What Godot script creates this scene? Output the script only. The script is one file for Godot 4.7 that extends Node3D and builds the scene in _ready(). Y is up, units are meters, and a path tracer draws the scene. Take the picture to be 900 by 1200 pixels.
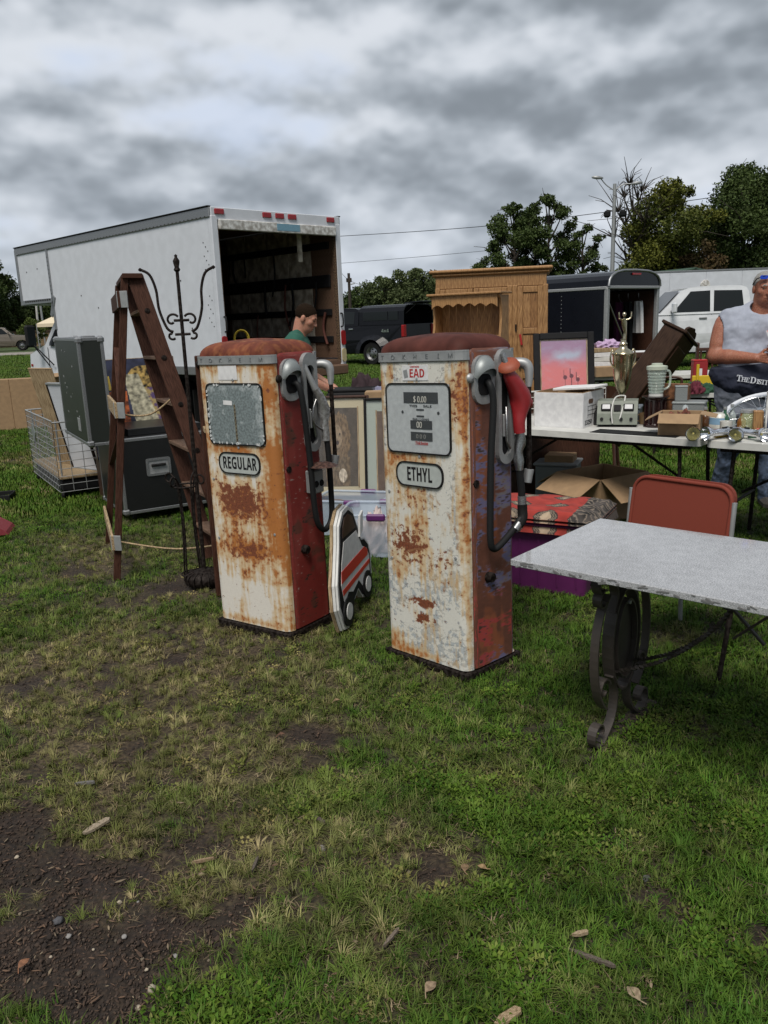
extends Node3D

# ---------- camera numbers: a pixel of the 900x1200 photograph gives a direction ----------
const F := 938.0
const PITCH := 0.238
const ROLL := 0.038
const EYE := 1.6
var rng := RandomNumberGenerator.new()
var taken := {}
var T := {}     # textures
var M := {}     # materials

func ray(px: float, py: float) -> Vector3:
	var d := Vector3((px - 450.0) / F, -(py - 600.0) / F, -1.0)
	return d.rotated(Vector3(0, 0, 1), -ROLL).rotated(Vector3(1, 0, 0), -PITCH)
func gp(px: float, py: float, h := 0.0) -> Vector3:
	var d := ray(px, py)
	return Vector3(0, EYE, 0) + d * ((h - EYE) / d.y)
func zp(px: float, py: float, z: float) -> Vector3:
	var d := ray(px, py)
	return Vector3(0, EYE, 0) + d * (z / d.z)

# ---------- mesh helpers ----------
func S() -> SurfaceTool:
	var st := SurfaceTool.new()
	st.begin(Mesh.PRIMITIVE_TRIANGLES)
	return st
func vv(st: SurfaceTool, p: Vector3, n: Vector3, uv := Vector2.ZERO) -> void:
	st.set_normal(n); st.set_uv(uv); st.add_vertex(p)
func tri(st: SurfaceTool, a: Vector3, b: Vector3, c: Vector3) -> void:
	var n := (b - a).cross(c - a).normalized()
	vv(st, a, n); vv(st, c, n); vv(st, b, n)
func quad(st: SurfaceTool, a: Vector3, b: Vector3, c: Vector3, d: Vector3) -> void:
	var n := (c - a).cross(d - b).normalized()
	vv(st, a, n, Vector2(0, 1)); vv(st, c, n, Vector2(1, 0)); vv(st, b, n, Vector2(1, 1))
	vv(st, a, n, Vector2(0, 1)); vv(st, d, n, Vector2(0, 0)); vv(st, c, n, Vector2(1, 0))
func oq(st: SurfaceTool, a: Vector3, b: Vector3, c: Vector3, d: Vector3, mid: Vector3) -> void:
	if (c - a).cross(d - b).dot((a + b + c + d) * 0.25 - mid) >= 0.0: quad(st, a, b, c, d)
	else: quad(st, b, a, d, c)
func bx(st: SurfaceTool, c: Vector3, s: Vector3, bev := 0.0, bs := Basis()) -> void:
	var h := s * 0.5
	bev = minf(bev, minf(h.x, minf(h.y, h.z)) * 0.9)
	for i in 3:
		var j := (i + 1) % 3
		var k := (i + 2) % 3
		for sg in [-1.0, 1.0]:
			var q := []
			for w in [[-1, -1], [1, -1], [1, 1], [-1, 1]]:
				var p := Vector3.ZERO
				p[i] = sg * h[i]; p[j] = w[0] * (h[j] - bev); p[k] = w[1] * (h[k] - bev)
				q.append(c + bs * p)
			oq(st, q[0], q[1], q[2], q[3], c)
		if bev > 0.0:
			for s1 in [-1.0, 1.0]:
				for s2 in [-1.0, 1.0]:
					var q2 := []
					for w in [[0, -1], [1, -1], [1, 1], [0, 1]]:
						var p := Vector3.ZERO
						p[i] = s1 * (h[i] - (bev if w[0] == 1 else 0.0)); p[j] = s2 * (h[j] - (bev if w[0] == 0 else 0.0)); p[k] = w[1] * (h[k] - bev)
						q2.append(c + bs * p)
					oq(st, q2[0], q2[1], q2[2], q2[3], c)
	if bev > 0.0:
		for sx in [-1.0, 1.0]:
			for sy in [-1.0, 1.0]:
				for sz in [-1.0, 1.0]:
					var a := c + bs * Vector3(sx * h.x, sy * (h.y - bev), sz * (h.z - bev))
					var b := c + bs * Vector3(sx * (h.x - bev), sy * h.y, sz * (h.z - bev))
					var d := c + bs * Vector3(sx * (h.x - bev), sy * (h.y - bev), sz * h.z)
					if sx * sy * sz > 0: tri(st, a, b, d)
					else: tri(st, b, a, d)
func rad(r, i: int) -> float:
	return r[mini(i, r.size() - 1)] if r is Array else r
func tube(st: SurfaceTool, pts: Array, r, n := 8, cap := true) -> void:
	var fr := []
	var up := Vector3.UP
	for i in pts.size():
		var t: Vector3 = (pts[mini(i + 1, pts.size() - 1)] - pts[maxi(i - 1, 0)]).normalized()
		if i == 0: up = (Vector3.RIGHT if absf(t.x) < 0.8 else Vector3.UP)
		up = (up - t * up.dot(t)).normalized()
		fr.append([up, t.cross(up)])
	for i in pts.size() - 1:
		for j in n:
			var a0 := TAU * j / n
			var a1 := TAU * (j + 1) / n
			var n00: Vector3 = fr[i][0] * cos(a0) + fr[i][1] * sin(a0)
			var n01: Vector3 = fr[i][0] * cos(a1) + fr[i][1] * sin(a1)
			var n10: Vector3 = fr[i + 1][0] * cos(a0) + fr[i + 1][1] * sin(a0)
			var n11: Vector3 = fr[i + 1][0] * cos(a1) + fr[i + 1][1] * sin(a1)
			var p00: Vector3 = pts[i] + n00 * rad(r, i)
			var p01: Vector3 = pts[i] + n01 * rad(r, i)
			var p10: Vector3 = pts[i + 1] + n10 * rad(r, i + 1)
			var p11: Vector3 = pts[i + 1] + n11 * rad(r, i + 1)
			vv(st, p00, n00); vv(st, p10, n10); vv(st, p11, n11)
			vv(st, p00, n00); vv(st, p11, n11); vv(st, p01, n01)
	if cap:
		for e in [0, pts.size() - 1]:
			for j in range(1, n - 1):
				var q := []
				for jj in [0, j, j + 1]:
					q.append(pts[e] + (fr[e][0] * cos(TAU * jj / n) + fr[e][1] * sin(TAU * jj / n)) * rad(r, e))
				if e == 0: tri(st, q[0], q[2], q[1])
				else: tri(st, q[0], q[1], q[2])
func curve(ctrl: Array, n := 6) -> Array:      # Catmull-Rom through the points
	var out := []
	for i in ctrl.size() - 1:
		var p0: Vector3 = ctrl[maxi(i - 1, 0)]
		var p1: Vector3 = ctrl[i]
		var p2: Vector3 = ctrl[i + 1]
		var p3: Vector3 = ctrl[mini(i + 2, ctrl.size() - 1)]
		for k in n:
			out.append(p1.cubic_interpolate(p2, p0, p3, float(k) / n))
	out.append(ctrl[-1])
	return out
func lathe(st: SurfaceTool, prof: Array, n := 20, xf := Transform3D()) -> void:   # prof: Vector2(radius, height), from bottom to top
	var sn := []
	for i in prof.size() - 1:
		var d: Vector2 = prof[i + 1] - prof[i]
		sn.append(Vector2(d.y, -d.x).normalized())
	for i in prof.size() - 1:
		var na: Vector2 = sn[i]
		var nb: Vector2 = sn[i]
		if i > 0 and sn[i - 1].dot(sn[i]) > 0.6: na = (sn[i - 1] + sn[i]).normalized()
		if i < sn.size() - 1 and sn[i + 1].dot(sn[i]) > 0.6: nb = (sn[i + 1] + sn[i]).normalized()
		for j in n:
			var d0 := Vector3(cos(TAU * j / n), 0, -sin(TAU * j / n))
			var d1 := Vector3(cos(TAU * (j + 1) / n), 0, -sin(TAU * (j + 1) / n))
			var p := [d0 * prof[i].x + Vector3.UP * prof[i].y, d1 * prof[i].x + Vector3.UP * prof[i].y, d1 * prof[i + 1].x + Vector3.UP * prof[i + 1].y, d0 * prof[i + 1].x + Vector3.UP * prof[i + 1].y]
			var nn := [d0 * na.x + Vector3.UP * na.y, d1 * na.x + Vector3.UP * na.y, d1 * nb.x + Vector3.UP * nb.y, d0 * nb.x + Vector3.UP * nb.y]
			for k in [0, 2, 1, 0, 3, 2]:
				vv(st, xf * p[k], (xf.basis * nn[k]).normalized(), Vector2(float(j + (1 if k in [1, 2] else 0)) / n, 1.0 - float(i + (1 if k > 1 else 0)) / (prof.size() - 1)))
func extrude(st: SurfaceTool, poly: PackedVector2Array, depth: float, xf := Transform3D()) -> void:   # outline in xy, thickness along z about 0
	if Geometry2D.is_polygon_clockwise(poly): poly.reverse()
	var ix := Geometry2D.triangulate_polygon(poly)
	var h := depth * 0.5
	for i in range(0, ix.size(), 3):
		var a := poly[ix[i]]
		var b := poly[ix[i + 1]]
		var c := poly[ix[i + 2]]
		if (b - a).cross(c - a) < 0:
			var t := b; b = c; c = t
		tri(st, xf * Vector3(a.x, a.y, h), xf * Vector3(b.x, b.y, h), xf * Vector3(c.x, c.y, h))
		tri(st, xf * Vector3(a.x, a.y, -h), xf * Vector3(c.x, c.y, -h), xf * Vector3(b.x, b.y, -h))
	for i in poly.size():
		var a := poly[i]
		var b := poly[(i + 1) % poly.size()]
		quad(st, xf * Vector3(a.x, a.y, -h), xf * Vector3(b.x, b.y, -h), xf * Vector3(b.x, b.y, h), xf * Vector3(a.x, a.y, h))
func strip(st: SurfaceTool, pts: Array, side: Vector3, w: float, t: float) -> void:    # a flat bar bent along pts
	var ring := []
	for i in pts.size():
		var tg: Vector3 = (pts[mini(i + 1, pts.size() - 1)] - pts[maxi(i - 1, 0)]).normalized()
		var nn := tg.cross(side).normalized()
		var p: Vector3 = pts[i]
		ring.append([p - side * w / 2 - nn * t / 2, p + side * w / 2 - nn * t / 2, p + side * w / 2 + nn * t / 2, p - side * w / 2 + nn * t / 2])
	for i in pts.size() - 1:
		var mid: Vector3 = (pts[i] + pts[i + 1]) * 0.5
		for j in 4:
			oq(st, ring[i][j], ring[i][(j + 1) % 4], ring[i + 1][(j + 1) % 4], ring[i + 1][j], mid)
	for e in [0, pts.size() - 1]:
		var inner: Vector3 = pts[1] if e == 0 else pts[pts.size() - 2]
		oq(st, ring[e][0], ring[e][1], ring[e][2], ring[e][3], inner)
func grid(st: SurfaceTool, f: Callable, nu: int, nv: int) -> void:    # smooth sheet f(u, v) -> Vector3; its front is du x dv
	var P := []
	for i in nu + 1:
		var row := []
		for j in nv + 1: row.append(f.call(float(i) / nu, float(j) / nv))
		P.append(row)
	var N := []
	for i in nu + 1:
		var row := []
		for j in nv + 1:
			var du: Vector3 = P[mini(i + 1, nu)][j] - P[maxi(i - 1, 0)][j]
			var dv: Vector3 = P[i][mini(j + 1, nv)] - P[i][maxi(j - 1, 0)]
			row.append(du.cross(dv).normalized())
		N.append(row)
	for i in nu:
		for j in nv:
			for k in [[0, 0], [1, 1], [1, 0], [0, 0], [0, 1], [1, 1]]:
				vv(st, P[i + k[0]][j + k[1]], N[i + k[0]][j + k[1]], Vector2(float(i + k[0]) / nu, 1.0 - float(j + k[1]) / nv))
func rrect(w: float, h: float, r: float, n := 4, cx := 0.0, cy := 0.0) -> PackedVector2Array:
	var o := PackedVector2Array()
	for q in 4:
		var cc := Vector2((w / 2 - r) * [1, -1, -1, 1][q], (h / 2 - r) * [1, 1, -1, -1][q])
		for i in n + 1:
			var a := PI / 2 * (q + float(i) / n)
			o.append(Vector2(cx, cy) + cc + Vector2(cos(a), sin(a)) * r)
	return o
func frame_ring(st: SurfaceTool, outer: PackedVector2Array, inner: PackedVector2Array, depth: float, xf: Transform3D) -> void:
	var n := outer.size()
	var h := depth / 2
	for i in n:
		var j := (i + 1) % n
		var a := outer[i]; var b := outer[j]; var c := inner[j]; var d := inner[i]
		quad(st, xf * Vector3(a.x, a.y, h), xf * Vector3(b.x, b.y, h), xf * Vector3(c.x, c.y, h), xf * Vector3(d.x, d.y, h))
		quad(st, xf * Vector3(a.x, a.y, -h), xf * Vector3(d.x, d.y, -h), xf * Vector3(c.x, c.y, -h), xf * Vector3(b.x, b.y, -h))
		quad(st, xf * Vector3(a.x, a.y, -h), xf * Vector3(b.x, b.y, -h), xf * Vector3(b.x, b.y, h), xf * Vector3(a.x, a.y, h))
		quad(st, xf * Vector3(d.x, d.y, h), xf * Vector3(c.x, c.y, h), xf * Vector3(c.x, c.y, -h), xf * Vector3(d.x, d.y, -h))
func add(called: String, st: SurfaceTool, m: Material, parent: Node3D = self, at := Vector3.ZERO) -> MeshInstance3D:
	var o := MeshInstance3D.new()
	o.name = numbered(called) if parent == self else called
	st.index()
	o.mesh = st.commit()
	o.material_override = null
	if o.mesh.get_surface_count(): o.mesh.surface_set_material(0, m)
	parent.add_child(o, true)
	o.position = at
	return o
func part(called: String, parent: Node3D, m: Material, c: Vector3, s: Vector3, bev := 0.0, bs := Basis()) -> MeshInstance3D:   # a bevelled box with axes of its own
	var st := S()
	bx(st, Vector3.ZERO, s, bev)
	var o := add(called, st, m, parent, c)
	o.basis = bs
	return o
func bar(called: String, parent: Node3D, m: Material, a: Vector3, b: Vector3, w: float, t: float, side := Vector3.UP, bev := 0.003) -> MeshInstance3D:  # squared timber from a to b, its length is local y
	var y := (b - a).normalized()
	var x := (side - y * side.dot(y)).normalized()
	var z := x.cross(y)
	return part(called, parent, m, (a + b) / 2, Vector3(w, a.distance_to(b), t), bev, Basis(x, y, z))
func rod(called: String, parent: Node3D, m: Material, pts: Array, r, n := 8) -> MeshInstance3D:
	var st := S()
	tube(st, pts, r, n)
	return add(called, st, m, parent)
func turned(called: String, parent: Node3D, m: Material, prof: Array, n := 20, xf := Transform3D()) -> MeshInstance3D:
	var st := S()
	lathe(st, prof, n, xf)
	return add(called, st, m, parent)
func numbered(called: String) -> String:
	taken[called] = taken.get(called, -1) + 1
	return called if taken[called] == 0 else "%s_%03d" % [called, taken[called]]
func tag(o: Node, label: String, category := "", group := "", kind := "") -> Node:
	if label: o.set_meta("label", label)
	if category: o.set_meta("category", category)
	if group: o.set_meta("group", group)
	if kind: o.set_meta("kind", kind)
	return o
func thing(called: String, label: String, category: String, at := Vector3.ZERO, turn := 0.0, group := "") -> Node3D:
	var o := Node3D.new()
	o.name = numbered(called)
	add_child(o)
	o.position = at
	o.rotation.y = turn
	tag(o, label, category, group)
	return o
func letters(parent: Node3D, txt: String, h: float, m: Material, xf: Transform3D, narrow := 1.0, depth := 0.002, serif := false, called := "lettering", weight := 700) -> MeshInstance3D:
	var t := TextMesh.new()
	var f := SystemFont.new()
	f.font_names = PackedStringArray(["Droid Serif" if serif else "Droid Sans"])
	f.font_weight = weight
	t.font = f
	t.text = txt
	t.font_size = 64
	t.pixel_size = h / 46.0
	t.depth = depth
	t.curve_step = 2.0
	t.material = m
	var o := MeshInstance3D.new()
	o.name = called
	o.mesh = t
	parent.add_child(o, true)
	o.transform = xf * Transform3D(Basis.from_scale(Vector3(narrow, 1, 1)), Vector3.ZERO)
	return o

# ---------- materials ----------
func noise(seed_: int, freq: float, oct := 4, kind := FastNoiseLite.TYPE_SIMPLEX_SMOOTH) -> FastNoiseLite:
	var n := FastNoiseLite.new()
	n.seed = seed_; n.frequency = freq; n.noise_type = kind
	n.fractal_type = FastNoiseLite.FRACTAL_FBM; n.fractal_octaves = oct
	return n
func ntex(n: FastNoiseLite, lo: Color, hi: Color, size := 512, a := 0.0, b := 1.0) -> NoiseTexture2D:
	var t := NoiseTexture2D.new()
	t.width = size; t.height = size; t.seamless = true; t.noise = n
	var g := Gradient.new()
	g.offsets = PackedFloat32Array([a, b]); g.colors = PackedColorArray([lo, hi])
	t.color_ramp = g
	return t
func lin(r: float, g: float, b: float) -> Color:
	return Color(r, g, b).linear_to_srgb()
func mat(c: Color, rough := 0.7, metal := 0.0, tex: Texture2D = null, sc := Vector3.ONE, bump: Texture2D = null, bs := 0.1) -> StandardMaterial3D:
	var m := StandardMaterial3D.new()
	m.albedo_color = c; m.roughness = rough; m.metallic = metal
	if tex:
		m.albedo_texture = tex
	if bump:
		m.heightmap_enabled = true; m.heightmap_texture = bump; m.heightmap_scale = bs
	if tex or bump:
		m.uv1_triplanar = true; m.uv1_scale = sc
	return m
func pane(c: Color, alpha := 0.15, rough := 0.05) -> StandardMaterial3D:
	var m := StandardMaterial3D.new()
	m.albedo_color = Color(c.r, c.g, c.b, alpha)
	m.transparency = BaseMaterial3D.TRANSPARENCY_ALPHA
	m.roughness = rough
	return m
func imtex(im: Image) -> ImageTexture:
	return ImageTexture.create_from_image(im)
func uvmat(t: Texture2D, rough := 0.7, metal := 0.0, bump: Texture2D = null, bs := 0.1) -> StandardMaterial3D:
	var m := StandardMaterial3D.new()
	m.albedo_texture = t; m.roughness = rough; m.metallic = metal
	if bump:
		m.heightmap_enabled = true; m.heightmap_texture = bump; m.heightmap_scale = bs
	m.texture_repeat = false
	return m
func make_materials() -> void:
	T.blotch = ntex(noise(11, 0.012, 5), Color(0.72, 0.7, 0.68), Color(1, 1, 1), 512, 0.25, 0.75)
	T.fine = ntex(noise(12, 0.09, 4), Color(0.7, 0.7, 0.7), Color(1, 1, 1), 512, 0.2, 0.8)
	T.soft = ntex(noise(13, 0.01, 4), Color(0.93, 0.93, 0.935), Color(1, 1, 1), 512, 0.2, 0.8)
	T.clean = ntex(noise(18, 0.02, 4), Color(0.965, 0.965, 0.965), Color(1, 1, 1), 512, 0.2, 0.8)
	T.grain = ntex(noise(14, 0.03, 5), Color(0.66, 0.61, 0.56), Color(1, 1, 1), 512, 0.2, 0.75)
	T.rust = ntex(noise(15, 0.016, 6), Color(0.45, 0.38, 0.35), Color(1, 1, 1), 512, 0.3, 0.68)
	T.bump = ntex(noise(16, 0.05, 4), Color.BLACK, Color.WHITE, 512)
	M.white_paint = mat(lin(0.56, 0.585, 0.63), 0.45, 0.0, T.clean, Vector3.ONE * 0.35)
	M.white_shelf = mat(lin(0.62, 0.62, 0.6), 0.55, 0.0, T.blotch, Vector3.ONE * 1.5)
	M.alu = mat(lin(0.42, 0.43, 0.44), 0.42, 0.8, T.fine, Vector3.ONE * 3)
	M.dull_alu = mat(lin(0.36, 0.37, 0.37), 0.5, 0.55, T.soft, Vector3.ONE * 4)
	M.chrome = mat(lin(0.75, 0.76, 0.78), 0.12, 1.0)
	M.steel = mat(lin(0.5, 0.5, 0.5), 0.35, 1.0, T.fine, Vector3.ONE * 3)
	M.iron = mat(lin(0.032, 0.026, 0.023), 0.62, 0.35, T.rust, Vector3.ONE * 5, T.bump, 0.05)
	M.black_iron = mat(lin(0.012, 0.012, 0.013), 0.5, 0.3)
	M.black = mat(lin(0.012, 0.012, 0.013), 0.65, 0.0, T.soft, Vector3.ONE * 2)
	M.black_gloss = mat(lin(0.008, 0.008, 0.01), 0.18)
	M.rubber = mat(lin(0.014, 0.014, 0.014), 0.7, 0.0, T.fine, Vector3.ONE * 4)
	M.hose = mat(lin(0.018, 0.019, 0.02), 0.55, 0.0, T.fine, Vector3.ONE * 6)
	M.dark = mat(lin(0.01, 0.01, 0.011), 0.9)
	M.cardboard = mat(lin(0.30, 0.195, 0.105), 0.85, 0.0, T.soft, Vector3.ONE * 2)
	M.card_edge = mat(lin(0.36, 0.25, 0.15), 0.9)
	M.paper = mat(lin(0.66, 0.66, 0.66), 0.8, 0.0, T.soft, Vector3.ONE * 3)
	M.pine = mat(lin(0.42, 0.235, 0.095), 0.55, 0.0, T.grain, Vector3(9, 0.6, 9))
	M.pine_dark = mat(lin(0.32, 0.165, 0.06), 0.55, 0.0, T.grain, Vector3(9, 0.6, 9))
	M.old_wood = mat(lin(0.072, 0.031, 0.020), 0.7, 0.0, T.grain, Vector3(12, 0.7, 12), T.bump, 0.08)
	M.tread = mat(lin(0.16, 0.095, 0.06), 0.8, 0.0, T.grain, Vector3(12, 0.8, 12))
	M.pale_wood = mat(lin(0.42, 0.32, 0.19), 0.75, 0.0, T.grain, Vector3(6, 0.5, 6))
	M.walnut = mat(lin(0.045, 0.024, 0.014), 0.4, 0.0, T.grain, Vector3(9, 0.6, 9))
	M.brown = mat(lin(0.07, 0.03, 0.018), 0.45, 0.0, T.grain, Vector3(7, 0.6, 7))
	M.plastic_white = mat(lin(0.55, 0.55, 0.52), 0.45, 0.0, T.soft, Vector3.ONE * 1.3)
	M.red = mat(lin(0.35, 0.02, 0.02), 0.35)
	M.tail_red = mat(lin(0.25, 0.008, 0.01), 0.15)
	M.galv = mat(lin(0.33, 0.36, 0.36), 0.45, 0.35, T.fine, Vector3.ONE * 9)
	M.clear = pane(Color(0.93, 0.96, 1.0), 0.015, 0.03)
	M.bin = pane(Color(0.75, 0.8, 0.86), 0.45, 0.2)
	M.skin = mat(lin(0.40, 0.19, 0.125), 0.55, 0.0, T.soft, Vector3.ONE * 6)
	M.skin.subsurf_scatter_enabled = true; M.skin.subsurf_scatter_strength = 0.15
	M.tan_skin = mat(lin(0.36, 0.155, 0.095), 0.55, 0.0, ntex(noise(24, 0.03, 5), Color(0.80, 0.70, 0.66), Color(1, 1, 1), 512, 0.25, 0.75), Vector3.ONE * 5)
	M.tan_skin.subsurf_scatter_enabled = true; M.tan_skin.subsurf_scatter_strength = 0.15
	M.tint = pane(Color(0.03, 0.035, 0.04), 0.75, 0.03)
	M.glass_dark = mat(lin(0.015, 0.018, 0.02), 0.06)
	for k in ["iron", "black_iron", "black", "rubber", "hose", "dark", "walnut", "glass_dark", "old_wood"]: M[k].metallic_specular = 0.3
	for k in ["clear", "bin"]: M[k].metallic_specular = 0.22

func make_sky() -> void:
	var W := 1800
	var H := 900
	var a := noise(47, 2.2, 6)
	a.fractal_gain = 0.56
	var b := noise(57, 1.0, 2)
	var c := noise(73, 14.0, 3)
	var buf := PackedFloat32Array()
	buf.resize(W * H * 3)
	var horizon_low := Vector3(0.30, 0.335, 0.385)
	for y in H:
		var el := PI * (0.5 - (y + 0.5) / H)
		if y >= H / 2 + 6:
			for x in W:
				var k := (y * W + x) * 3
				buf[k] = 0.05; buf[k + 1] = 0.06; buf[k + 2] = 0.04
			continue
		var sy := sin(maxf(el, 0.0))
		var rr := cos(el) / (sy + 0.24)
		var low := exp(-sy * 9.0)
		for x in W:
			var az := TAU * ((x + 0.5) / W - 0.5)
			var dir := Vector3(sin(az) * cos(el), sy * 2.1, -cos(az) * cos(el))
			var m := b.get_noise_3dv(dir * Vector3(1.0, 1.3, 1.0))
			var n := a.get_noise_3dv(dir)
			var top := a.get_noise_3d(dir.x, dir.y + 0.055, dir.z)          # tops of the puffs thin out, their bases are thick
			var f := c.get_noise_3dv(dir)
			var d := clampf(0.37 + m * 0.42 + n * 0.36 + (n - top) * 1.15 + f * 0.15, 0.0, 1.0)
			d = smoothstep(0.0, 1.0, d)
			var v := lerpf(0.170, 0.475, d)
			var col := Vector3(v * (0.865 + 0.07 * d), v * 0.985, v * (1.12 - 0.06 * d))
			var thin := clampf((m * 0.6 + n * 0.6 - 0.36) * 7.0, 0.0, 1.0)
			col = col.lerp(Vector3(0.27, 0.38, 0.60), thin * 0.25)
			col = col.lerp(horizon_low * (0.80 + 0.55 * d), low * 0.45)
			var k := (y * W + x) * 3
			buf[k] = col.x; buf[k + 1] = col.y; buf[k + 2] = col.z
	var im := Image.create_from_data(W, H, false, Image.FORMAT_RGBF, buf.to_byte_array())
	var sm := PanoramaSkyMaterial.new()
	sm.panorama = imtex(im)
	var sky := Sky.new()
	sky.sky_material = sm
	var e := Environment.new()
	e.background_mode = Environment.BG_SKY
	e.sky = sky
	e.background_energy_multiplier = 0.66
	e.tonemap_mode = Environment.TONE_MAPPER_LINEAR
	e.tonemap_exposure = 2.45
	e.sdfgi_enabled = true; e.ssao_enabled = true; e.ssil_enabled = true
	var we := WorldEnvironment.new()
	we.name = "world_environment"
	we.environment = e
	add_child(we)

func make_camera_and_light() -> void:
	var cam := Camera3D.new()
	cam.name = "camera"
	cam.fov = rad_to_deg(2.0 * atan(600.0 / F))
	cam.near = 0.05
	cam.far = 900.0
	cam.basis = Basis(Vector3(1, 0, 0), -PITCH) * Basis(Vector3(0, 0, 1), -ROLL)
	cam.position = Vector3(0, EYE, 0)
	add_child(cam)
	cam.current = true
	var sun := DirectionalLight3D.new()
	sun.name = "sun"
	sun.light_energy = 0.46
	sun.light_color = Color(1.0, 0.975, 0.94)
	sun.light_angular_distance = 25.0
	sun.shadow_enabled = true
	sun.look_at_from_position(Vector3(-1.6, 9.0, 5.5), Vector3.ZERO)
	add_child(sun)

# ---------- what grows where: bare soil and dry turf, as the photograph shows them ----------
var blobs := []
var n_soil: FastNoiseLite
var n_dry: FastNoiseLite
var n_hill: FastNoiseLite
func ground_plan() -> void:
	n_soil = noise(5, 2.6, 5); n_dry = noise(6, 0.9, 4); n_hill = noise(7, 0.7, 3)
	# pixel, radius in pixels across and down, bare soil, dryness
	for b in [[50, 1120, 165, 95, 1.12, 0.5], [10, 985, 70, 55, 1.0, 0.5], [225, 1085, 80, 34, 0.75, 0.4], [95, 1015, 70, 26, 0.5, 0.5],
			[765, 1042, 50, 22, 1.0, 0.0], [690, 1090, 40, 18, 0.55, 0.2], [205, 690, 60, 14, 0.85, 0.6], [110, 665, 60, 14, 0.55, 0.8],
			[350, 858, 40, 14, 0.65, 0.6], [230, 770, 60, 14, 0.5, 0.8], [60, 800, 80, 20, 0.35, 0.8], [190, 860, 40, 12, 0.5, 0.6],
			[520, 1030, 50, 20, 0.45, 0.6], [505, 1150, 40, 20, 0.5, 0.3], [20, 540, 40, 8, 0.5, 0.8], [880, 1090, 40, 20, 0.4, 0.0],
			[300, 745, 90, 18, 0.35, 0.7], [560, 1010, 60, 25, 0.25, 0.5], [800, 745, 70, 16, 0.3, 0.5],
			[150, 790, 270, 95, 0.22, 1.05], [230, 920, 220, 80, 0.2, 0.60], [310, 1010, 140, 70, 0.2, 0.45], [440, 1090, 110, 70, 0.0, 0.30], [150, 640, 140, 22, 0.0, 0.6],
			[640, 920, 90, 40, 0.0, 0.35]]:
		var c := gp(b[0], b[1])
		var rx := gp(b[0] + b[2], b[1]).distance_to(c)
		var rz := gp(b[0], b[1] + b[3]).distance_to(gp(b[0], b[1] - b[3])) * 0.5
		blobs.append([c.x, c.z, rx, rz, b[4], b[5]])
func plan_at(x: float, z: float) -> Vector2:       # (bare, dry)
	var bare := -0.12
	var dry := 0.06
	for b in blobs:
		var dx: float = (x - b[0]) / b[2]
		var dz: float = (z - b[1]) / b[3]
		var q := dx * dx + dz * dz
		if q < 5.0:
			var e := exp(-q)
			bare += b[4] * e
			dry += b[5] * e
	bare += n_soil.get_noise_2d(x, z) * 0.95
	dry += n_dry.get_noise_2d(x * 2.0, z * 2.0) * 0.65 + n_soil.get_noise_2d(x + 20.0, z) * 0.35
	return Vector2(clampf(bare, 0, 1), clampf(dry, 0, 1))
func hill(x: float, z: float) -> float:
	var d := Vector2(x, z).length()
	return n_hill.get_noise_2d(x, z) * 0.035 * clampf((d - 0.5) * 0.5, 0.3, 1.0) - 0.006

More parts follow.
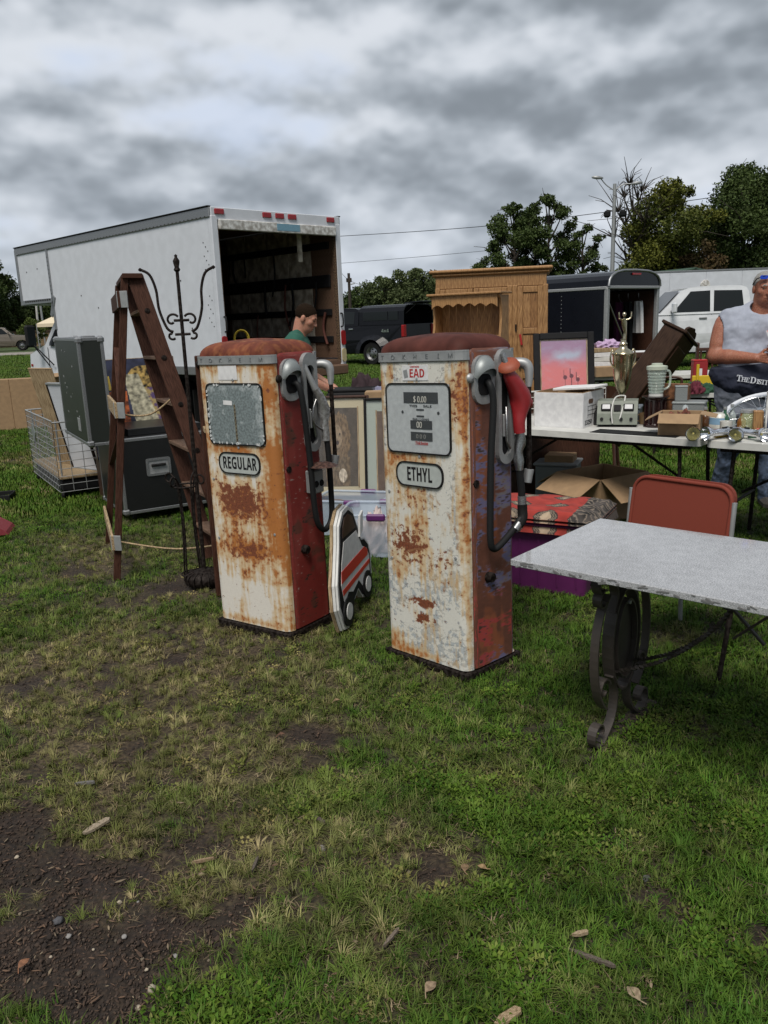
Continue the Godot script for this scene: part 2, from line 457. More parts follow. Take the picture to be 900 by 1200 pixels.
func make_ground() -> void:
	ground_plan()
	# one sheet: fine squares near the camera, wider ones out to the horizon
	var xs := []
	var zs := []
	var v := -6.0
	while v <= 6.0:
		xs.append(v); v += 0.05
	for w in [7, 9, 12, 16, 22, 30, 45, 70, 120, 220, 420]:
		xs.append(float(w)); xs.push_front(float(-w))
	v = -10.0
	while v <= 2.0:
		zs.append(v); v += 0.05
	for w in [3, 5, 9, 16, 30, 60, 150, 420]: zs.append(float(w))
	for w in [-11, -12.5, -14, -16, -19, -23, -28, -34, -42, -52, -65, -85, -120, -200, -420]: zs.push_front(float(w))
	var pos := PackedVector3Array()
	var col := PackedColorArray()
	var idx := PackedInt32Array()
	var fleck := noise(8, 14.0, 3)
	for j in zs.size():
		for i in xs.size():
			var x: float = xs[i]
			var z: float = zs[j]
			var near := absf(x) < 8.0 and z > -13.0 and z < 3.0
			var pl := plan_at(x, z) if near else Vector2(0.0, 0.2)
			var y := hill(x, z) if near else -0.012
			if near: y += fleck.get_noise_2d(x, z) * 0.012 * pl.x - 0.006 * pl.x
			pos.append(Vector3(x, y, z))
			var turf := Vector3(0.034, 0.046, 0.011).lerp(Vector3(0.115, 0.09, 0.048), pl.y)
			if not near: turf = Vector3(0.06, 0.105, 0.022)
			var soil := Vector3(0.036, 0.0235, 0.0155) * (1.0 + 0.55 * fleck.get_noise_2d(x * 0.7, z * 0.7))
			var cc := turf.lerp(soil, clampf(pl.x * 1.3, 0, 1))
			col.append(Color(cc.x, cc.y, cc.z))
	var nx := xs.size()
	for j in zs.size() - 1:
		for i in nx - 1:
			var a := j * nx + i
			idx.append_array([a, a + 1, a + nx + 1, a, a + nx + 1, a + nx])
	var st := SurfaceTool.new()
	var arr := []
	arr.resize(Mesh.ARRAY_MAX)
	arr[Mesh.ARRAY_VERTEX] = pos; arr[Mesh.ARRAY_COLOR] = col; arr[Mesh.ARRAY_INDEX] = idx
	var am := ArrayMesh.new()
	am.add_surface_from_arrays(Mesh.PRIMITIVE_TRIANGLES, arr)
	st.create_from(am, 0)
	st.generate_normals()
	var m := mat(Color.WHITE, 0.95, 0.0, ntex(noise(21, 0.06, 5), Color(0.55, 0.52, 0.5), Color(1.0, 1.0, 1.0), 512, 0.2, 0.8), Vector3.ONE * 1.3, T.bump, 1.2)
	m.vertex_color_use_as_albedo = true
	m.uv1_world_triplanar = true
	var o := MeshInstance3D.new()
	o.name = numbered("ground")
	o.mesh = st.commit()
	o.mesh.surface_set_material(0, m)
	add_child(o)
	tag(o, "", "", "", "structure")
	# the pale lane across the far lawn
	var s2 := S()
	var l := []
	for k in 31:
		var x := -80.0 + k * 2.6
		var z := -60.0 + sin(x * 0.05) * 1.2
		l.append(Vector3(x, 0.0, z))
	for k in 30:
		quad(s2, l[k] + Vector3(0, 0.012, 3.4), l[k + 1] + Vector3(0, 0.012, 3.4), l[k + 1] + Vector3(0, 0.012, -3.4), l[k] + Vector3(0, 0.012, -3.4))
	tag(add("lane", s2, mat(lin(0.30, 0.28, 0.25), 0.95, 0.0, T.blotch, Vector3.ONE * 0.3)), "", "", "", "structure")

func blade(pos: PackedVector3Array, nor: PackedVector3Array, col: PackedColorArray, base: Vector3, dir: Vector3, h: float, w: float, bend: float, c: Color) -> void:
	var side := Vector3(-dir.z, 0, dir.x) * w * 0.5
	var p1 := base + Vector3(0, h * 0.55, 0) + dir * bend * 0.35
	var p2 := base + Vector3(0, h * (1.0 - 0.35 * minf(bend / h, 1.5)), 0) + dir * bend
	var n := (dir * -0.5 + Vector3.UP * 0.8).normalized()
	for q in [base - side, p1 - side * 0.8, base + side, base + side, p1 - side * 0.8, p1 + side * 0.8, p1 - side * 0.8, p2, p1 + side * 0.8]:
		pos.append(q); nor.append(n); col.append(c)
func clump(kind: int, seed_: int) -> ArrayMesh:
	var r := RandomNumberGenerator.new()
	r.seed = seed_
	var pos := PackedVector3Array()
	var nor := PackedVector3Array()
	var col := PackedColorArray()
	var count: int = [16, 20, 26, 9, 46][kind]
	for i in count:
		var a := r.randf() * TAU
		var d := Vector3(cos(a), 0, sin(a))
		var j := 0.75 + 0.5 * r.randf()
		match kind:
			0:   # mown lawn
				var b := Vector3(r.randfn(), 0, r.randfn()) * 0.014
				blade(pos, nor, col, b, d, r.randf_range(0.016, 0.05), r.randf_range(0.0022, 0.0042), r.randf_range(0.008, 0.045), Color(j * 1.7, j * 1.25, j) if r.randf() < 0.08 else Color(j, j, j * 0.9))
			1:   # dry tussock that splays
				var b := d * r.randf() * 0.012
				var s := r.randf() < 0.35
				blade(pos, nor, col, b, d, r.randf_range(0.02, 0.055), r.randf_range(0.0022, 0.004), r.randf_range(0.02, 0.06), Color(j * 1.9, j * 1.45, j * 1.2) if s else Color(j, j, j))
			2:   # low weeds with small leaves
				var b := d * sqrt(r.randf()) * 0.035
				blade(pos, nor, col, b + Vector3(0, r.randf() * 0.022, 0), d, r.randf_range(0.004, 0.012), r.randf_range(0.005, 0.009), r.randf_range(0.008, 0.014), Color(j, j, j))
			3:   # straw lying flat
				var b := Vector3(r.randfn(), 0, r.randfn()) * 0.02 + Vector3(0, 0.006 + r.randf() * 0.008, 0)
				blade(pos, nor, col, b, d, 0.008, r.randf_range(0.0018, 0.0035), r.randf_range(0.025, 0.07), Color(j, j, j))
			4:   # a wide tuft for farther off
				var b := Vector3(r.randfn(), 0, r.randfn()) * 0.055
				blade(pos, nor, col, b, d, r.randf_range(0.03, 0.065), r.randf_range(0.006, 0.011), r.randf_range(0.006, 0.03), Color(j, j, j * 0.9))
	var arr := []
	arr.resize(Mesh.ARRAY_MAX)
	arr[Mesh.ARRAY_VERTEX] = pos; arr[Mesh.ARRAY_NORMAL] = nor; arr[Mesh.ARRAY_COLOR] = col
	var am := ArrayMesh.new()
	am.add_surface_from_arrays(Mesh.PRIMITIVE_TRIANGLES, arr)
	return am
func scatter(called: String, label: String, cat: String, mesh: Mesh, m: Material, list: Array) -> void:
	if list.is_empty(): return
	mesh.surface_set_material(0, m)
	var mm := MultiMesh.new()
	mm.transform_format = MultiMesh.TRANSFORM_3D
	mm.use_colors = true
	mm.mesh = mesh
	mm.instance_count = list.size()
	for i in list.size():
		mm.set_instance_transform(i, list[i][0])
		mm.set_instance_color(i, list[i][1])
	var o := MultiMeshInstance3D.new()
	o.name = numbered(called)
	o.multimesh = mm
	add_child(o)
	tag(o, label, cat, "", "stuff")
func make_grass() -> void:
	rng.seed = 77
	var leaf := mat(Color.WHITE, 0.6)
	leaf.vertex_color_use_as_albedo = true
	leaf.backlight_enabled = true
	leaf.backlight = Color(0.35, 0.42, 0.2)
	leaf.metallic_specular = 0.22
	var n_tone := noise(31, 3.0, 3)
	var n_kind := noise(32, 1.6, 3)
	var lists := {}
	for k in ["0a", "0b", "1a", "1b", "2a", "3a", "4a", "4b"]: lists[k] = []
	var z := 0.2
	while z > -13.0:
		var dist := -z
		var sp := 0.020 if dist < 2.6 else (0.025 if dist < 4.5 else (0.034 if dist < 7.0 else 0.06))
		var hw := 0.5 * dist + 0.75 + dist * 0.1
		var x := -hw
		while x < hw:
			var px := x + rng.randf_range(-1, 1) * sp
			var pz := z + rng.randf_range(-1, 1) * sp
			x += sp
			if dist < 0.9 and absf(x) > 1.4: continue
			var pl := plan_at(px, pz)
			if pl.x > 0.25 and rng.randf() < (pl.x - 0.25) * 1.9 - 0.02: continue
			if rng.randf() < 0.12 + 0.30 * pl.y: continue
			var t := 1.0 + 0.55 * n_tone.get_noise_2d(px, pz) + rng.randf_range(-0.25, 0.25)
			var green := Vector3(0.038, 0.097, 0.011).lerp(Vector3(0.076, 0.128, 0.018), rng.randf())
			var dryc := Vector3(0.105, 0.112, 0.032).lerp(Vector3(0.30, 0.245, 0.13), pow(rng.randf(), 2.2))
			var mixv := clampf(pl.y * 1.0 - 0.05 + rng.randf_range(-0.35, 0.3), 0, 1)
			var cc := green.lerp(dryc, mixv) * t
			var sc := rng.randf_range(0.75, 1.3) * (1.0 - 0.35 * pl.x) * (1.0 - 0.2 * pl.y)
			var key := "0a" if rng.randf() < 0.5 else "0b"
			var kd := n_kind.get_noise_2d(px, pz)
			if rng.randf() < pl.y * 0.6: key = "1a" if rng.randf() < 0.5 else "1b"
			elif kd > 0.18 and rng.randf() < 0.55:
				key = "2a"; cc *= Vector3(1.05, 1.0, 0.85)
			if rng.randf() < 0.03 + 0.16 * pl.y + 0.05 * pl.x:
				key = "3a"; cc = Vector3(0.25, 0.195, 0.12) * rng.randf_range(0.35, 1.2)
			if dist > 7.0:
				key = "4a" if rng.randf() < 0.5 else "4b"; sc *= 0.9
			var tf := Transform3D(Basis(Vector3.UP, rng.randf() * TAU).scaled(Vector3(sc, sc * rng.randf_range(0.8, 1.25), sc)), Vector3(px, hill(px, pz) - 0.004, pz))
			lists[key].append([tf, Color(cc.x, cc.y, cc.z)])
		z -= sp
	while z > -60.0:
		var dist := -z
		var sp := 0.10 + (dist - 13.0) * 0.012
		var hw := 0.62 * dist + 0.8
		var x := -hw
		while x < hw:
			var px := x + rng.randf_range(-1, 1) * sp
			var pz := z + rng.randf_range(-1, 1) * sp
			x += sp
			if pz < -56.0: continue
			var t := 1.0 + 0.3 * n_tone.get_noise_2d(px * 0.3, pz * 0.3) + rng.randf_range(-0.2, 0.2)
			var cc := Vector3(0.062, 0.125, 0.02).lerp(Vector3(0.095, 0.13, 0.03), rng.randf()) * t
			var sc := rng.randf_range(0.9, 1.5) * (1.0 + (dist - 13.0) * 0.03)
			lists["4a" if rng.randf() < 0.5 else "4b"].append([Transform3D(Basis(Vector3.UP, rng.randf() * TAU).scaled(Vector3(sc, sc * 0.75, sc)), Vector3(px, -0.014, pz)), Color(cc.x, cc.y, cc.z)])
		z -= sp
	scatter("lawn_grass", "short green lawn grass covering the ground", "grass", clump(0, 1), leaf, lists["0a"])
	scatter("lawn_grass", "short green lawn grass covering the ground", "grass", clump(0, 2), leaf, lists["0b"])
	scatter("dry_grass", "dry olive and straw coloured grass in thin turf", "grass", clump(1, 3), leaf, lists["1a"])
	scatter("dry_grass", "dry olive and straw coloured grass in thin turf", "grass", clump(1, 4), leaf, lists["1b"])
	scatter("low_weeds", "low small leaved weeds among the grass", "weeds", clump(2, 5), leaf, lists["2a"])
	scatter("straw_litter", "loose straw and dead blades lying on the turf", "straw", clump(3, 6), leaf, lists["3a"])
	scatter("lawn_grass", "short green lawn grass covering the ground", "grass", clump(4, 7), leaf, lists["4a"])
	scatter("lawn_grass", "short green lawn grass covering the ground", "grass", clump(4, 8), leaf, lists["4b"])
	# crumbs of soil and grit on the bare patches
	var crumbs := []
	for i in 60000:
		var q := gp(rng.randf_range(-60, 960), rng.randf_range(640, 1230))
		var pl := plan_at(q.x, q.z)
		if pl.x < 0.3 or rng.randf() > pl.x: continue
		var s := rng.randf_range(0.0008, 0.0034) * (1.0 + 1.6 * pow(rng.randf(), 10))
		var cc := Vector3(0.037, 0.0235, 0.016) * rng.randf_range(0.4, 1.7)
		if rng.randf() < 0.02: cc = Vector3(0.13, 0.105, 0.075) * rng.randf_range(0.5, 1.2)
		crumbs.append([Transform3D(Basis(Vector3(rng.randfn(), rng.randfn(), rng.randfn()).normalized(), rng.randf() * TAU).scaled(Vector3(s, s * 0.7, s * 1.4)), Vector3(q.x, hill(q.x, q.z) + s * 0.2 - 0.003, q.z)), Color(cc.x, cc.y, cc.z)])
	var rock := pebble_mesh(4)
	var mm := mat(Color.WHITE, 0.95)
	mm.vertex_color_use_as_albedo = true
	scatter("soil_crumbs", "dark crumbs of soil and grit on the bare patches", "soil", rock, mm, crumbs)
	# bark and mulch slivers
	var slivers := []
	for i in 16000:
		var q := gp(rng.randf_range(-60, 960), rng.randf_range(640, 1230))
		var pl := plan_at(q.x, q.z)
		if rng.randf() > 0.06 + pl.x * 0.25 + pl.y * 0.12: continue
		var l := rng.randf_range(0.002, 0.011) * (1.0 + 0.8 * pow(rng.randf(), 6))
		var cc := Vector3(0.075, 0.045, 0.028) * rng.randf_range(0.3, 1.7)
		if rng.randf() < 0.08: cc = Vector3(0.26, 0.2, 0.13) * rng.randf_range(0.5, 1.0)
		var bs := Basis(Vector3.UP, rng.randf() * TAU) * Basis(Vector3(1, 0, 0), rng.randfn() * 0.25)
		slivers.append([Transform3D(bs.scaled_local(Vector3(l, 0.0012, l * rng.randf_range(0.12, 0.3))), Vector3(q.x, hill(q.x, q.z) + 0.004 + 0.012 * rng.randf() * (1.0 - pl.x), q.z)), Color(cc.x, cc.y, cc.z)])
	scatter("bark_mulch", "brown slivers of bark mulch strewn over soil and turf", "mulch", pebble_mesh(9), mm, slivers)
func pebble_mesh(seed_: int) -> ArrayMesh:
	var r := RandomNumberGenerator.new()
	r.seed = seed_
	var sp := SphereMesh.new()
	sp.radius = 1.0; sp.height = 2.0; sp.radial_segments = 7; sp.rings = 3
	var arr := sp.get_mesh_arrays()
	var p: PackedVector3Array = arr[Mesh.ARRAY_VERTEX]
	var nn := noise(seed_, 0.6, 2)
	for i in p.size(): p[i] *= 1.0 + 0.45 * nn.get_noise_3dv(p[i])
	var a2 := []
	a2.resize(Mesh.ARRAY_MAX)
	a2[Mesh.ARRAY_VERTEX] = p; a2[Mesh.ARRAY_INDEX] = arr[Mesh.ARRAY_INDEX]
	var am := ArrayMesh.new()
	am.add_surface_from_arrays(Mesh.PRIMITIVE_TRIANGLES, a2)
	var st := SurfaceTool.new()
	st.create_from(am, 0)
	st.generate_normals()
	var cols := st.commit_to_arrays()
	var w := PackedColorArray()
	w.resize(cols[Mesh.ARRAY_VERTEX].size()); w.fill(Color.WHITE)
	cols[Mesh.ARRAY_COLOR] = w
	var out := ArrayMesh.new()
	out.add_surface_from_arrays(Mesh.PRIMITIVE_TRIANGLES, cols)
	return out

# ---------- fuel pumps ----------
const PW := 0.51
const PD := 0.37
func sm(a: float, b: float, x: float) -> float:
	return smoothstep(a, b, x)
func front_texture(seed_: int, kind: int) -> Array:     # weathered enamel: cream or grey paint, stains, rust and chips; returns colour and relief
	var W := 256
	var H := 680
	var n1 := noise(seed_, 0.011, 5)
	var n2 := noise(seed_ + 1, 0.05, 4)
	var n3 := noise(seed_ + 2, 0.16, 3)
	var cell := noise(seed_ + 3, 0.055, 1, FastNoiseLite.TYPE_CELLULAR)
	cell.cellular_return_type = FastNoiseLite.RETURN_DISTANCE2_SUB
	cell.fractal_type = FastNoiseLite.FRACTAL_NONE
	var streak := noise(seed_ + 4, 0.045, 3)
	# [u, v, half width, half height, amount of orange stain, amount of dark rust]
	var spots: Array
	if kind == 0:    # the one that reads regular
		spots = [[0.5, 0.0, 0.8, 0.03, 0.5, 0.0], [0.03, 0.2, 0.07, 0.25, 0.7, 0.0], [0.9, 0.32, 0.10, 0.30, 0.75, 0.0], [0.5, 0.31, 0.45, 0.03, 0.75, 0.1], [0.88, 0.1, 0.08, 0.06, 0.5, 0.2],
			[0.14, 0.1, 0.10, 0.05, 0.55, 0.15], [0.06, 0.42, 0.08, 0.1, 0.45, 0.15], [0.45, 0.49, 0.32, 0.06, 0.7, 0.75], [0.45, 0.55, 0.34, 0.05, 0.45, 0.25], [0.50, 0.66, 0.36, 0.10, 0.6, 0.30], [0.52, 0.70, 0.34, 0.03, 0.6, 0.35],
			[0.85, 0.62, 0.10, 0.3, 0.55, 0.05], [0.47, 0.79, 0.14, 0.035, 0.5, 0.3], [0.42, 0.87, 0.07, 0.12, 0.4, 0.05], [0.5, 0.985, 0.6, 0.018, 0.65, 0.15], [0.97, 0.7, 0.04, 0.5, 0.6, 0.1], [0.05, 0.75, 0.05, 0.2, 0.35, 0.0]]
	else:            # the one that reads ethyl
		spots = [[0.1, 0.05, 0.15, 0.05, 0.45, 0.2], [0.88, 0.12, 0.12, 0.12, 0.5, 0.3], [0.93, 0.45, 0.05, 0.4, 0.55, 0.15], [0.05, 0.2, 0.05, 0.22, 0.55, 0.1], [0.35, 0.31, 0.35, 0.03, 0.6, 0.2], [0.14, 0.36, 0.10, 0.05, 0.5, 0.1],
			[0.36, 0.45, 0.24, 0.05, 0.55, 0.35], [0.42, 0.52, 0.36, 0.03, 0.45, 0.1], [0.3, 0.60, 0.15, 0.06, 0.5, 0.70], [0.52, 0.61, 0.18, 0.06, 0.5, 0.35], [0.72, 0.64, 0.10, 0.05, 0.4, 0.45], [0.45, 0.70, 0.3, 0.035, 0.35, 0.1], [0.5, 0.80, 0.14, 0.018, 0.35, 0.95], [0.48, 0.855, 0.12, 0.02, 0.3, 0.85], [0.3, 0.83, 0.10, 0.03, 0.35, 0.25],
			[0.12, 0.96, 0.15, 0.05, 0.6, 0.1], [0.35, 0.985, 0.4, 0.012, 0.5, 0.1], [0.97, 0.3, 0.03, 0.6, 0.5, 0.2], [0.03, 0.6, 0.03, 0.5, 0.3, 0.1]]
	var im := Image.create(W, H, false, Image.FORMAT_RGB8)
	var hm := Image.create(W, H, false, Image.FORMAT_RGB8)
	for y in H:
		var v := float(y) / H
		for x in W:
			var u := float(x) / W
			var stain := 0.0
			var dark := 0.0
			for s in spots:
				var du: float = (u - s[0]) / s[2]
				var dv: float = (v - s[1]) / s[3]
				var q := du * du + dv * dv
				if q < 4.0:
					var e := exp(-q)
					stain += s[4] * e; dark += s[5] * e
			var a := n1.get_noise_2d(x, y * 0.6)
			var b := n2.get_noise_2d(x, y)
			var c := n3.get_noise_2d(x, y)
			var sk := streak.get_noise_2d(x * 1.6, y * 0.16)
			var st := stain + a * 0.60 + sk * 0.40 + b * 0.16 + (0.15 if kind == 0 and v < 0.82 else 0.02)
			var dk := dark + a * 0.25 + b * 0.55 + c * 0.3 - 0.28
			var col: Vector3
			var hgt := 0.7
			if kind == 0:
				col = Vector3(0.60, 0.57, 0.51)
			else:
				col = Vector3(0.56, 0.55, 0.50)
				var chip := sm(0.10, 0.16, a * 0.8 + b * 0.75 + (0.12 if v > 0.55 else 0.0) - 0.06)
				col = col.lerp(Vector3(0.36, 0.385, 0.39), chip)       # grey primer under flaked paint
				hgt -= 0.2 * chip
				var crack := cell.get_noise_2d(x + b * 14.0, y + a * 14.0) + 1.0
				if crack < 0.06 and a > -0.25: col *= 0.62
			col = col.lerp(Vector3(0.50, 0.35, 0.17), sm(0.05, 0.50, st) * 0.8)
			col = col.lerp(Vector3(0.34, 0.125, 0.028), sm(0.38, 1.0, st + b * 0.28 + c * 0.15))
			col = col.lerp(Vector3(0.15, 0.043, 0.018) * (1.0 + c * 0.5), sm(0.12, 0.30, dk))
			hgt -= 0.25 * sm(0.12, 0.3, dk)
			# ghost rings left by old round decals
			for ring in ([[0.50, 0.665, 0.30]] if kind == 0 else [[0.48, 0.71, 0.26], [0.48, 0.575, 0.40]]):
				var rr := Vector2((u - ring[0]) * 0.52, (v - ring[1]) * 1.37).length() / 0.52
				var edge := absf(rr - ring[2] + b * 0.02)
				if edge < 0.010 and v < ring[1] + 0.04 and b + a * 0.6 > -0.12:
					col = col.lerp(Vector3(0.28, 0.14, 0.06), 0.35 + 0.6 * clampf(b, 0.0, 0.6)); hgt += 0.2
			if c * 0.6 + b * 0.7 > 0.56: col = col.lerp(Vector3(0.13, 0.05, 0.025), 0.8)
			col *= 1.0 + 0.07 * c
			im.set_pixel(x, y, Color(clampf(col.x, 0, 1), clampf(col.y, 0, 1), clampf(col.z, 0, 1)).linear_to_srgb())
			var g := clampf(hgt + 0.15 * b, 0, 1)
			hm.set_pixel(x, y, Color(g, g, g))
	return [imtex(im), imtex(hm)]
func side_texture(seed_: int, kind: int) -> Array:      # 0 faded red paint, 1 rust with lavender, red and grey paint left
	var W := 200
	var H := 700
	var n1 := noise(seed_, 0.010, 5)
	var n2 := noise(seed_ + 1, 0.045, 4)
	var n3 := noise(seed_ + 2, 0.17, 3)
	var streak := noise(seed_ + 4, 0.06, 3)
	var im := Image.create(W, H, false, Image.FORMAT_RGB8)
	for y in H:
		var v := float(y) / H
		for x in W:
			var u := float(x) / W
			var a := n1.get_noise_2d(x, y * 0.5)
			var b := n2.get_noise_2d(x, y * 0.6)
			var c := n3.get_noise_2d(x, y)
			var sk := streak.get_noise_2d(x * 1.4, y * 0.12)
			var col: Vector3
			if kind == 0:
				col = Vector3(0.175, 0.019, 0.015) * (1.0 + 0.22 * a + 0.1 * c)
				col = col.lerp(Vector3(0.26, 0.05, 0.04), sm(0.1, 0.5, sk + a * 0.4) * 0.5)
				col = col.lerp(Vector3(0.085, 0.035, 0.022), sm(0.15, 0.4, b * 0.8 + sk * 0.5 + (0.14 if v < 0.1 else 0.0)) * 0.75)
				if v < 0.16: col = col.lerp(Vector3(0.16, 0.06, 0.03), sm(0.16, 0.0, v) * sm(-0.2, 0.3, a + b) * 0.8)
				if c * 0.6 + b * 0.6 > 0.42: col = Vector3(0.03, 0.018, 0.013)
				if c > 0.52 and b < -0.05: col = Vector3(0.3, 0.25, 0.22)
			else:
				col = Vector3(0.115, 0.042, 0.026) * (1.0 + 0.3 * a + 0.2 * c)
				col = col.lerp(Vector3(0.21, 0.065, 0.028), sm(-0.05, 0.35, sk + b * 0.5))
				col = col.lerp(Vector3(0.17, 0.165, 0.18), sm(0.10, 0.30, a * 0.6 + b * 0.9 + c * 0.35 + sk * 0.25 - 0.05 + (0.1 if u > 0.5 else -0.10)) * 0.8)
				var lav := a * 0.35 + b * 0.75 + c * 0.45 + sk * 0.35 + sm(0.35, 1.0, u) * 0.55 - 0.30 + 0.2 * sm(0.3, 0.75, v)
				col = col.lerp(Vector3(0.125, 0.115, 0.215), sm(0.08, 0.28, lav))
				var redp := -a * 0.6 + b * 0.8 + c * 0.3 - 0.38 + 0.22 * sm(0.62, 0.9, v) + 0.15 * sm(0.35, 0.1, u)
				col = col.lerp(Vector3(0.31, 0.04, 0.036), sm(0.1, 0.25, redp) * 0.9)
				if c * 0.6 + b * 0.6 > 0.40: col = Vector3(0.05, 0.028, 0.02)
				if v < 0.1: col = col.lerp(Vector3(0.12, 0.045, 0.03), sm(0.1, 0.04, v + 0.03 * b))
			im.set_pixel(x, y, Color(clampf(col.x, 0, 1), clampf(col.y, 0, 1), clampf(col.z, 0, 1)).linear_to_srgb())
	return [imtex(im)]
func side_sheet(st: SurfaceTool, sg: float, x0: float, z0: float, z1: float, y0: float, y1: float, round_top: float) -> void:
	# a cabinet side whose front and back edges roll round a corner and whose top rolls inwards
	var prof := []         # (offset from the side plane inwards, z)
	for i in 5:
		var a := PI / 2 * i / 4.0
		prof.append(Vector2(0.04 * (1.0 - sin(a)), z0 - 0.04 * (1.0 - cos(a))))
	for i in 5:
		var a := PI / 2 * i / 4.0
		prof.append(Vector2(0.03 * (1.0 - cos(a)), z1 + 0.03 * (1.0 - sin(a))))
	var ups := []
	for i in 9: ups.append(Vector2(0.0, lerpf(y0, y1, i / 8.0)))
	for i in range(1, 7):
		var a := PI / 2 * i / 6.0
		ups.append(Vector2(round_top * (1.0 - cos(a)), y1 + round_top * 0.55 * sin(a)))
	var nu := prof.size() - 1
	var nv := ups.size() - 1
	grid(st, func(u: float, v: float):
		var p: Vector2 = prof[roundi((u if sg > 0 else 1.0 - u) * nu)]
		var q: Vector2 = ups[roundi(v * nv)]
		return Vector3(sg * (x0 - p.x - q.x), q.y, p.y), nu, nv)
func make_pump(called: String, label: String, at: Vector3, turn: float, lean: Vector2, kind: int) -> Node3D:
	var t := thing(called, label, "fuel pump", at, turn, "")
	t.basis = Basis(Vector3.UP, turn) * Basis(Vector3(0, 0, 1), lean.x) * Basis(Vector3(1, 0, 0), lean.y)
	var ft := front_texture(300 + kind * 50, kind)
	var fm := uvmat(ft[0], 0.62, 0.0, ft[1], 0.15)
	var sdm := uvmat(side_texture(500 + kind * 40, kind)[0], 0.62)
	var roofm := mat(lin(0.092, 0.028, 0.021) if kind == 1 else lin(0.15, 0.042, 0.026), 0.7, 0.0, T.blotch, Vector3.ONE * 1.1, T.fine, 0.06)
	roofm.metallic_specular = 0.3
	if kind == 0:
		roofm.detail_enabled = true
		roofm.detail_albedo = ntex(noise(91, 0.03, 6), Color(0.60, 0.36, 0.2, 0.0), Color(0.62, 0.42, 0.27, 0.45), 512, 0.45, 0.8)
		roofm.detail_uv_layer = BaseMaterial3D.DETAIL_UV_1
	var hw := PW / 2
	var hd := PD / 2
	# skid under the cabinet
	part("base", t, M.iron, Vector3(0, 0.012, 0), Vector3(PW + 0.02, 0.05, PD + 0.02), 0.006)
	# inner cabinet sheet metal
	part("cabinet_core", t, M.dull_alu, Vector3(0, 0.73, -0.004), Vector3(PW - 0.05, 1.36, PD - 0.05), 0.01)
	# enamel front: flat, with edges that roll back
	for face in [1.0, -1.0]:
		var st := S()
		var prof := []
		var R := 0.045
		var nrw: float = 1.0 if face > 0 else 0.93
		for i in 6:
			var a := PI / 2 * i / 5.0
			prof.append(Vector2(-hw + R - R * cos(a), hd - R + R * sin(a)))
		for i in range(1, 8): prof.append(Vector2(lerpf(-hw + R, hw - R, i / 8.0), hd))
		for i in 6:
			var a := PI / 2 * (1.0 - i / 5.0)
			prof.append(Vector2(hw - R + R * cos(a), hd - R + R * sin(a)))
		var nu := prof.size() - 1
		var len_ := [0.0]
		for i in nu: len_.append(len_[-1] + prof[i].distance_to(prof[i + 1]))
		for i in nu:
			for j in 14:
				for k in [[0, 0], [1, 1], [1, 0], [0, 0], [0, 1], [1, 1]]:
					var p: Vector2 = prof[i + k[0]]
					var q: Vector2 = (prof[mini(i + k[0] + 1, nu)] - prof[maxi(i + k[0] - 1, 0)]).normalized()
					var y: float = 0.042 + 1.366 * (j + k[1]) / 14.0
					vv(st, Vector3(p.x * face * nrw, y, p.y * face), Vector3(-q.y * face, 0, q.x * face), Vector2(len_[i + k[0]] / len_[-1], 1.0 - (j + k[1]) / 14.0))
		# rolled top and bottom lips
		for e in [0.042, 1.408]:
			for i in nu:
				var a: Vector2 = prof[i]
				var b: Vector2 = prof[i + 1]
				var ia := a - Vector2(a.x * 0.12, a.y * 0.12)
				var ib := b - Vector2(b.x * 0.12, b.y * 0.12)
				oq(st, Vector3(a.x * face, e, a.y * face), Vector3(b.x * face, e, b.y * face), Vector3(ib.x * face, e, ib.y * face), Vector3(ia.x * face, e, ia.y * face), Vector3(0, 0.7, 0))
		add("front_panel" if face > 0 else "back_panel", st, fm, t)
	for sg in [1.0, -1.0]:
		var st := S()
		side_sheet(st, sg, hw + 0.006, hd - 0.036, -hd + 0.03, 0.045, 1.435, 0.11)
		tag(add("side_panel", st, sdm, t), "rusty side with lavender, red and grey paint remains" if kind == 1 else "faded red painted side")
	# domed roof
	var rf := S()
	var rings := []
	for i in 9:
		var a := PI / 2 * i / 8.0
		var ins := 0.10 * (1.0 - cos(a))
		rings.append([rrect(PW - 0.004 - ins * 2, PD - 0.004 - ins * 2, maxf(0.05 - ins * 0.2, 0.02), 6), 1.452 + 0.068 * sin(a)])
	for i in range(1, 6): rings.append([rrect((PW - 0.204) * (1.0 - i / 5.02), (PD - 0.204) * (1.0 - i / 5.02), 0.03 * (1.0 - i / 5.02), 6), 1.52 + 0.011 * sin(PI / 2 * i / 5.0)])
	var nn: int = rings[0][0].size()
	grid(rf, func(u: float, v: float):
		var rg = rings[roundi(v * (rings.size() - 1))]
		var p: Vector2 = rg[0][roundi(u * nn) % nn]
		return Vector3(p.x, rg[1], -p.y), nn, rings.size() - 1)
	add("roof", rf, roofm, t)
	# metal band over the front
	for face in [1.0, -1.0]:
		var bd := S()
		var wrap := []
		for i in 6: wrap.append(Vector3(-hw + 0.045 - 0.048 * cos(PI / 2 * i / 5.0), 1.4315, hd - 0.045 + 0.048 * sin(PI / 2 * i / 5.0)))
		for i in 6: wrap.append(Vector3(hw - 0.045 + 0.048 * sin(PI / 2 * i / 5.0), 1.4315, hd - 0.045 + 0.048 * cos(PI / 2 * i / 5.0)))
		strip(bd, wrap.map(func(p): return Vector3(p.x * face, p.y, p.z * face)), Vector3.UP, 0.042, 0.008)
		for e in [-0.017, 0.017]: strip(bd, wrap.map(func(p): return Vector3(p.x * face * 1.006, p.y + e, p.z * face * 1.008)), Vector3.UP, 0.006, 0.006)
		var band := add("trim_band", bd, M.dull_alu, t)
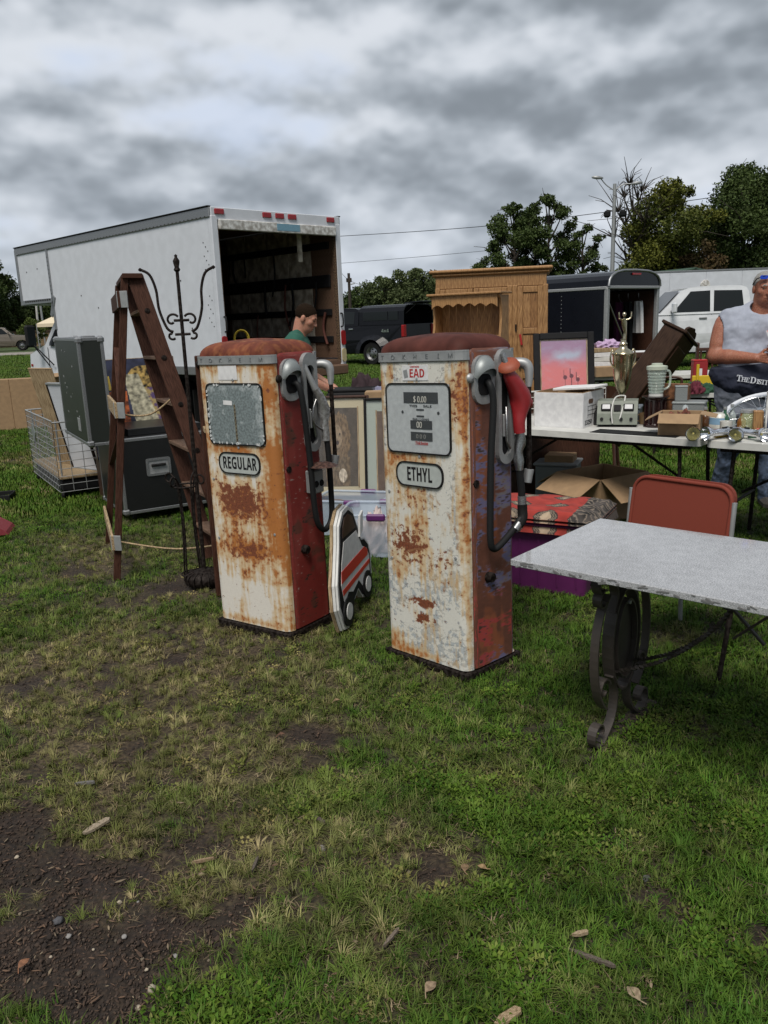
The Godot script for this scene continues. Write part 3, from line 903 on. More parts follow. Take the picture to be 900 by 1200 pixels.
		if face > 0:
			for k in 7: letters(band, "TOKHEIM"[k], 0.019, M.alu, Transform3D(Basis(), Vector3(-0.205 + k * 0.068, 1.4315, hd + 0.0078)), 1.3, 0.003, false, "letter", 400)
	# window of the meter
	var wc := Vector3(0.0, 1.163, hd + 0.002)
	var gs := S()
	frame_ring(gs, rrect(0.388, 0.312, 0.034, 5), rrect(0.374, 0.298, 0.029, 5), 0.012, Transform3D(Basis(), wc))
	var win := add("meter_window", gs, M.rubber, t)
	if kind == 0:
		var pl := S()
		var gn := noise(95, 0.16, 3)
		var gb := noise(96, 0.03, 4)
		var gim := Image.create(150, 120, false, Image.FORMAT_RGB8)
		for y in 120:
			for x in 150:
				var k := gn.get_noise_2d(x, y)
				var pale := clampf(sm(0.80, 1.0, x / 150.0 + gb.get_noise_2d(x, y) * 0.3) + sm(0.16, 0.0, y / 120.0 + gb.get_noise_2d(x + 50, y) * 0.2) + sm(0.06, 0.0, x / 150.0 + gb.get_noise_2d(x, y + 70) * 0.1) + sm(0.45, 0.6, gb.get_noise_2d(x * 1.5, y * 1.5 + 200)), 0, 1)
				var g := Vector3(0.18, 0.215, 0.22) * (1.0 + 0.6 * k)
				g = g.lerp(Vector3(0.40, 0.44, 0.45), pale * (0.65 + 0.5 * k))
				gim.set_pixel(x, y, Color(clampf(g.x, 0, 1), clampf(g.y, 0, 1), clampf(g.z, 0, 1)).linear_to_srgb())
		quad(pl, wc + Vector3(-0.188, -0.15, 0.0025), wc + Vector3(0.188, -0.15, 0.0025), wc + Vector3(0.188, 0.15, 0.0025), wc + Vector3(-0.188, 0.15, 0.0025))
		tag(add("blanking_sheet", pl, uvmat(imtex(gim), 0.45, 0.2), win), "mottled grey sheet over the meter opening")
		# residue that ran down the sheet, and a torn scrap of sticker
		part("stain", win, mat(lin(0.17, 0.155, 0.10), 0.7, 0.0, T.rust, Vector3.ONE * 9), wc + Vector3(0.0, -0.045, 0.0032), Vector3(0.012, 0.19, 0.0012))
		part("sticker_scrap", win, M.paper, wc + Vector3(-0.045, 0.058, 0.0036), Vector3(0.06, 0.022, 0.0014), 0.0, Basis(Vector3(0, 0, 1), -0.05))
		var chips := S()
		rng.seed = 5
		for i in 46:
			var a := rng.randf() * TAU
			var p := Vector2(clampf(cos(a) * 1.35, -1, 1) * 0.184, clampf(sin(a) * 1.35, -1, 1) * 0.146)
			if p.length() > 0.222: p *= 0.222 / p.length()
			bx(chips, wc + Vector3(p.x, p.y, 0.0062), Vector3(rng.randf_range(0.004, 0.016), rng.randf_range(0.004, 0.012), 0.0016), 0.0005, Basis(Vector3(0, 0, 1), rng.randf() * 3.0))
		tag(add("sealant_flakes", chips, mat(lin(0.5, 0.52, 0.52), 0.7), win), "", "", "", "stuff")
	else:
		var dial := mat(lin(0.40, 0.425, 0.43), 0.5, 0.0, T.soft, Vector3.ONE * 5)
		part("dial_plate", win, dial, wc + Vector3(0, 0, 0.0005), Vector3(0.376, 0.3, 0.004), 0.0)
		var dz := Transform3D(Basis(), wc + Vector3(0, 0, 0.0035))
		var blk := mat(lin(0.012, 0.014, 0.016), 0.5)
		var ivory := mat(lin(0.55, 0.54, 0.48), 0.6)
		for w in [[0.022, 0.092, 0.205, 0.048], [0.022, -0.026, 0.130, 0.038], [0.022, -0.077, 0.130, 0.038], [0.018, 0.040, 0.045, 0.007], [0.018, 0.012, 0.045, 0.007]]:
			part("counter_window", win, blk, dz * Vector3(w[0], w[1], 0), Vector3(w[2], w[3], 0.003), 0.0008)
		letters(win, "$ 0.00", 0.026, ivory, dz.translated(Vector3(0.02, 0.085, 0.0022)), 0.8, 0.001, false, "digits", 400)
		letters(win, "00", 0.026, ivory, dz.translated(Vector3(0.012, -0.026, 0.0022)), 0.85, 0.001, false, "digits", 400)
		letters(win, "0 0 0", 0.018, mat(lin(0.2, 0.2, 0.18), 0.6), dz.translated(Vector3(0.02, -0.077, 0.0022)), 1.1, 0.001, false, "digits", 400)
		letters(win, "THIS", 0.0095, blk, dz.translated(Vector3(-0.022, 0.056, 0.0004)), 1.7, 0.001, false)
		letters(win, "SALE", 0.0095, blk, dz.translated(Vector3(0.062, 0.056, 0.0004)), 1.7, 0.001, false)
		letters(win, "GALLONS", 0.0095, blk, dz.translated(Vector3(0.02, -0.002, 0.0004)), 1.7, 0.001, false)
		letters(win, "Tokheim", 0.014, M.red, dz.translated(Vector3(0.022, -0.107, 0.0004)) * Transform3D(Basis(Vector3(1, 0, 0), Vector3(0.25, 1, 0), Vector3(0, 0, 1)), Vector3.ZERO), 0.9, 0.001, true)
		for sc in [[-0.09, 0.028], [0.125, 0.028]]:
			turned("screw", win, blk, [Vector2(0, 0.002), Vector2(0.007, 0.001), Vector2(0.007, 0)].duplicate(), 10, dz * Transform3D(Basis(Vector3(1, 0, 0), PI / 2), Vector3(sc[0], sc[1], 0.0)))
		tag(part("glass", win, M.clear, wc + Vector3(0, 0, 0.0082), Vector3(0.37, 0.294, 0.0016), 0.0), "clear pane over the meter dial")
	# name lens
	var lc := Vector3(0.0, 0.914, hd + 0.002)
	var ls := S()
	frame_ring(ls, rrect(0.286, 0.112, 0.048, 6), rrect(0.274, 0.100, 0.043, 6), 0.014, Transform3D(Basis(), lc))
	var lens := add("grade_lens", ls, M.rubber, t)
	var lp := S()
	extrude(lp, rrect(0.276, 0.102, 0.044, 6), 0.006, Transform3D(Basis(), lc))
	add("lens_face", lp, mat(lin(0.40, 0.43, 0.41), 0.25, 0.0, T.soft, Vector3.ONE * 4), lens)
	letters(lens, "REGULAR" if kind == 0 else "ETHYL", 0.062, M.black, Transform3D(Basis(), lc + Vector3(0, 0, 0.0035)), 0.62, 0.0015)
	# stickers above the window
	if kind == 1:
		var stk := part("sticker", t, mat(lin(0.62, 0.62, 0.62), 0.6, 0.0, T.soft, Vector3.ONE * 8), Vector3(-0.01, 1.362, hd + 0.001), Vector3(0.155, 0.066, 0.003), 0.0005)
		letters(stk, "EAD", 0.036, M.red, Transform3D(Basis(), Vector3(0.012, -0.002, 0.0018)), 1.0, 0.0012)
		letters(stk, "CONTAINS", 0.008, M.red, Transform3D(Basis(), Vector3(0.0, 0.026, 0.0018)), 1.0, 0.001)
		part("torn_patch", stk, M.dull_alu, Vector3(-0.056, -0.004, 0.001), Vector3(0.026, 0.036, 0.0022), 0.0008, Basis(Vector3(0, 0, 1), 0.2))
	else:
		for i in 3:
			part("paper_strip", t, M.paper, Vector3(-0.075 + i * 0.043, 1.37, hd + 0.001 + 0.0004 * i), Vector3(0.044, 0.07, 0.0025), 0.0, Basis(Vector3(0, 0, 1), 0.02 * (i - 1)))
	for sc in [[-0.2, 0.82], [0.2, 0.56], [-0.2, 0.5], [0.0, 1.335], [0.0, 0.995]]:
		turned("bolt", t, M.dull_alu, [Vector2(0.008, 0), Vector2(0.007, 0.003), Vector2(0.0, 0.004)], 8, Transform3D(Basis(Vector3(1, 0, 0), PI / 2), Vector3(sc[0], sc[1], hd)))
	# ---- fittings on the right side ----
	var sx := hw + 0.006
	var sb := Basis(Vector3(0, 0, -1), Vector3(0, 1, 0), Vector3(1, 0, 0))       # local x runs to the back, z points out of the side
	var hood_z := hd - 0.125
	var boot_z := hd - 0.262
	# hose outlet: plate with a hood over a painted dark opening
	var hp := S()
	extrude(hp, rrect(0.135, 0.205, 0.055, 6), 0.016, Transform3D(sb, Vector3(sx + 0.006, 1.325, hood_z)))
	var outlet := add("hose_outlet", hp, M.dull_alu, t)
	var hd_ := S()
	grid(hd_, func(u: float, v: float):
		var a := PI * u
		var k := sin(PI / 2 * (1.0 - v))
		return Vector3(sx + 0.012 + 0.044 * sin(PI / 2 * v) * (0.25 + 0.75 * sin(a)), 1.340 + sin(a) * 0.086 * (0.50 + 0.50 * k) - 0.012 * v, hood_z + cos(a) * 0.067 * (0.86 + 0.14 * k)), 16, 8)
	add("hood", hd_, M.galv, outlet)
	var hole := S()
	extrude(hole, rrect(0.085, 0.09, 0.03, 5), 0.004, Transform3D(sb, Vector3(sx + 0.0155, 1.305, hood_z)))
	add("hole", hole, M.dark, outlet)  # flat plate whose black colour stands in for the shade inside the opening
	# nozzle boot
	var bo := S()
	frame_ring(bo, rrect(0.112, 0.50, 0.056, 7), rrect(0.066, 0.40, 0.033, 7, 0.0, -0.012), 0.03, Transform3D(sb, Vector3(sx + 0.008, 1.20, boot_z)))
	var boot := add("nozzle_boot", bo, M.dull_alu, t)
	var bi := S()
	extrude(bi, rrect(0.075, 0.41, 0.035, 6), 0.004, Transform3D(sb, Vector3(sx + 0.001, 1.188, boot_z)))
	add("recess_shade", bi, M.dark, boot)  # not sunk in: a flat plate with the boot's inner shade painted on
	part("latch", boot, M.dull_alu, Vector3(sx + 0.012, 1.12, boot_z + 0.012), Vector3(0.02, 0.10, 0.012), 0.004)
	part("lever", boot, M.steel, Vector3(sx + 0.015, 1.09, boot_z - 0.006), Vector3(0.016, 0.14, 0.01), 0.004, Basis(Vector3(1, 0, 0), 0.18))
	# hook and guard rod behind
	var gz := -hd - 0.012
	var gr := S()
	tube(gr, curve([Vector3(sx - 0.03, 1.385, gz + 0.02), Vector3(sx + 0.015, 1.385, gz - 0.005), Vector3(sx + 0.038, 1.36, gz - 0.02), Vector3(sx + 0.04, 1.28, gz - 0.02)], 5), [0.022, 0.022, 0.022, 0.022, 0.022, 0.023, 0.024, 0.024, 0.024, 0.023, 0.022, 0.02, 0.018, 0.017, 0.015, 0.012], 10)
	var hook := add("rear_hanger", gr, M.dull_alu, t)
	rod("guard_rod", hook, M.iron, [Vector3(sx + 0.04, 1.32, gz - 0.02), Vector3(sx + 0.04, 0.90, gz - 0.02)], 0.011)
	rod("rod_foot", hook, M.dull_alu, [Vector3(sx + 0.04, 0.91, gz - 0.02), Vector3(sx + 0.036, 0.85, gz - 0.01)], [0.022, 0.019], 10)
	# hose and nozzle
	var nz := sx + 0.055
	var noz: Node3D
	if kind == 1:
		var hz := [Vector3(sx + 0.015, 1.315, hood_z - 0.01), Vector3(sx + 0.045, 1.30, hood_z), Vector3(sx + 0.055, 1.22, hood_z - 0.005), Vector3(sx + 0.05, 1.0, hood_z + 0.01), Vector3(sx + 0.05, 0.76, hood_z + 0.02), Vector3(sx + 0.05, 0.63, hood_z + 0.02), Vector3(sx + 0.05, 0.595, hood_z + 0.0), Vector3(sx + 0.055, 0.605, hood_z - 0.04), Vector3(sx + 0.055, 0.655, boot_z + 0.005), Vector3(sx + 0.06, 0.70, boot_z - 0.045)]
		rod("hose", t, M.hose, curve(hz, 6), 0.0152, 10)
		rod("hose_end", t, M.hose, curve([Vector3(nz, 0.735, boot_z - 0.065), Vector3(nz, 0.83, boot_z - 0.06), Vector3(nz, 0.93, boot_z - 0.045)], 5), 0.0165, 10)
		rod("hose_coupling", t, M.rubber, curve([Vector3(sx + 0.06, 0.672, boot_z - 0.03), Vector3(sx + 0.06, 0.70, boot_z - 0.06), Vector3(nz, 0.735, boot_z - 0.066), Vector3(nz, 0.76, boot_z - 0.065)], 4), 0.022, 10)
		rod("hose_band", t, M.alu, [Vector3(sx + 0.057, 0.655, boot_z - 0.005), Vector3(sx + 0.06, 0.678, boot_z - 0.032)], 0.0195, 10)
		rod("hose_band", t, M.alu, [Vector3(nz, 0.762, boot_z - 0.064), Vector3(nz, 0.80, boot_z - 0.063)], 0.0195, 10)
		var redm := mat(lin(0.27, 0.012, 0.016), 0.42, 0.0, T.soft, Vector3.ONE * 7)
		redm.clearcoat_enabled = true; redm.clearcoat = 0.3
		var ns := S()
		tube(ns, curve([Vector3(nz, 1.085, boot_z - 0.05), Vector3(nz, 1.13, boot_z - 0.046), Vector3(nz + 0.002, 1.18, boot_z - 0.05), Vector3(nz + 0.008, 1.235, boot_z - 0.045), Vector3(nz + 0.004, 1.285, boot_z - 0.02), Vector3(nz - 0.004, 1.33, boot_z + 0.008), Vector3(nz - 0.012, 1.355, boot_z + 0.018)], 3), [0.026, 0.026, 0.027, 0.027, 0.029, 0.032, 0.036, 0.042, 0.047, 0.049, 0.047, 0.043, 0.04, 0.037, 0.034, 0.031, 0.028, 0.025, 0.023], 14)
		noz = add("nozzle", ns, redm, t)
		tag(noz, "red plastic covered fuel nozzle")
		var bulge := S()
		lathe(bulge, [Vector2(0, -0.03), Vector2(0.018, -0.026), Vector2(0.028, -0.01), Vector2(0.028, 0.006), Vector2(0.02, 0.022), Vector2(0, 0.03)], 14, Transform3D(Basis(), Vector3(nz + 0.012, 1.215, boot_z - 0.085)))
		add("valve_cap", bulge, redm, noz)
		var gd := S()
		lathe(gd, [Vector2(0.0, -0.012), Vector2(0.034, -0.010), Vector2(0.052, 0.0), Vector2(0.045, 0.016), Vector2(0.02, 0.022), Vector2(0, 0.023)], 16, Transform3D(Basis(Vector3(1, 0, 0), 0.55) * Basis(Vector3(0, 0, 1), -0.2), Vector3(nz - 0.012, 1.375, boot_z + 0.012)))
		add("splash_guard", gd, mat(lin(0.36, 0.075, 0.03), 0.6, 0.0, T.fine, Vector3.ONE * 6), noz)
		rod("spout", noz, M.alu, [Vector3(nz - 0.012, 1.37, boot_z + 0.015), Vector3(nz - 0.03, 1.43, boot_z + 0.03)], 0.013, 8)
		rod("swivel", noz, M.steel, curve([Vector3(nz, 1.10, boot_z - 0.05), Vector3(nz + 0.002, 1.05, boot_z - 0.052), Vector3(nz - 0.004, 1.0, boot_z - 0.044), Vector3(nz, 0.95, boot_z - 0.044), Vector3(nz, 0.92, boot_z - 0.046)], 3), [0.018, 0.018, 0.021, 0.025, 0.026, 0.022, 0.019, 0.021, 0.023, 0.022, 0.019, 0.018, 0.018], 10)
		var tg := S()
		tube(tg, curve([Vector3(sx + 0.03, 1.20, boot_z + 0.012), Vector3(sx + 0.045, 1.14, boot_z + 0.03), Vector3(sx + 0.045, 1.06, boot_z + 0.028), Vector3(sx + 0.04, 1.02, boot_z)], 5), 0.006, 8)
		add("trigger_guard", tg, M.steel, noz)
	else:
		var hz := [Vector3(sx + 0.015, 1.31, hood_z - 0.005), Vector3(sx + 0.045, 1.30, hood_z - 0.01), Vector3(sx + 0.06, 1.24, hood_z - 0.015), Vector3(sx + 0.062, 1.08, hood_z - 0.03), Vector3(sx + 0.062, 0.88, hood_z - 0.045), Vector3(sx + 0.06, 0.70, hood_z - 0.055), Vector3(sx + 0.06, 0.60, hood_z - 0.07), Vector3(sx + 0.06, 0.55, hood_z - 0.105), Vector3(sx + 0.06, 0.545, boot_z - 0.01), Vector3(sx + 0.06, 0.60, boot_z - 0.055), Vector3(sx + 0.06, 0.75, boot_z - 0.062), Vector3(sx + 0.06, 0.92, boot_z - 0.06), Vector3(sx + 0.058, 1.01, boot_z - 0.055)]
		rod("hose", t, M.hose, curve(hz, 6), 0.0152, 10)
		var ns := S()
		tube(ns, curve([Vector3(nz, 1.0, boot_z - 0.052), Vector3(nz, 1.06, boot_z - 0.052), Vector3(nz, 1.11, boot_z - 0.05), Vector3(nz + 0.002, 1.165, boot_z - 0.046), Vector3(nz, 1.215, boot_z - 0.03), Vector3(nz - 0.01, 1.27, boot_z - 0.002)], 3), [0.021, 0.021, 0.021, 0.021, 0.019, 0.019, 0.021, 0.026, 0.031, 0.033, 0.03, 0.027, 0.026, 0.024, 0.022, 0.019], 12)
		noz = add("nozzle", ns, mat(lin(0.45, 0.46, 0.47), 0.42, 0.6, T.blotch, Vector3.ONE * 7), t)
		tag(noz, "bare grey metal fuel nozzle")
		rod("spout", noz, M.dull_alu, [Vector3(nz - 0.008, 1.26, boot_z - 0.004), Vector3(nz - 0.025, 1.33, boot_z + 0.018), Vector3(nz - 0.045, 1.40, boot_z + 0.035)], [0.018, 0.014, 0.011], 8)
		rod("valve_cap", noz, M.rubber, [Vector3(nz, 1.16, boot_z - 0.06), Vector3(nz, 1.152, boot_z - 0.095)], 0.017, 10)
		rod("trigger_guard", noz, M.steel, curve([Vector3(nz - 0.01, 1.22, boot_z - 0.01), Vector3(nz - 0.012, 1.17, boot_z + 0.018), Vector3(nz - 0.012, 1.10, boot_z + 0.02), Vector3(nz, 1.05, boot_z - 0.045)], 5), 0.006, 8)
		# switch box under a rusty rain cap
		var sw := part("switch_box", t, M.galv, Vector3(sx + 0.03, 0.80, boot_z + 0.03), Vector3(0.055, 0.12, 0.085), 0.006)
		var cap := S()
		grid(cap, func(u: float, v: float):
			var a := TAU * u
			return Vector3(0.055 + cos(a) * 0.085 * v, 0.105 - 0.022 * v * v, sin(a) * 0.08 * v), 20, 5)
		add("rain_cap", cap, mat(lin(0.11, 0.055, 0.04), 0.6, 0.2, T.rust, Vector3.ONE * 6), sw)
		for k in 2:
			turned("socket", sw, M.dark, [Vector2(0.018, 0), Vector2(0.015, 0.004), Vector2(0, 0.004)], 10, Transform3D(Basis(Vector3(0, 0, 1), -PI / 2), Vector3(0.028, -0.01, 0.02 - 0.042 * k)))
	# lower fittings: padlock stub and small rivets
	rod("pipe_stub", t, M.iron, [Vector3(sx - 0.01, 0.455, hood_z - 0.02), Vector3(sx + 0.018, 0.455, hood_z - 0.02), Vector3(sx + 0.03, 0.455, hood_z - 0.02)], [0.024, 0.024, 0.02], 10)
	rod("lock_plate", t, M.iron, [Vector3(sx - 0.006, 0.885, hd - 0.075), Vector3(sx + 0.004, 0.885, hd - 0.075)], 0.017, 8)
	turned("dome_bolt", t, M.dull_alu if kind == 1 else M.iron, [Vector2(0.021, 0), Vector2(0.019, 0.008), Vector2(0.011, 0.014), Vector2(0, 0.016)], 12, Transform3D(Basis(Vector3(0, 0, 1), -PI / 2), Vector3(sx, 1.335, hd - 0.045)))
	return t
func make_pumps() -> void:
	make_pump("fuel_pump", "rusty white fronted fuel pump reading ETHYL with a red nozzle", Vector3(0.304, -0.004, -3.60), -0.81, Vector2(0.031, -0.025), 1)
	make_pump("fuel_pump", "rust stained fuel pump reading REGULAR with faded red sides", Vector3(-0.611, -0.008, -4.168), -0.605, Vector2(0.012, -0.004), 0)

# ---------- vehicles ----------
const FWD := Basis(Vector3(0, 0, -1), Vector3(0, 1, 0), Vector3(1, 0, 0))    # outline x runs forward from the rear, y up, thickness across
func slab(st, poly, wf):       # an outline given thickness 2 * wf(y) across
	if Geometry2D.is_polygon_clockwise(poly): poly.reverse()
	var ix = Geometry2D.triangulate_polygon(poly)
	for i in range(0, ix.size(), 3):
		var q = [poly[ix[i]], poly[ix[i + 1]], poly[ix[i + 2]]]
		if (q[1] - q[0]).cross(q[2] - q[0]) < 0: q = [q[0], q[2], q[1]]
		var a = q.map(func(p): return FWD * Vector3(p.x, p.y, wf.call(p.y)))
		var b = q.map(func(p): return FWD * Vector3(p.x, p.y, -wf.call(p.y)))
		tri(st, a[0], a[1], a[2]); tri(st, b[0], b[2], b[1])
	for i in poly.size():
		var a = poly[i]
		var b = poly[(i + 1) % poly.size()]
		quad(st, FWD * Vector3(a.x, a.y, -wf.call(a.y)), FWD * Vector3(b.x, b.y, -wf.call(b.y)), FWD * Vector3(b.x, b.y, wf.call(b.y)), FWD * Vector3(a.x, a.y, wf.call(a.y)))
func side_patch(st, poly, wf, sg, off, thick = 0.012):     # a thin piece lying on a vehicle side
	if Geometry2D.is_polygon_clockwise(poly): poly.reverse()
	var ix = Geometry2D.triangulate_polygon(poly)
	for i in range(0, ix.size(), 3):
		var q = [poly[ix[i]], poly[ix[i + 1]], poly[ix[i + 2]]]
		if ((q[1] - q[0]).cross(q[2] - q[0]) < 0) == (sg > 0): q = [q[0], q[2], q[1]]
		var a = q.map(func(p): return FWD * Vector3(p.x, p.y, sg * (wf.call(p.y) + off)))
		tri(st, a[0], a[1], a[2])
	for i in poly.size():
		var a = poly[i]
		var b = poly[(i + 1) % poly.size()]
		var k0 = wf.call(a.y) + off
		var k1 = wf.call(b.y) + off
		oq(st, FWD * Vector3(a.x, a.y, sg * k0), FWD * Vector3(b.x, b.y, sg * k1), FWD * Vector3(b.x, b.y, sg * (k1 - thick)), FWD * Vector3(a.x, a.y, sg * (k0 - thick)), FWD * Vector3(poly[ix[0]].x * 0.34 + poly[ix[1]].x * 0.33 + poly[ix[2]].x * 0.33, (poly[ix[0]].y + poly[ix[1]].y + poly[ix[2]].y) / 3.0, sg * k0))
func pv(a):
	var o = PackedVector2Array()
	for i in range(0, a.size(), 2): o.append(Vector2(a[i], a[i + 1]))
	return o
func arch(cx, cy, r, x0 = 1):      # points of a wheel arch from rear to front
	var o = []
	for i in 9:
		var a = PI - PI * i / 8.0
		o.append_array([cx + cos(a) * r, cy + sin(a) * r])
	return o
func wheel(parent, x, y, fz, r, w, rim_mat, sg):
	var xf = Transform3D(Basis(Vector3(0, 0, 1), -PI / 2 * sg), FWD * Vector3(fz, y, x))
	var ty = S()
	lathe(ty, [Vector2(r * 0.6, -w / 2), Vector2(r * 0.9, -w / 2), Vector2(r, -w * 0.3), Vector2(r, w * 0.3), Vector2(r * 0.92, w / 2), Vector2(r * 0.6, w / 2)], 24, xf)
	var wh = add("wheel", ty, M.rubber, parent)
	var rm = S()
	lathe(rm, [Vector2(r * 0.62, w * 0.36), Vector2(r * 0.6, w * 0.48), Vector2(r * 0.54, w * 0.34), Vector2(r * 0.46, w * 0.18), Vector2(r * 0.2, w * 0.30), Vector2(r * 0.17, w * 0.44), Vector2(0, w * 0.46)], 20, xf)
	var rim = add("rim", rm, rim_mat, wh)
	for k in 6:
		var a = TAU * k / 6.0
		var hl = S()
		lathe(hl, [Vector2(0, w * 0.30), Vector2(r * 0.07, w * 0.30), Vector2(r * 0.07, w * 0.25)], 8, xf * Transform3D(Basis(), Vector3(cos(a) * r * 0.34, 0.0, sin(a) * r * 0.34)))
		add("rim_hole_shade", hl, M.dark, wh)  # dark disc laid on the rim, painting the shade of a hole
func pickup(called, label, at, turn, paint, opt):
	var t = thing(called, label, "pickup truck", at, turn)
	var wr = opt.wheel
	var belt = opt.belt
	var L = 5.85
	var rx = 1.28
	var fx = 4.95
	var hw = 0.98
	var bodyw = func(y): return hw - 0.05 * pow(absf(y - 0.85) / 0.45, 2.0)
	var pts = [0.0, 0.55, 0.04, belt]
	var low = 0.42
	var o = PackedVector2Array()
	for q in [[0.0, 0.58], [rx - wr - 0.07, 0.45]]: o.append(Vector2(q[0], q[1]))
	for i in 9:
		var a = PI - PI * i / 8.0
		o.append(Vector2(rx + cos(a) * (wr + 0.07), maxf(wr + sin(a) * (wr + 0.07), 0.45)))
	o.append(Vector2(rx + wr + 0.09, low)); o.append(Vector2(fx - wr - 0.09, low))
	for i in 9:
		var a = PI - PI * i / 8.0
		o.append(Vector2(fx + cos(a) * (wr + 0.07), maxf(wr + sin(a) * (wr + 0.07), 0.45)))
	for q in [[L - 0.06, 0.45], [L, 0.55], [L, belt - 0.28], [L - 0.12, belt - 0.13], [4.25, belt - 0.02], [4.05, belt + 0.0], [0.03, belt]]: o.append(Vector2(q[0], q[1]))
	var st = S()
	slab(st, o, bodyw)
	add("body", st, paint, t)
	part("chassis", t, M.dark, Vector3(0, 0.52, -L / 2), Vector3(1.5, 0.3, L - 0.5), 0.02)
	# cab
	var roof = opt.roof
	var cw = func(y): return lerpf(0.93, 0.74, clampf((y - belt) / (roof - belt), 0, 1))
	var cs = S()
	var x0 = 1.95
	slab(cs, pv([x0, belt - 0.01, x0 + 0.07, roof - 0.14, x0 + 0.12, roof - 0.05, x0 + 0.25, roof - 0.005, x0 + 0.8, roof + 0.015, x0 + 1.35, roof + 0.01, x0 + 1.6, roof - 0.02, x0 + 1.78, roof - 0.08, x0 + 2.1, belt + 0.27, 4.34, belt - 0.01]), cw)
	add("cab", cs, paint, t)
	for sg in [-1.0, 1.0]:
		for w in [pv([x0 + 0.2, belt + 0.05, x0 + 0.24, roof - 0.12, x0 + 0.95, roof - 0.10, x0 + 0.98, belt + 0.05]), pv([x0 + 1.07, belt + 0.05, x0 + 1.05, roof - 0.10, x0 + 1.55, roof - 0.11, x0 + 2.02, belt + 0.05])]:
			var ws = S()
			side_patch(ws, w, cw, sg, 0.006)
			add("window", ws, M.glass_dark, t)
		# shut lines of the doors
		for dx in [x0 + 0.12, x0 + 1.02, x0 + 2.1]:
			var ds = S()
			side_patch(ds, pv([dx, 0.5, dx, belt - 0.02, dx + 0.012, belt - 0.02, dx + 0.012, 0.5]), bodyw, sg, 0.003, 0.004)
			add("door_gap", ds, M.dark, t)
		for dx in [x0 + 0.22, x0 + 1.15]:
			part("door_handle", t, opt.handle, FWD * Vector3(dx + 0.1, belt - 0.12, sg * (bodyw.call(belt - 0.12) + 0.012)), Vector3(0.03, 0.04, 0.2), 0.008)
		part("mirror", t, paint if opt.cap == false else M.black, FWD * Vector3(4.0, belt + 0.17, sg * 1.13), Vector3(0.22, 0.26, 0.1), 0.03)
		part("mirror_arm", t, M.black, FWD * Vector3(4.0, belt + 0.08, sg * 1.0), Vector3(0.2, 0.05, 0.06), 0.01)
		part("tail_light", t, M.tail_red, FWD * Vector3(0.03, belt - 0.22, sg * 0.885), Vector3(0.17, 0.40, 0.12), 0.02)
		part("headlight", t, M.chrome, FWD * Vector3(L - 0.05, belt - 0.38, sg * 0.72), Vector3(0.4, 0.2, 0.14), 0.03)
		wheel(t, sg * (0.83 if not opt.cap else 0.95), wr, rx, wr, 0.27, opt.rim, sg)
		wheel(t, sg * 0.83, wr, fx, wr, 0.27, opt.rim, sg)
		if opt.cap:       # wide rear fender of a dual rear wheel
			var fs = S()
			var po = []
			for i in 13:
				var a = PI * i / 12.0
				po.append(Vector3(0, wr + sin(a) * (wr + 0.24), -(rx - cos(a) * (wr + 0.42))))
			for i in 12:
				var a = po[i]
				var b = po[i + 1]
				var ai = Vector3(0, wr + sin(PI * i / 12.0) * (wr + 0.08), -(rx - cos(PI * i / 12.0) * (wr + 0.09)))
				var bi = Vector3(0, wr + sin(PI * (i + 1) / 12.0) * (wr + 0.08), -(rx - cos(PI * (i + 1) / 12.0) * (wr + 0.09)))
				var o1 = Vector3(sg * 0.97, 0, 0)
				var o2 = Vector3(sg * 1.16, 0, 0)
				oq(fs, a + o1, b + o1, bi + o2, ai + o2, Vector3(0, 0.5, -rx))
				oq(fs, ai + o2, bi + o2, bi + o1 * 0.8, ai + o1 * 0.8, Vector3(sg * 2.0, 0.5, -rx))
			add("rear_fender", fs, paint, t)
			letters(t, "4x4", 0.11, M.chrome, Transform3D(Basis(Vector3.UP, PI / 2 * sg), Vector3(sg * (hw + 0.003), belt - 0.2, -0.75)), 1.3, 0.006)
	part("rear_bumper", t, opt.bumper, Vector3(0, 0.62, 0.07), Vector3(1.9, 0.18, 0.16), 0.03)
	part("front_bumper", t, opt.bumper, Vector3(0, 0.58, -L - 0.05), Vector3(1.94, 0.24, 0.16), 0.04)
	part("grille", t, M.black, Vector3(0, belt - 0.42, -L - 0.005), Vector3(1.2, 0.32, 0.05), 0.02)
	var gsx = S()
	var gl = [Vector3(-0.8, belt + 0.05, -4.275), Vector3(0.8, belt + 0.05, -4.275), Vector3(0.68, roof - 0.1, -x0 - 1.8), Vector3(-0.68, roof - 0.1, -x0 - 1.8)]
	quad(gsx, gl[1] + Vector3(0, 0.02, -0.02), gl[0] + Vector3(0, 0.02, -0.02), gl[3] + Vector3(0, 0.02, -0.02), gl[2] + Vector3(0, 0.02, -0.02))
	add("windscreen", gsx, M.glass_dark, t)
	if opt.cap:
		var kw = func(y): return lerpf(0.93, 0.80, clampf((y - belt) / (roof + 0.06 - belt), 0, 1))
		var ks = S()
		# canopy shell over the bed, open at the back
		var sec = func(inset):
			var q = []
			for i in 9:
				var a = PI * i / 8.0
				var cx = cos(a)
				q.append(Vector3(signf(cx) * pow(absf(cx), 0.35) * (0.94 - inset), belt + pow(sin(a), 0.45) * (roof + 0.08 - belt - inset), 0))
			return q
		var so = sec.call(0.0)
		var si = sec.call(0.035)
		for i in 8:
			var f = Vector3(0, 0, -1.9)
			oq(ks, so[i], so[i + 1], so[i + 1] + f, so[i] + f, Vector3(0, belt + 0.2, -1))
			oq(ks, si[i], si[i + 1], si[i + 1] + f, si[i] + f, Vector3(0, 9, -1) if i in [3, 4] else Vector3(so[i].x * 4.0, belt, -1))
			oq(ks, so[i], so[i + 1], si[i + 1], si[i], Vector3(0, belt, -3))
		var cap = add("bed_cap", ks, paint, t)
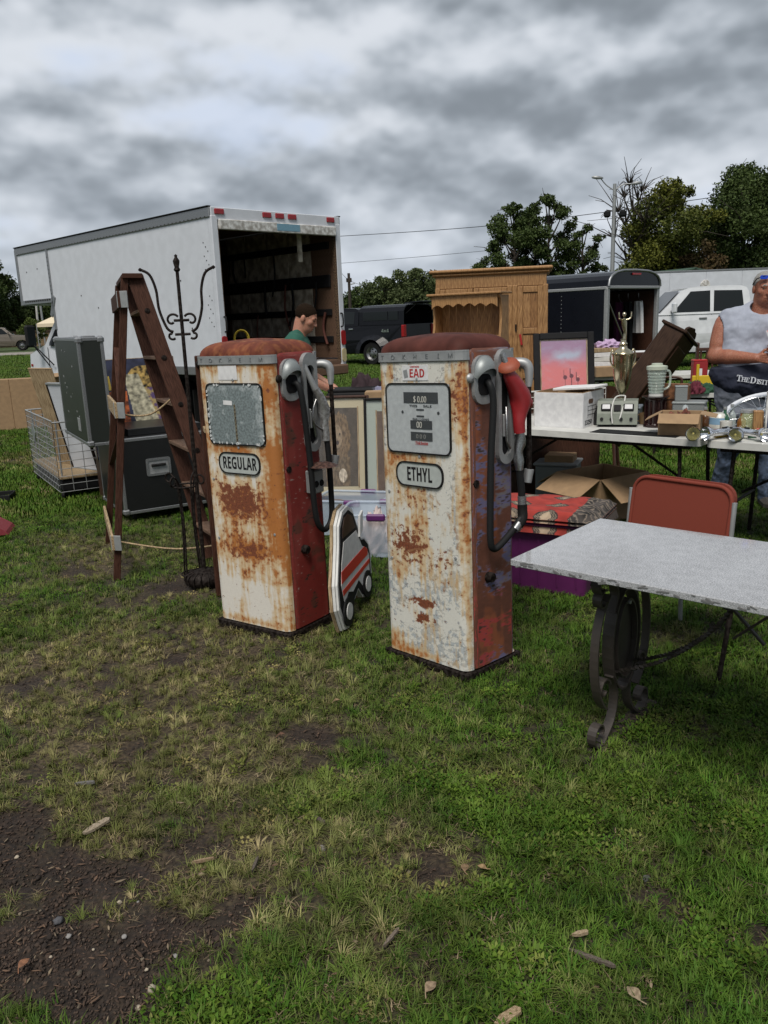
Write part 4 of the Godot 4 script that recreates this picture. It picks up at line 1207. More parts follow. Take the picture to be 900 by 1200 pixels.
		for sg in [-1.0, 1.0]:
			for w in [[0.22, 0.62], [0.66, 1.72]]:
				part("cap_window", cap, M.glass_dark, FWD * Vector3((w[0] + w[1]) / 2, belt + 0.30, sg * 0.935), Vector3(0.012, 0.30, w[1] - w[0]), 0.004)
		var hatch = S()
		bx(hatch, Vector3(0, 0, 0.33), Vector3(1.55, 0.04, 0.70), 0.015)
		var ho = add("rear_hatch", hatch, paint, cap, Vector3(0, roof + 0.09, -0.02))
		ho.rotation.x = -0.06
		part("bed_liner", t, mat(lin(0.05, 0.05, 0.055), 0.9), Vector3(0, belt - 0.02, -1.0), Vector3(1.6, 0.02, 1.8))
		for q in [[-0.35, 0.5], [0.38, 0.5]]:
			part("front_cap_window", cap, mat(lin(0.16, 0.2, 0.18), 0.2), Vector3(q[0], belt + 0.32, -1.85), Vector3(0.62, 0.26, 0.01))
		for sg in [-1.0, 1.0]:
			rod("hatch_strut", cap, M.black, [Vector3(sg * 0.72, belt + 0.35, -0.05), Vector3(sg * 0.7, roof + 0.06, 0.4)], 0.012, 6)
	else:
		part("bed_floor", t, mat(lin(0.05, 0.05, 0.055), 0.9), Vector3(0, belt + 0.002, -0.98), Vector3(1.6, 0.01, 1.75))
	return t
func make_box_truck():
	var W = 2.45
	var H = 3.195
	var L = 6.83
	var FL = 0.86
	var OV = 2.12      # underside of the bay over the cab
	var OL = 1.45
	var t = thing("box_truck", "white box truck with its cargo box open at the back", "truck", Vector3(-1.408, 0, -12.726), 0.7864)
	var wm = M.white_paint
	var hw = W / 2
	var SK = 0.03
	# outer skin
	for sg in [-1.0, 1.0]:
		var st = S()
		extrude(st, pv([0.06, FL + 0.1, 0.06, H - 0.1, L - 0.04, H - 0.1, L - 0.04, OV, L - OL, OV, L - OL, FL + 0.1]), SK, Transform3D(FWD, Vector3(sg * (hw - SK / 2), 0, 0)))
		var wall = add("side_wall", st, wm, t)
		# aluminium rails with rivets
		part("top_rail", wall, M.alu, Vector3(sg * (hw + 0.004), H - 0.07, -L / 2), Vector3(0.03, 0.14, L), 0.01)
		part("top_rail_lip", wall, M.black, Vector3(sg * (hw + 0.004), H + 0.008, -L / 2), Vector3(0.06, 0.016, L), 0.004)
		part("bottom_rail", wall, M.alu, Vector3(sg * (hw + 0.004), FL + 0.06, -(L - OL) / 2), Vector3(0.03, 0.13, L - OL), 0.01)
		part("bay_post", wall, M.alu, Vector3(sg * (hw + 0.006), (OV + H) / 2 - 0.3, -(L - OL)), Vector3(0.024, H - OV + 0.42, 0.07), 0.006)
		part("bay_rail", wall, M.alu, Vector3(sg * (hw + 0.005), OV + 0.03, -(L - OL / 2) + 0.03), Vector3(0.03, 0.09, OL - 0.1), 0.008)
		part("nose_post", wall, M.alu, Vector3(sg * (hw + 0.006), (OV + H) / 2 - 0.03, -L + 0.03), Vector3(0.03, H - OV, 0.09), 0.02)
		part("gusset", wall, M.alu, Vector3(sg * (hw + 0.008), OV - 0.08, -(L - OL) - 0.02), Vector3(0.02, 0.42, 0.10), 0.004, Basis(Vector3(1, 0, 0), 0.55))
		if sg < 0:
			var rv = S()
			for i in 62:
				bx(rv, Vector3(sg * (hw + 0.021), H - 0.125, -0.1 - i * 0.107), Vector3(0.006, 0.012, 0.02))
				if i % 4 == 0: bx(rv, Vector3(sg * (hw + 0.003), lerpf(FL + 0.4, H - 0.4, fmod(i * 0.37, 1.0)), -0.12 - 0.05 * (i % 3)), Vector3(0.005, 0.014, 0.014))
			for i in 12:
				bx(rv, Vector3(sg * (hw + 0.022), OV + 0.045, -(L - OL) - 0.1 - i * 0.1), Vector3(0.006, 0.03, 0.05))
				bx(rv, Vector3(sg * (hw + 0.020), lerpf(OV, H - 0.2, i / 12.0), -(L - OL)), Vector3(0.006, 0.016, 0.016))
			for q in [[2.25, -0.9], [2.2, -2.6], [2.18, -4.2], [1.95, -3.6], [2.75, -5.9], [2.72, -6.4], [1.9, -1.6], [1.55, -0.7]]:
				bx(rv, Vector3(sg * (hw + 0.003), q[0], q[1]), Vector3(0.005, 0.022, 0.022))
			tag(add("rivets", rv, M.iron, wall), "", "", "", "stuff")
	part("roof_panel", t, wm, Vector3(0, H - 0.015, -L / 2), Vector3(W - 0.06, 0.03, L - 0.02), 0.01)
	part("front_wall", t, wm, Vector3(0, (H + OV) / 2, -L + 0.03), Vector3(W - 0.08, H - OV - 0.03, 0.03))
	part("bay_floor", t, M.dull_alu, Vector3(0, OV + 0.0, -(L - OL / 2)), Vector3(W - 0.08, 0.05, OL - 0.02))
	part("bulkhead", t, wm, Vector3(0, (OV + FL) / 2, -(L - OL)), Vector3(W - 0.1, OV - FL, 0.04))
	part("floor", t, M.tread, Vector3(0, FL + 0.05, -(L - OL) / 2), Vector3(W - 0.08, 0.08, L - OL), 0.0)
	# rear frame
	var rf = part("rear_header", t, wm, Vector3(0, H - 0.085, -0.03), Vector3(W - 0.02, 0.17, 0.09), 0.008)
	part("door_edge", rf, M.white_shelf, Vector3(0.0, -0.145, 0.05), Vector3(W - 0.24, 0.14, 0.07), 0.01)
	part("sticker", rf, mat(lin(0.22, 0.42, 0.55), 0.6, 0.0, T.fine, Vector3.ONE * 5), Vector3(0.13, -0.135, 0.087), Vector3(0.44, 0.10, 0.004))
	for x in [-1.08, -0.24, 0.0, 0.24, 1.02]:
		part("marker_light", rf, M.tail_red, Vector3(x, 0.025, 0.052), Vector3(0.16, 0.075, 0.03), 0.01)
	for sg in [-1.0, 1.0]:
		var po = part("rear_post", t, wm, Vector3(sg * (hw - 0.055), (H + FL) / 2 - 0.1, -0.03), Vector3(0.11, H - FL - 0.02, 0.1), 0.012)
		var ov = S()
		extrude(ov, rrect(0.085, 0.24, 0.042, 6), 0.03, Transform3D(Basis(), Vector3(0, -0.62, 0.06)))
		add("tail_lamp", ov, M.tail_red, po)
		var ov2 = S()
		extrude(ov2, rrect(0.08, 0.22, 0.04, 6), 0.03, Transform3D(Basis(), Vector3(0, -0.90, 0.06)))
		add("turn_lamp", ov2, mat(lin(0.4, 0.34, 0.2), 0.25), po)
		rod("grab_handle", po, M.black, curve([Vector3(-0.03 * sg, -0.44, 0.05), Vector3(-0.03 * sg, -0.42, 0.1), Vector3(-0.03 * sg, -0.25, 0.1), Vector3(-0.03 * sg, -0.23, 0.05)], 4), 0.012, 6)
		part("rust_edge", po, mat(lin(0.14, 0.09, 0.05), 0.8, 0.0, T.rust, Vector3.ONE * 4), Vector3(-sg * 0.056, 0, 0.0), Vector3(0.006, H - FL - 0.3, 0.09))
		part("mud_flap", t, M.rubber, Vector3(sg * 0.85, 0.36, -1.05), Vector3(0.5, 0.5, 0.02))
	part("rear_bumper", t, M.tread, Vector3(0, FL - 0.06, 0.02), Vector3(W - 0.1, 0.16, 0.22), 0.02)
	part("under_frame", t, M.dark, Vector3(0, 0.66, -3.0), Vector3(0.9, 0.22, 5.6), 0.02)
	# inside: plywood liner, rails, straps
	var liner = mat(lin(0.52, 0.47, 0.39), 0.8, 0.0, T.blotch, Vector3.ONE * 0.8)
	for sg in [-1.0, 1.0]:
		for i in 9:
			part("liner_panel", t, liner if (i * 7) % 5 else M.tread, Vector3(sg * (hw - SK - 0.02), (FL + H) / 2 + 0.02, -0.38 - i * 0.6), Vector3(0.018, H - FL - 0.2, 0.585), 0.003)
		for y in [1.28, 1.72, 2.22, 2.78]:
			part("wall_rail", t, M.black, Vector3(sg * (hw - SK - 0.045), y, -2.75), Vector3(0.035, 0.2 if y == 2.22 else 0.11, 5.1), 0.008)
		rng.seed = 9 + int(sg)
		for i in 17:
			var zz = -0.25 - i * 0.27 - rng.randf() * 0.12
			var top = [1.72, 2.22, 2.22, 2.78][rng.randi() % 4]
			var ln = rng.randf_range(0.35, 0.95)
			var sx = sg * (hw - SK - 0.075)
			var cc = [M.black, M.black, M.black, mat(lin(0.10, 0.03, 0.02), 0.8), M.dark][rng.randi() % 5]
			rod("strap", t, cc, curve([Vector3(sx, top, zz), Vector3(sx - sg * 0.02, top - ln * 0.5, zz + rng.randf_range(-0.05, 0.05)), Vector3(sx - sg * 0.03, top - ln, zz + rng.randf_range(-0.1, 0.1))], 5), rng.randf_range(0.012, 0.026), 6)
	part("front_liner", t, liner, Vector3(0, (FL + OV) / 2, -(L - OL) + 0.06), Vector3(W - 0.2, OV - FL - 0.1, 0.02))
	part("ceiling_liner", t, M.tread, Vector3(0, H - 0.05, -L / 2), Vector3(W - 0.16, 0.02, L - 0.3))
	part("hanging_board", t, liner, Vector3(0.66, H - 0.42, -0.35), Vector3(0.09, 0.52, 0.03), 0.005)
	# running gear
	for sg in [-1.0, 1.0]:
		wheel(t, sg * 0.92, 0.38, 1.75, 0.38, 0.42, M.white_shelf, sg)
	# cab
	var cy = func(y): return 0.98 - 0.16 * clampf((y - 1.25) / 0.85, 0, 1)
	var c0 = L - OL
	var o = pv([c0, 0.45, c0 + 0.95, 0.45])
	for i in 9:
		var a = PI - PI * i / 8.0
		o.append(Vector2(c0 + 1.45 + cos(a) * 0.45, maxf(0.38 + sin(a) * 0.45, 0.45)))
	o.append_array(pv([c0 + 2.02, 0.5, c0 + 2.06, 0.85, c0 + 2.0, 1.12, c0 + 1.5, 1.26, c0 + 1.22, 1.32, c0 + 0.62, 2.02, c0 + 0.4, 2.08, c0, 2.08]))
	var cs = S()
	slab(cs, o, cy)
	var cab = add("cab", cs, wm, t)
	for sg in [-1.0, 1.0]:
		var ws = S()
		side_patch(ws, pv([c0 + 0.15, 1.3, c0 + 0.15, 1.95, c0 + 0.5, 1.93, c0 + 1.02, 1.36, c0 + 1.02, 1.3]), cy, sg, 0.006)
		add("side_window", ws, M.glass_dark, cab)
		for dx in [c0 + 0.08, c0 + 1.1]:
			var ds = S()
			side_patch(ds, pv([dx, 0.55, dx, 1.27, dx + 0.014, 1.27, dx + 0.014, 0.55]), cy, sg, 0.003, 0.004)
			add("door_gap", ds, M.dark, cab)
		part("door_handle", cab, M.black, FWD * Vector3(c0 + 0.22, 1.12, sg * 1.0), Vector3(0.03, 0.05, 0.16), 0.01)
		var mr = part("mirror", cab, M.black, FWD * Vector3(c0 + 1.28, 1.5, sg * 1.22), Vector3(0.2, 0.44, 0.12), 0.04)
		part("mirror_glass", mr, M.glass_dark, Vector3(0, 0, 0.062), Vector3(0.15, 0.36, 0.006), 0.0)
		rod("mirror_stay", cab, M.black, [FWD * Vector3(c0 + 1.2, 1.32, sg * 1.2), FWD * Vector3(c0 + 0.85, 0.92, sg * 1.0)], 0.014, 6)
		rod("mirror_stay", cab, M.black, [FWD * Vector3(c0 + 1.24, 1.32, sg * 1.2), FWD * Vector3(c0 + 1.05, 0.9, sg * 1.0)], 0.014, 6)
		wheel(cab, sg * 0.86, 0.38, c0 + 1.45, 0.38, 0.24, M.white_shelf, sg)
		part("side_marker", cab, M.tail_red, FWD * Vector3(c0 + 1.96, 0.9, sg * 0.985), Vector3(0.01, 0.05, 0.09), 0.003)
	var wsx = S()
	quad(wsx, Vector3(0.72, 1.40, -c0 - 1.175), Vector3(-0.72, 1.40, -c0 - 1.175), Vector3(-0.62, 1.96, -c0 - 0.69), Vector3(0.62, 1.96, -c0 - 0.69))
	add("windscreen", wsx, M.glass_dark, cab)
	part("grille", cab, M.black, Vector3(0, 0.85, -c0 - 2.06), Vector3(1.1, 0.3, 0.04), 0.01)
	part("front_bumper", cab, M.steel, Vector3(0, 0.55, -c0 - 2.1), Vector3(1.96, 0.2, 0.14), 0.03)
	# things in the load bed, resting on its floor
	var back = t.global_transform
	var fy = FL + 0.09
	var items = [["cargo_box", "brown cardboard box inside the open box truck", "box", Vector3(0.35, 0, -0.6), Vector3(0.5, 0.36, 0.4), M.cardboard], ["cargo_box", "black plastic crate inside the open box truck", "crate", Vector3(-0.75, 0, -0.5), Vector3(0.5, 0.3, 0.4), M.black], ["cargo_box", "pale wooden chest inside the open box truck", "chest", Vector3(-0.15, 0, -0.75), Vector3(0.45, 0.26, 0.35), M.tread]]
	for it in items:
		var b = thing(it[0], it[1], it[2], back * (it[3] + Vector3(0, fy, 0)), 0.7864 + 0.1)
		part("body", b, it[5], Vector3(0, it[4].y / 2, 0), it[4], 0.006)
		part("lid", b, it[5], Vector3(0, it[4].y + 0.008, 0), Vector3(it[4].x + 0.02, 0.03, it[4].z + 0.02), 0.006)
	var yc = thing("strap_coil", "yellow strap coil standing in the back of the box truck", "strap", back * Vector3(-0.55, fy + 0.30, -0.42), 0.3)
	var ys = S()
	for k in 2:
		var ring = []
		for i in 17: ring.append(Vector3(cos(TAU * i / 16.0) * (0.1 + 0.015 * k), 0.12 + sin(TAU * i / 16.0) * (0.12 + 0.01 * k), 0.02 * k))
		tube(ys, ring, 0.012, 6, false)
	add("webbing", ys, mat(lin(0.5, 0.36, 0.03), 0.6), yc)
func make_vehicles():
	make_box_truck()
	var paint_k = mat(lin(0.006, 0.0065, 0.009), 0.25, 0.0)
	paint_k.metallic_specular = 0.35
	var rear = zp(474, 415, -28.0)
	pickup("black_pickup", "black pickup with a bed cap and its rear hatch raised", Vector3(rear.x + 0.55, 0, -28.6), 0.93, paint_k, {"wheel": 0.40, "belt": 1.36, "roof": 1.96, "handle": M.chrome, "cap": true, "rim": M.steel, "bumper": M.black})
	var paint_w = mat(lin(0.60, 0.62, 0.64), 0.3, 0.0, T.soft, Vector3.ONE * 0.5)
	paint_w.clearcoat_enabled = true; paint_w.clearcoat = 0.8; paint_w.clearcoat_roughness = 0.08
	var wp = zp(905, 370, -22.2)
	pickup("white_pickup", "white crew cab pickup parked beside the black cargo trailer", Vector3(wp.x + 1.1, 0, -22.2), 1.50, paint_w, {"wheel": 0.42, "belt": 1.40, "roof": 2.08, "handle": M.steel, "cap": false, "rim": M.steel, "bumper": M.chrome})
	var paint_t = mat(lin(0.14, 0.115, 0.09), 0.3, 0.2)
	paint_t.clearcoat_enabled = true; paint_t.clearcoat = 0.8
	pickup("tan_pickup", "bronze brown pickup parked far off on the lawn", Vector3(-35.6, 0, -70.0), -1.25, paint_t, {"wheel": 0.42, "belt": 1.36, "roof": 2.0, "handle": M.steel, "cap": false, "rim": M.steel, "bumper": M.chrome})
	# black cargo trailer
	var c = zp(711, 316, -13.4)
	var th = 0.80
	var W = 1.85
	var H = c.y
	var t = thing("black_trailer", "black enclosed cargo trailer with its rear door open", "trailer", Vector3(c.x + cos(th) * W / 2, 0, c.z - sin(th) * W / 2), th)
	var bm = mat(lin(0.006, 0.007, 0.011), 0.22, 0.0, T.soft, Vector3.ONE * 0.6)
	bm.metallic_specular = 0.35
	var L = 3.2
	for sg in [-1.0, 1.0]:
		for i in 4:
			part("side_panel", t, bm, Vector3(sg * W / 2, 1.21, -0.42 - i * 0.79), Vector3(0.03, 1.42, 0.788), 0.004)
		part("sill", t, M.dull_alu, Vector3(sg * (W / 2 + 0.004), 0.47, -L / 2), Vector3(0.04, 0.12, L), 0.01)
		part("cant_rail", t, M.dull_alu, Vector3(sg * (W / 2 + 0.006), 1.935, -L / 2), Vector3(0.035, 0.05, L), 0.008)
		rng.seed = 3
		var rv = S()
		for i in 40: bx(rv, Vector3(sg * (W / 2 + 0.016), 0.6 + 0.065 * (i % 20), -0.815 - 0.79 * (i / 20)), Vector3(0.006, 0.012, 0.012))
		tag(add("rivets", rv, M.dull_alu, t), "", "", "", "stuff")
		part("rear_post", t, M.dull_alu, Vector3(sg * (W / 2 - 0.03), 1.19, 0.0), Vector3(0.085, 1.5, 0.07), 0.012)
		part("fender", t, M.dull_alu, Vector3(sg * (W / 2 + 0.1), 0.72, -2.0), Vector3(0.22, 0.03, 1.0), 0.01)
		wheel(t, sg * (W / 2 + 0.1), 0.33, 2.0, 0.33, 0.2, M.steel, sg)
	var rs = S()
	var arc = []
	for i in 11:
		var a = PI * i / 10.0
		arc.append(Vector3(signf(cos(a)) * pow(absf(cos(a)), 0.6) * W / 2, 1.955 + pow(sin(a), 0.8) * (H - 1.955), 0))
	for i in 10: oq(rs, arc[i] + Vector3(0, 0, 0.04), arc[i + 1] + Vector3(0, 0, 0.04), arc[i + 1] + Vector3(0, 0, -L), arc[i] + Vector3(0, 0, -L), Vector3(0, 1.5, -2))
	for i in range(1, 10): tri(rs, arc[0] + Vector3(0, 0, 0.04), arc[i] + Vector3(0, 0, 0.04), arc[mini(i + 1, 10)] + Vector3(0, 0, 0.04))
	add("roof", rs, bm, t)
	part("rear_header", t, M.dull_alu, Vector3(0, 1.945, 0.01), Vector3(W, 0.05, 0.08), 0.01)
	rod("roof_trim", t, M.alu, arc.map(func(p): return p + Vector3(0, 0.005, 0.045)), 0.022, 6)
	part("marker_light", t, M.tail_red, Vector3(0, H - 0.06, 0.055), Vector3(0.3, 0.035, 0.02), 0.006)
	part("front_wall", t, M.tread, Vector3(0, 1.2, -L + 0.03), Vector3(W - 0.06, 1.45, 0.03))
	part("floor", t, M.tread, Vector3(0, 0.46, -L / 2), Vector3(W - 0.08, 0.06, L - 0.02))
	for sg in [-1.0, 1.0]:
		for i in 3: part("liner_board", t, M.brown, Vector3(sg * (W / 2 - 0.03), 1.2, -0.56 - i * 1.05), Vector3(0.014, 1.4, 1.04), 0.002)
	var pl = part("maker_plate", t, mat(lin(0.06, 0.09, 0.2), 0.5), Vector3(-W / 2 - 0.018, 0.66, -0.42), Vector3(0.006, 0.11, 0.62))
	letters(pl, "SURE-TRAC", 0.075, M.white_paint, Transform3D(Basis(Vector3.UP, -PI / 2), Vector3(-0.004, 0, 0)), 1.15, 0.004)
	# garments and poles hung inside the trailer
	var ms = [[0.0, -0.9, 0.42, M.paper, "small white shirt hung deep inside the open black trailer"], [0.66, -0.22, 0.55, M.paper, "pale grey garment hung by the open black trailer's door post"], [0.70, -0.62, 0.85, mat(lin(0.12, 0.02, 0.09), 0.8), "purple garment hung inside the open black trailer"], [0.62, -0.40, 1.05, M.black, "long black coat hung inside the open black trailer"], [0.72, -1.0, 0.7, M.paper, "white garment hung farthest along the black trailer's wall"]]
	for q in ms:
		var g = thing("hung_garment", q[4], "clothing", t.transform * Vector3(q[0], 1.72 - q[2], q[1]), th + 0.9, "")
		var gs = S()
		var hh = q[2]
		grid(gs, func(u: float, v: float): 
			var a = TAU * u
			var w = lerpf(0.17, 0.10, v) * (1.0 - 0.35 * pow(v, 6.0))
			return Vector3(cos(a) * w * (1.0 + 0.18 * sin(a * 5.0)), hh * v, -sin(a) * 0.06 * (1.0 + 0.3 * sin(a * 7.0))), 30, 8)
		add("cloth", gs, q[3], g)
		rod("hanger", g, M.steel, curve([Vector3(-0.12, hh - 0.02, 0), Vector3(0, hh + 0.05, 0), Vector3(0.02, hh + 0.14, 0)], 4), 0.006, 6)
	var bar_ = thing("tent_pole", "thin steel pole leaning across the open black trailer", "pole", t.transform * Vector3(0, 0, 0), th)
	rod("shaft", bar_, M.steel, [Vector3(-0.75, 1.82, -0.1), Vector3(0.7, 0.5, -0.25)], 0.014, 6)
	# long white trailer behind the white pickup
	var a0 = zp(768, 345, -28.0)
	var wt = thing("white_trailer", "long white enclosed trailer parked behind the white pickup", "trailer", Vector3(a0.x + 0.05, 0, -28.2), 1.63)
	var wl = 8.5
	for i in 7: part("side_panel", wt, M.white_paint, Vector3(-1.15, 1.62, -0.6 + i * 1.215), Vector3(0.04, 2.1, 1.21), 0.006)
	part("shell", wt, M.white_paint, Vector3(0.02, 1.62, 3.05), Vector3(2.28, 2.08, 8.4), 0.03)
	part("roof_rail", wt, M.alu, Vector3(-1.15, 2.70, 3.05), Vector3(0.06, 0.06, 8.5), 0.01)
	part("chassis", wt, M.dark, Vector3(0.02, 0.48, 3.05), Vector3(1.8, 0.16, 8.2))
	turned("vent_cover", wt, M.white_shelf, [Vector2(0.17, 0), Vector2(0.15, 0.05), Vector2(0, 0.06)], 14, Transform3D(Basis(Vector3(0, 0, 1), PI / 2), Vector3(-1.17, 2.25, 1.2)))
	for k in 2:
		for sg in [-1.0, 1.0]: wheel(wt, sg * 1.0, 0.35, -3.2 - k * 0.9, 0.35, 0.22, M.steel, sg)

# ---------- trees, poles and far buildings ----------
func leaf_cloud(lobes, per, size, seed_, tone, tone2):
	var r = RandomNumberGenerator.new()
	r.seed = seed_
	var pos = PackedVector3Array()
	var nor = PackedVector3Array()
	var col = PackedColorArray()
	for l in lobes:
		var c: Vector3 = l[0]
		var R: Vector3 = l[1]
		var n = int(per * l[2])
		var tw = r.randf()
		for i in n:
			var d = Vector3(r.randfn(), r.randfn(), r.randfn()).normalized()
			var k = pow(r.randf(), 0.45)
			var p = c + d * R * k * r.randf_range(0.8, 1.12)
			var s = size * r.randf_range(0.55, 1.35)
			var a = Vector3(r.randfn(), r.randfn(), r.randfn()).normalized()
			var b = a.cross(Vector3(r.randfn(), r.randfn(), r.randfn())).normalized()
			var nn = -a.cross(b)
			var t = tone.lerp(tone2, clampf(tw * 0.6 + r.randf() * 0.5, 0, 1)) * r.randf_range(0.7, 1.3)
			var cc = Color(t.x, t.y, t.z)
			for q in [a * s, b * s * 0.55, -a * s * 0.8, a * s, -a * s * 0.8, -b * s * 0.5]:
				pos.append(p + q); nor.append(nn); col.append(cc)
	var arr = []
	arr.resize(Mesh.ARRAY_MAX)
	arr[Mesh.ARRAY_VERTEX] = pos; arr[Mesh.ARRAY_NORMAL] = nor; arr[Mesh.ARRAY_COLOR] = col
	var am = ArrayMesh.new()
	am.add_surface_from_arrays(Mesh.PRIMITIVE_TRIANGLES, arr)
	return am
func tree(called, label, cat, at, h, w, base, seed_, tone, tone2, opt = {}):
	var r = RandomNumberGenerator.new()
	r.seed = seed_
	var t = thing(called, label, cat, at, r.randf() * TAU, opt.get("group", ""))
	t.rotation.y = 0.0
	var n = opt.get("lobes", 14)
	var lobes = []
	var tr = S()
	var lean = Vector3(r.randfn() * 0.03, 0, r.randfn() * 0.03) * h
	var spine = [Vector3(0, -0.1, 0), Vector3(0, base, 0) + lean * 0.3, Vector3(0, h * 0.6, 0) + lean * 0.6, Vector3(0, h * 0.93, 0) + lean]
	tube(tr, curve(spine, 4), [h * 0.026, h * 0.022, h * 0.02, h * 0.018, h * 0.017, h * 0.014, h * 0.012, h * 0.01, h * 0.008, h * 0.006, h * 0.004, h * 0.003, h * 0.002], 8)
	var spread = opt.get("spread", 1.0)
	for i in n:
		var f = (i + 0.5) / n
		var y = lerpf(base + (h - base) * 0.08, h * 0.93, f)
		var prof = sin(PI * clampf(0.12 + 0.80 * f, 0, 1)) if not opt.get("cone", false) else (1.05 - f)
		var a = i * 2.4 + r.randf() * 0.9
		var off = w * 0.5 * prof * r.randf_range(0.35, 0.95) * spread
		var c = Vector3(cos(a) * off, y, sin(a) * off) + lean * f
		var rr = w * opt.get("fat", 1.0) * r.randf_range(0.13, 0.24) * (0.55 + 0.6 * prof)
		lobes.append([c, Vector3(rr * 1.15, rr * 0.85, rr * 1.15), rr * rr])
		var y0 = lerpf(base * 0.9, h * 0.85, maxf(f - 0.18, 0.0))
		var p0 = Vector3(0, y0, 0) + lean * f * 0.8
		tube(tr, curve([p0, p0.lerp(c, 0.5) + Vector3(0, -rr * 0.2, 0), c], 3), [h * 0.010, h * 0.008, h * 0.007, h * 0.005, h * 0.004, h * 0.003, h * 0.002], 5)
		for k in opt.get("twigs", 3):
			var e = c + Vector3(r.randfn(), r.randfn() * 0.7 + 0.3, r.randfn()) * rr * 0.9
			tube(tr, [p0.lerp(c, 0.75), c.lerp(e, 0.5), e], [h * 0.004, h * 0.002, h * 0.0012], 4)
	for i in int(n * 0.9):       # a fringe of smaller clumps breaks the outline
		var b = lobes[r.randi() % n]
		var d = Vector3(r.randfn(), r.randfn() * 0.8, r.randfn()).normalized()
		var s = r.randf_range(0.35, 0.6)
		lobes.append([b[0] + d * b[1] * r.randf_range(0.95, 1.35), b[1] * s, b[1].x * b[1].x * s * s * 0.8])
	add("trunk", tr, M.bark, t)
	if opt.get("bare", false): return t
	var cr = MeshInstance3D.new()
	cr.name = "crown"
	cr.mesh = leaf_cloud(lobes, opt.get("per", 1500), opt.get("leaf", 0.16), seed_ + 1, tone, tone2)
	cr.mesh.surface_set_material(0, M.leaf)
	t.add_child(cr)
	return t
func make_far():
	M.bark = mat(lin(0.045, 0.036, 0.028), 0.9, 0.0, T.grain, Vector3(2, 0.4, 2))
	M.leaf = mat(Color.WHITE, 0.6)
	M.leaf.vertex_color_use_as_albedo = true
	M.leaf.backlight_enabled = true
	M.leaf.backlight = Color(0.3, 0.36, 0.14)
	M.leaf.metallic_specular = 0.25
	var dk = Vector3(0.036, 0.056, 0.018)
	var dk2 = Vector3(0.06, 0.085, 0.026)
	var ol = Vector3(0.115, 0.12, 0.022)
	var put = func(px, py, z): 
		var q = zp(px, py, z)
		return Vector3(q.x, 0, z)
	# the tall ones behind the hutch and the black trailer
	tree("maple_tree", "dark maple with two open crowns behind the pine wardrobe", "tree", put.call(606, 300, -50.0), 8.3, 3.1, 3.0, 101, dk, dk2, {"fat": 0.88, "spread": 1.15, "lobes": 21, "per": 2308, "leaf": 0.089})
	tree("maple_tree", "tall slim dark maple with gaps in its crown", "tree", put.call(641, 300, -50.6), 8.9, 2.9, 3.0, 112, dk, dk2, {"fat": 0.88, "spread": 1.15, "lobes": 21, "per": 2308, "leaf": 0.089})
	tree("maple_tree", "small round dark maple next to the street lamp", "tree", put.call(683, 300, -50.0), 6.9, 2.5, 2.6, 123, dk, dk2, {"fat": 0.75, "spread": 1.1, "lobes": 17, "per": 2565, "leaf": 0.083})
	tree("maple_tree", "low young maple showing above the wardrobe's cornice", "tree", put.call(566, 305, -52.0), 5.3, 2.2, 2.0, 134, dk, dk2, {"lobes": 9, "per": 2308, "leaf": 0.083})
	tree("bare_tree", "half bare thin branched tree behind the street lamp", "tree", put.call(748, 300, -48.0), 9.4, 4.2, 3.0, 145, dk, dk2, {"lobes": 20, "twigs": 12, "spread": 1.1, "bare": true})
	tree("oak_tree", "bushy tree turning yellow green beyond the black trailer", "tree", put.call(783, 300, -47.0), 8.7, 4.6, 2.0, 156, Vector3(0.042, 0.058, 0.016), ol, {"lobes": 20, "per": 1436, "leaf": 0.094})
	tree("oak_tree", "reddish brown low tree between the yellowing and dark trees", "tree", put.call(822, 315, -46.0), 5.2, 3.0, 1.2, 167, Vector3(0.05, 0.045, 0.02), Vector3(0.08, 0.05, 0.025), {"lobes": 12, "per": 1282, "leaf": 0.094})
	tree("oak_tree", "tall dark oak towering behind the white trailer", "tree", put.call(872, 300, -48.0), 9.7, 5.6, 2.4, 178, dk, dk2, {"lobes": 24, "per": 1436, "leaf": 0.094})
	tree("oak_tree", "broad dark oak at the end of the tree row", "tree", put.call(935, 300, -47.0), 9.4, 5.5, 2.4, 189, dk, dk2, {"lobes": 22, "per": 1026, "leaf": 0.100})
	var i = 0
	for q in [[715, -58.0, 3.8], [790, -60.0, 4.4], [840, -58.0, 4.6], [765, -56.0, 4.2], [885, -57.0, 4.8], [815, -62.0, 4.5], [860, -64.0, 5.0], [910, -60.0, 5.0]]:
		tree("hedge_tree", "low dark tree in the wooded edge behind the trailers", "tree", put.call(q[0], 310, q[1]), q[2] + 0.4, 4.6, 0.5, 200 + i * 7, dk, dk2, {"lobes": 12, "per": 615, "leaf": 0.142, "group": "low trees along the wooded edge"})
		i += 1
	for q in [[452, -92.0, 6.2, 5.0], [470, -90.0, 6.9, 4.6], [493, -90.0, 7.0, 4.4], [512, -93.0, 6.4, 5.0], [530, -95.0, 6.0, 5.0]]:
		tree("poplar_tree", "pale green tree far behind the black pickup", "tree", put.call(q[0], 330, q[1]), q[2], q[3], 1.2, 300 + i * 7, Vector3(0.05, 0.07, 0.028), Vector3(0.085, 0.105, 0.045), {"lobes": 13, "per": 615, "leaf": 0.153, "group": "pale trees far behind the black pickup"})
		i += 1
	for k in 11:
		tree("distant_tree", "dark green tree in the far row on the horizon", "tree", put.call(405 + k * 15 + (k % 3) * 4, 350, -118.0 - (k % 2) * 8.0), 5.2 + (k * 7 % 5) * 0.35, 7.0, 0.4, 400 + k * 3, dk, dk2, {"lobes": 10, "per": 230, "leaf": 0.236, "group": "dark trees along the far horizon"})
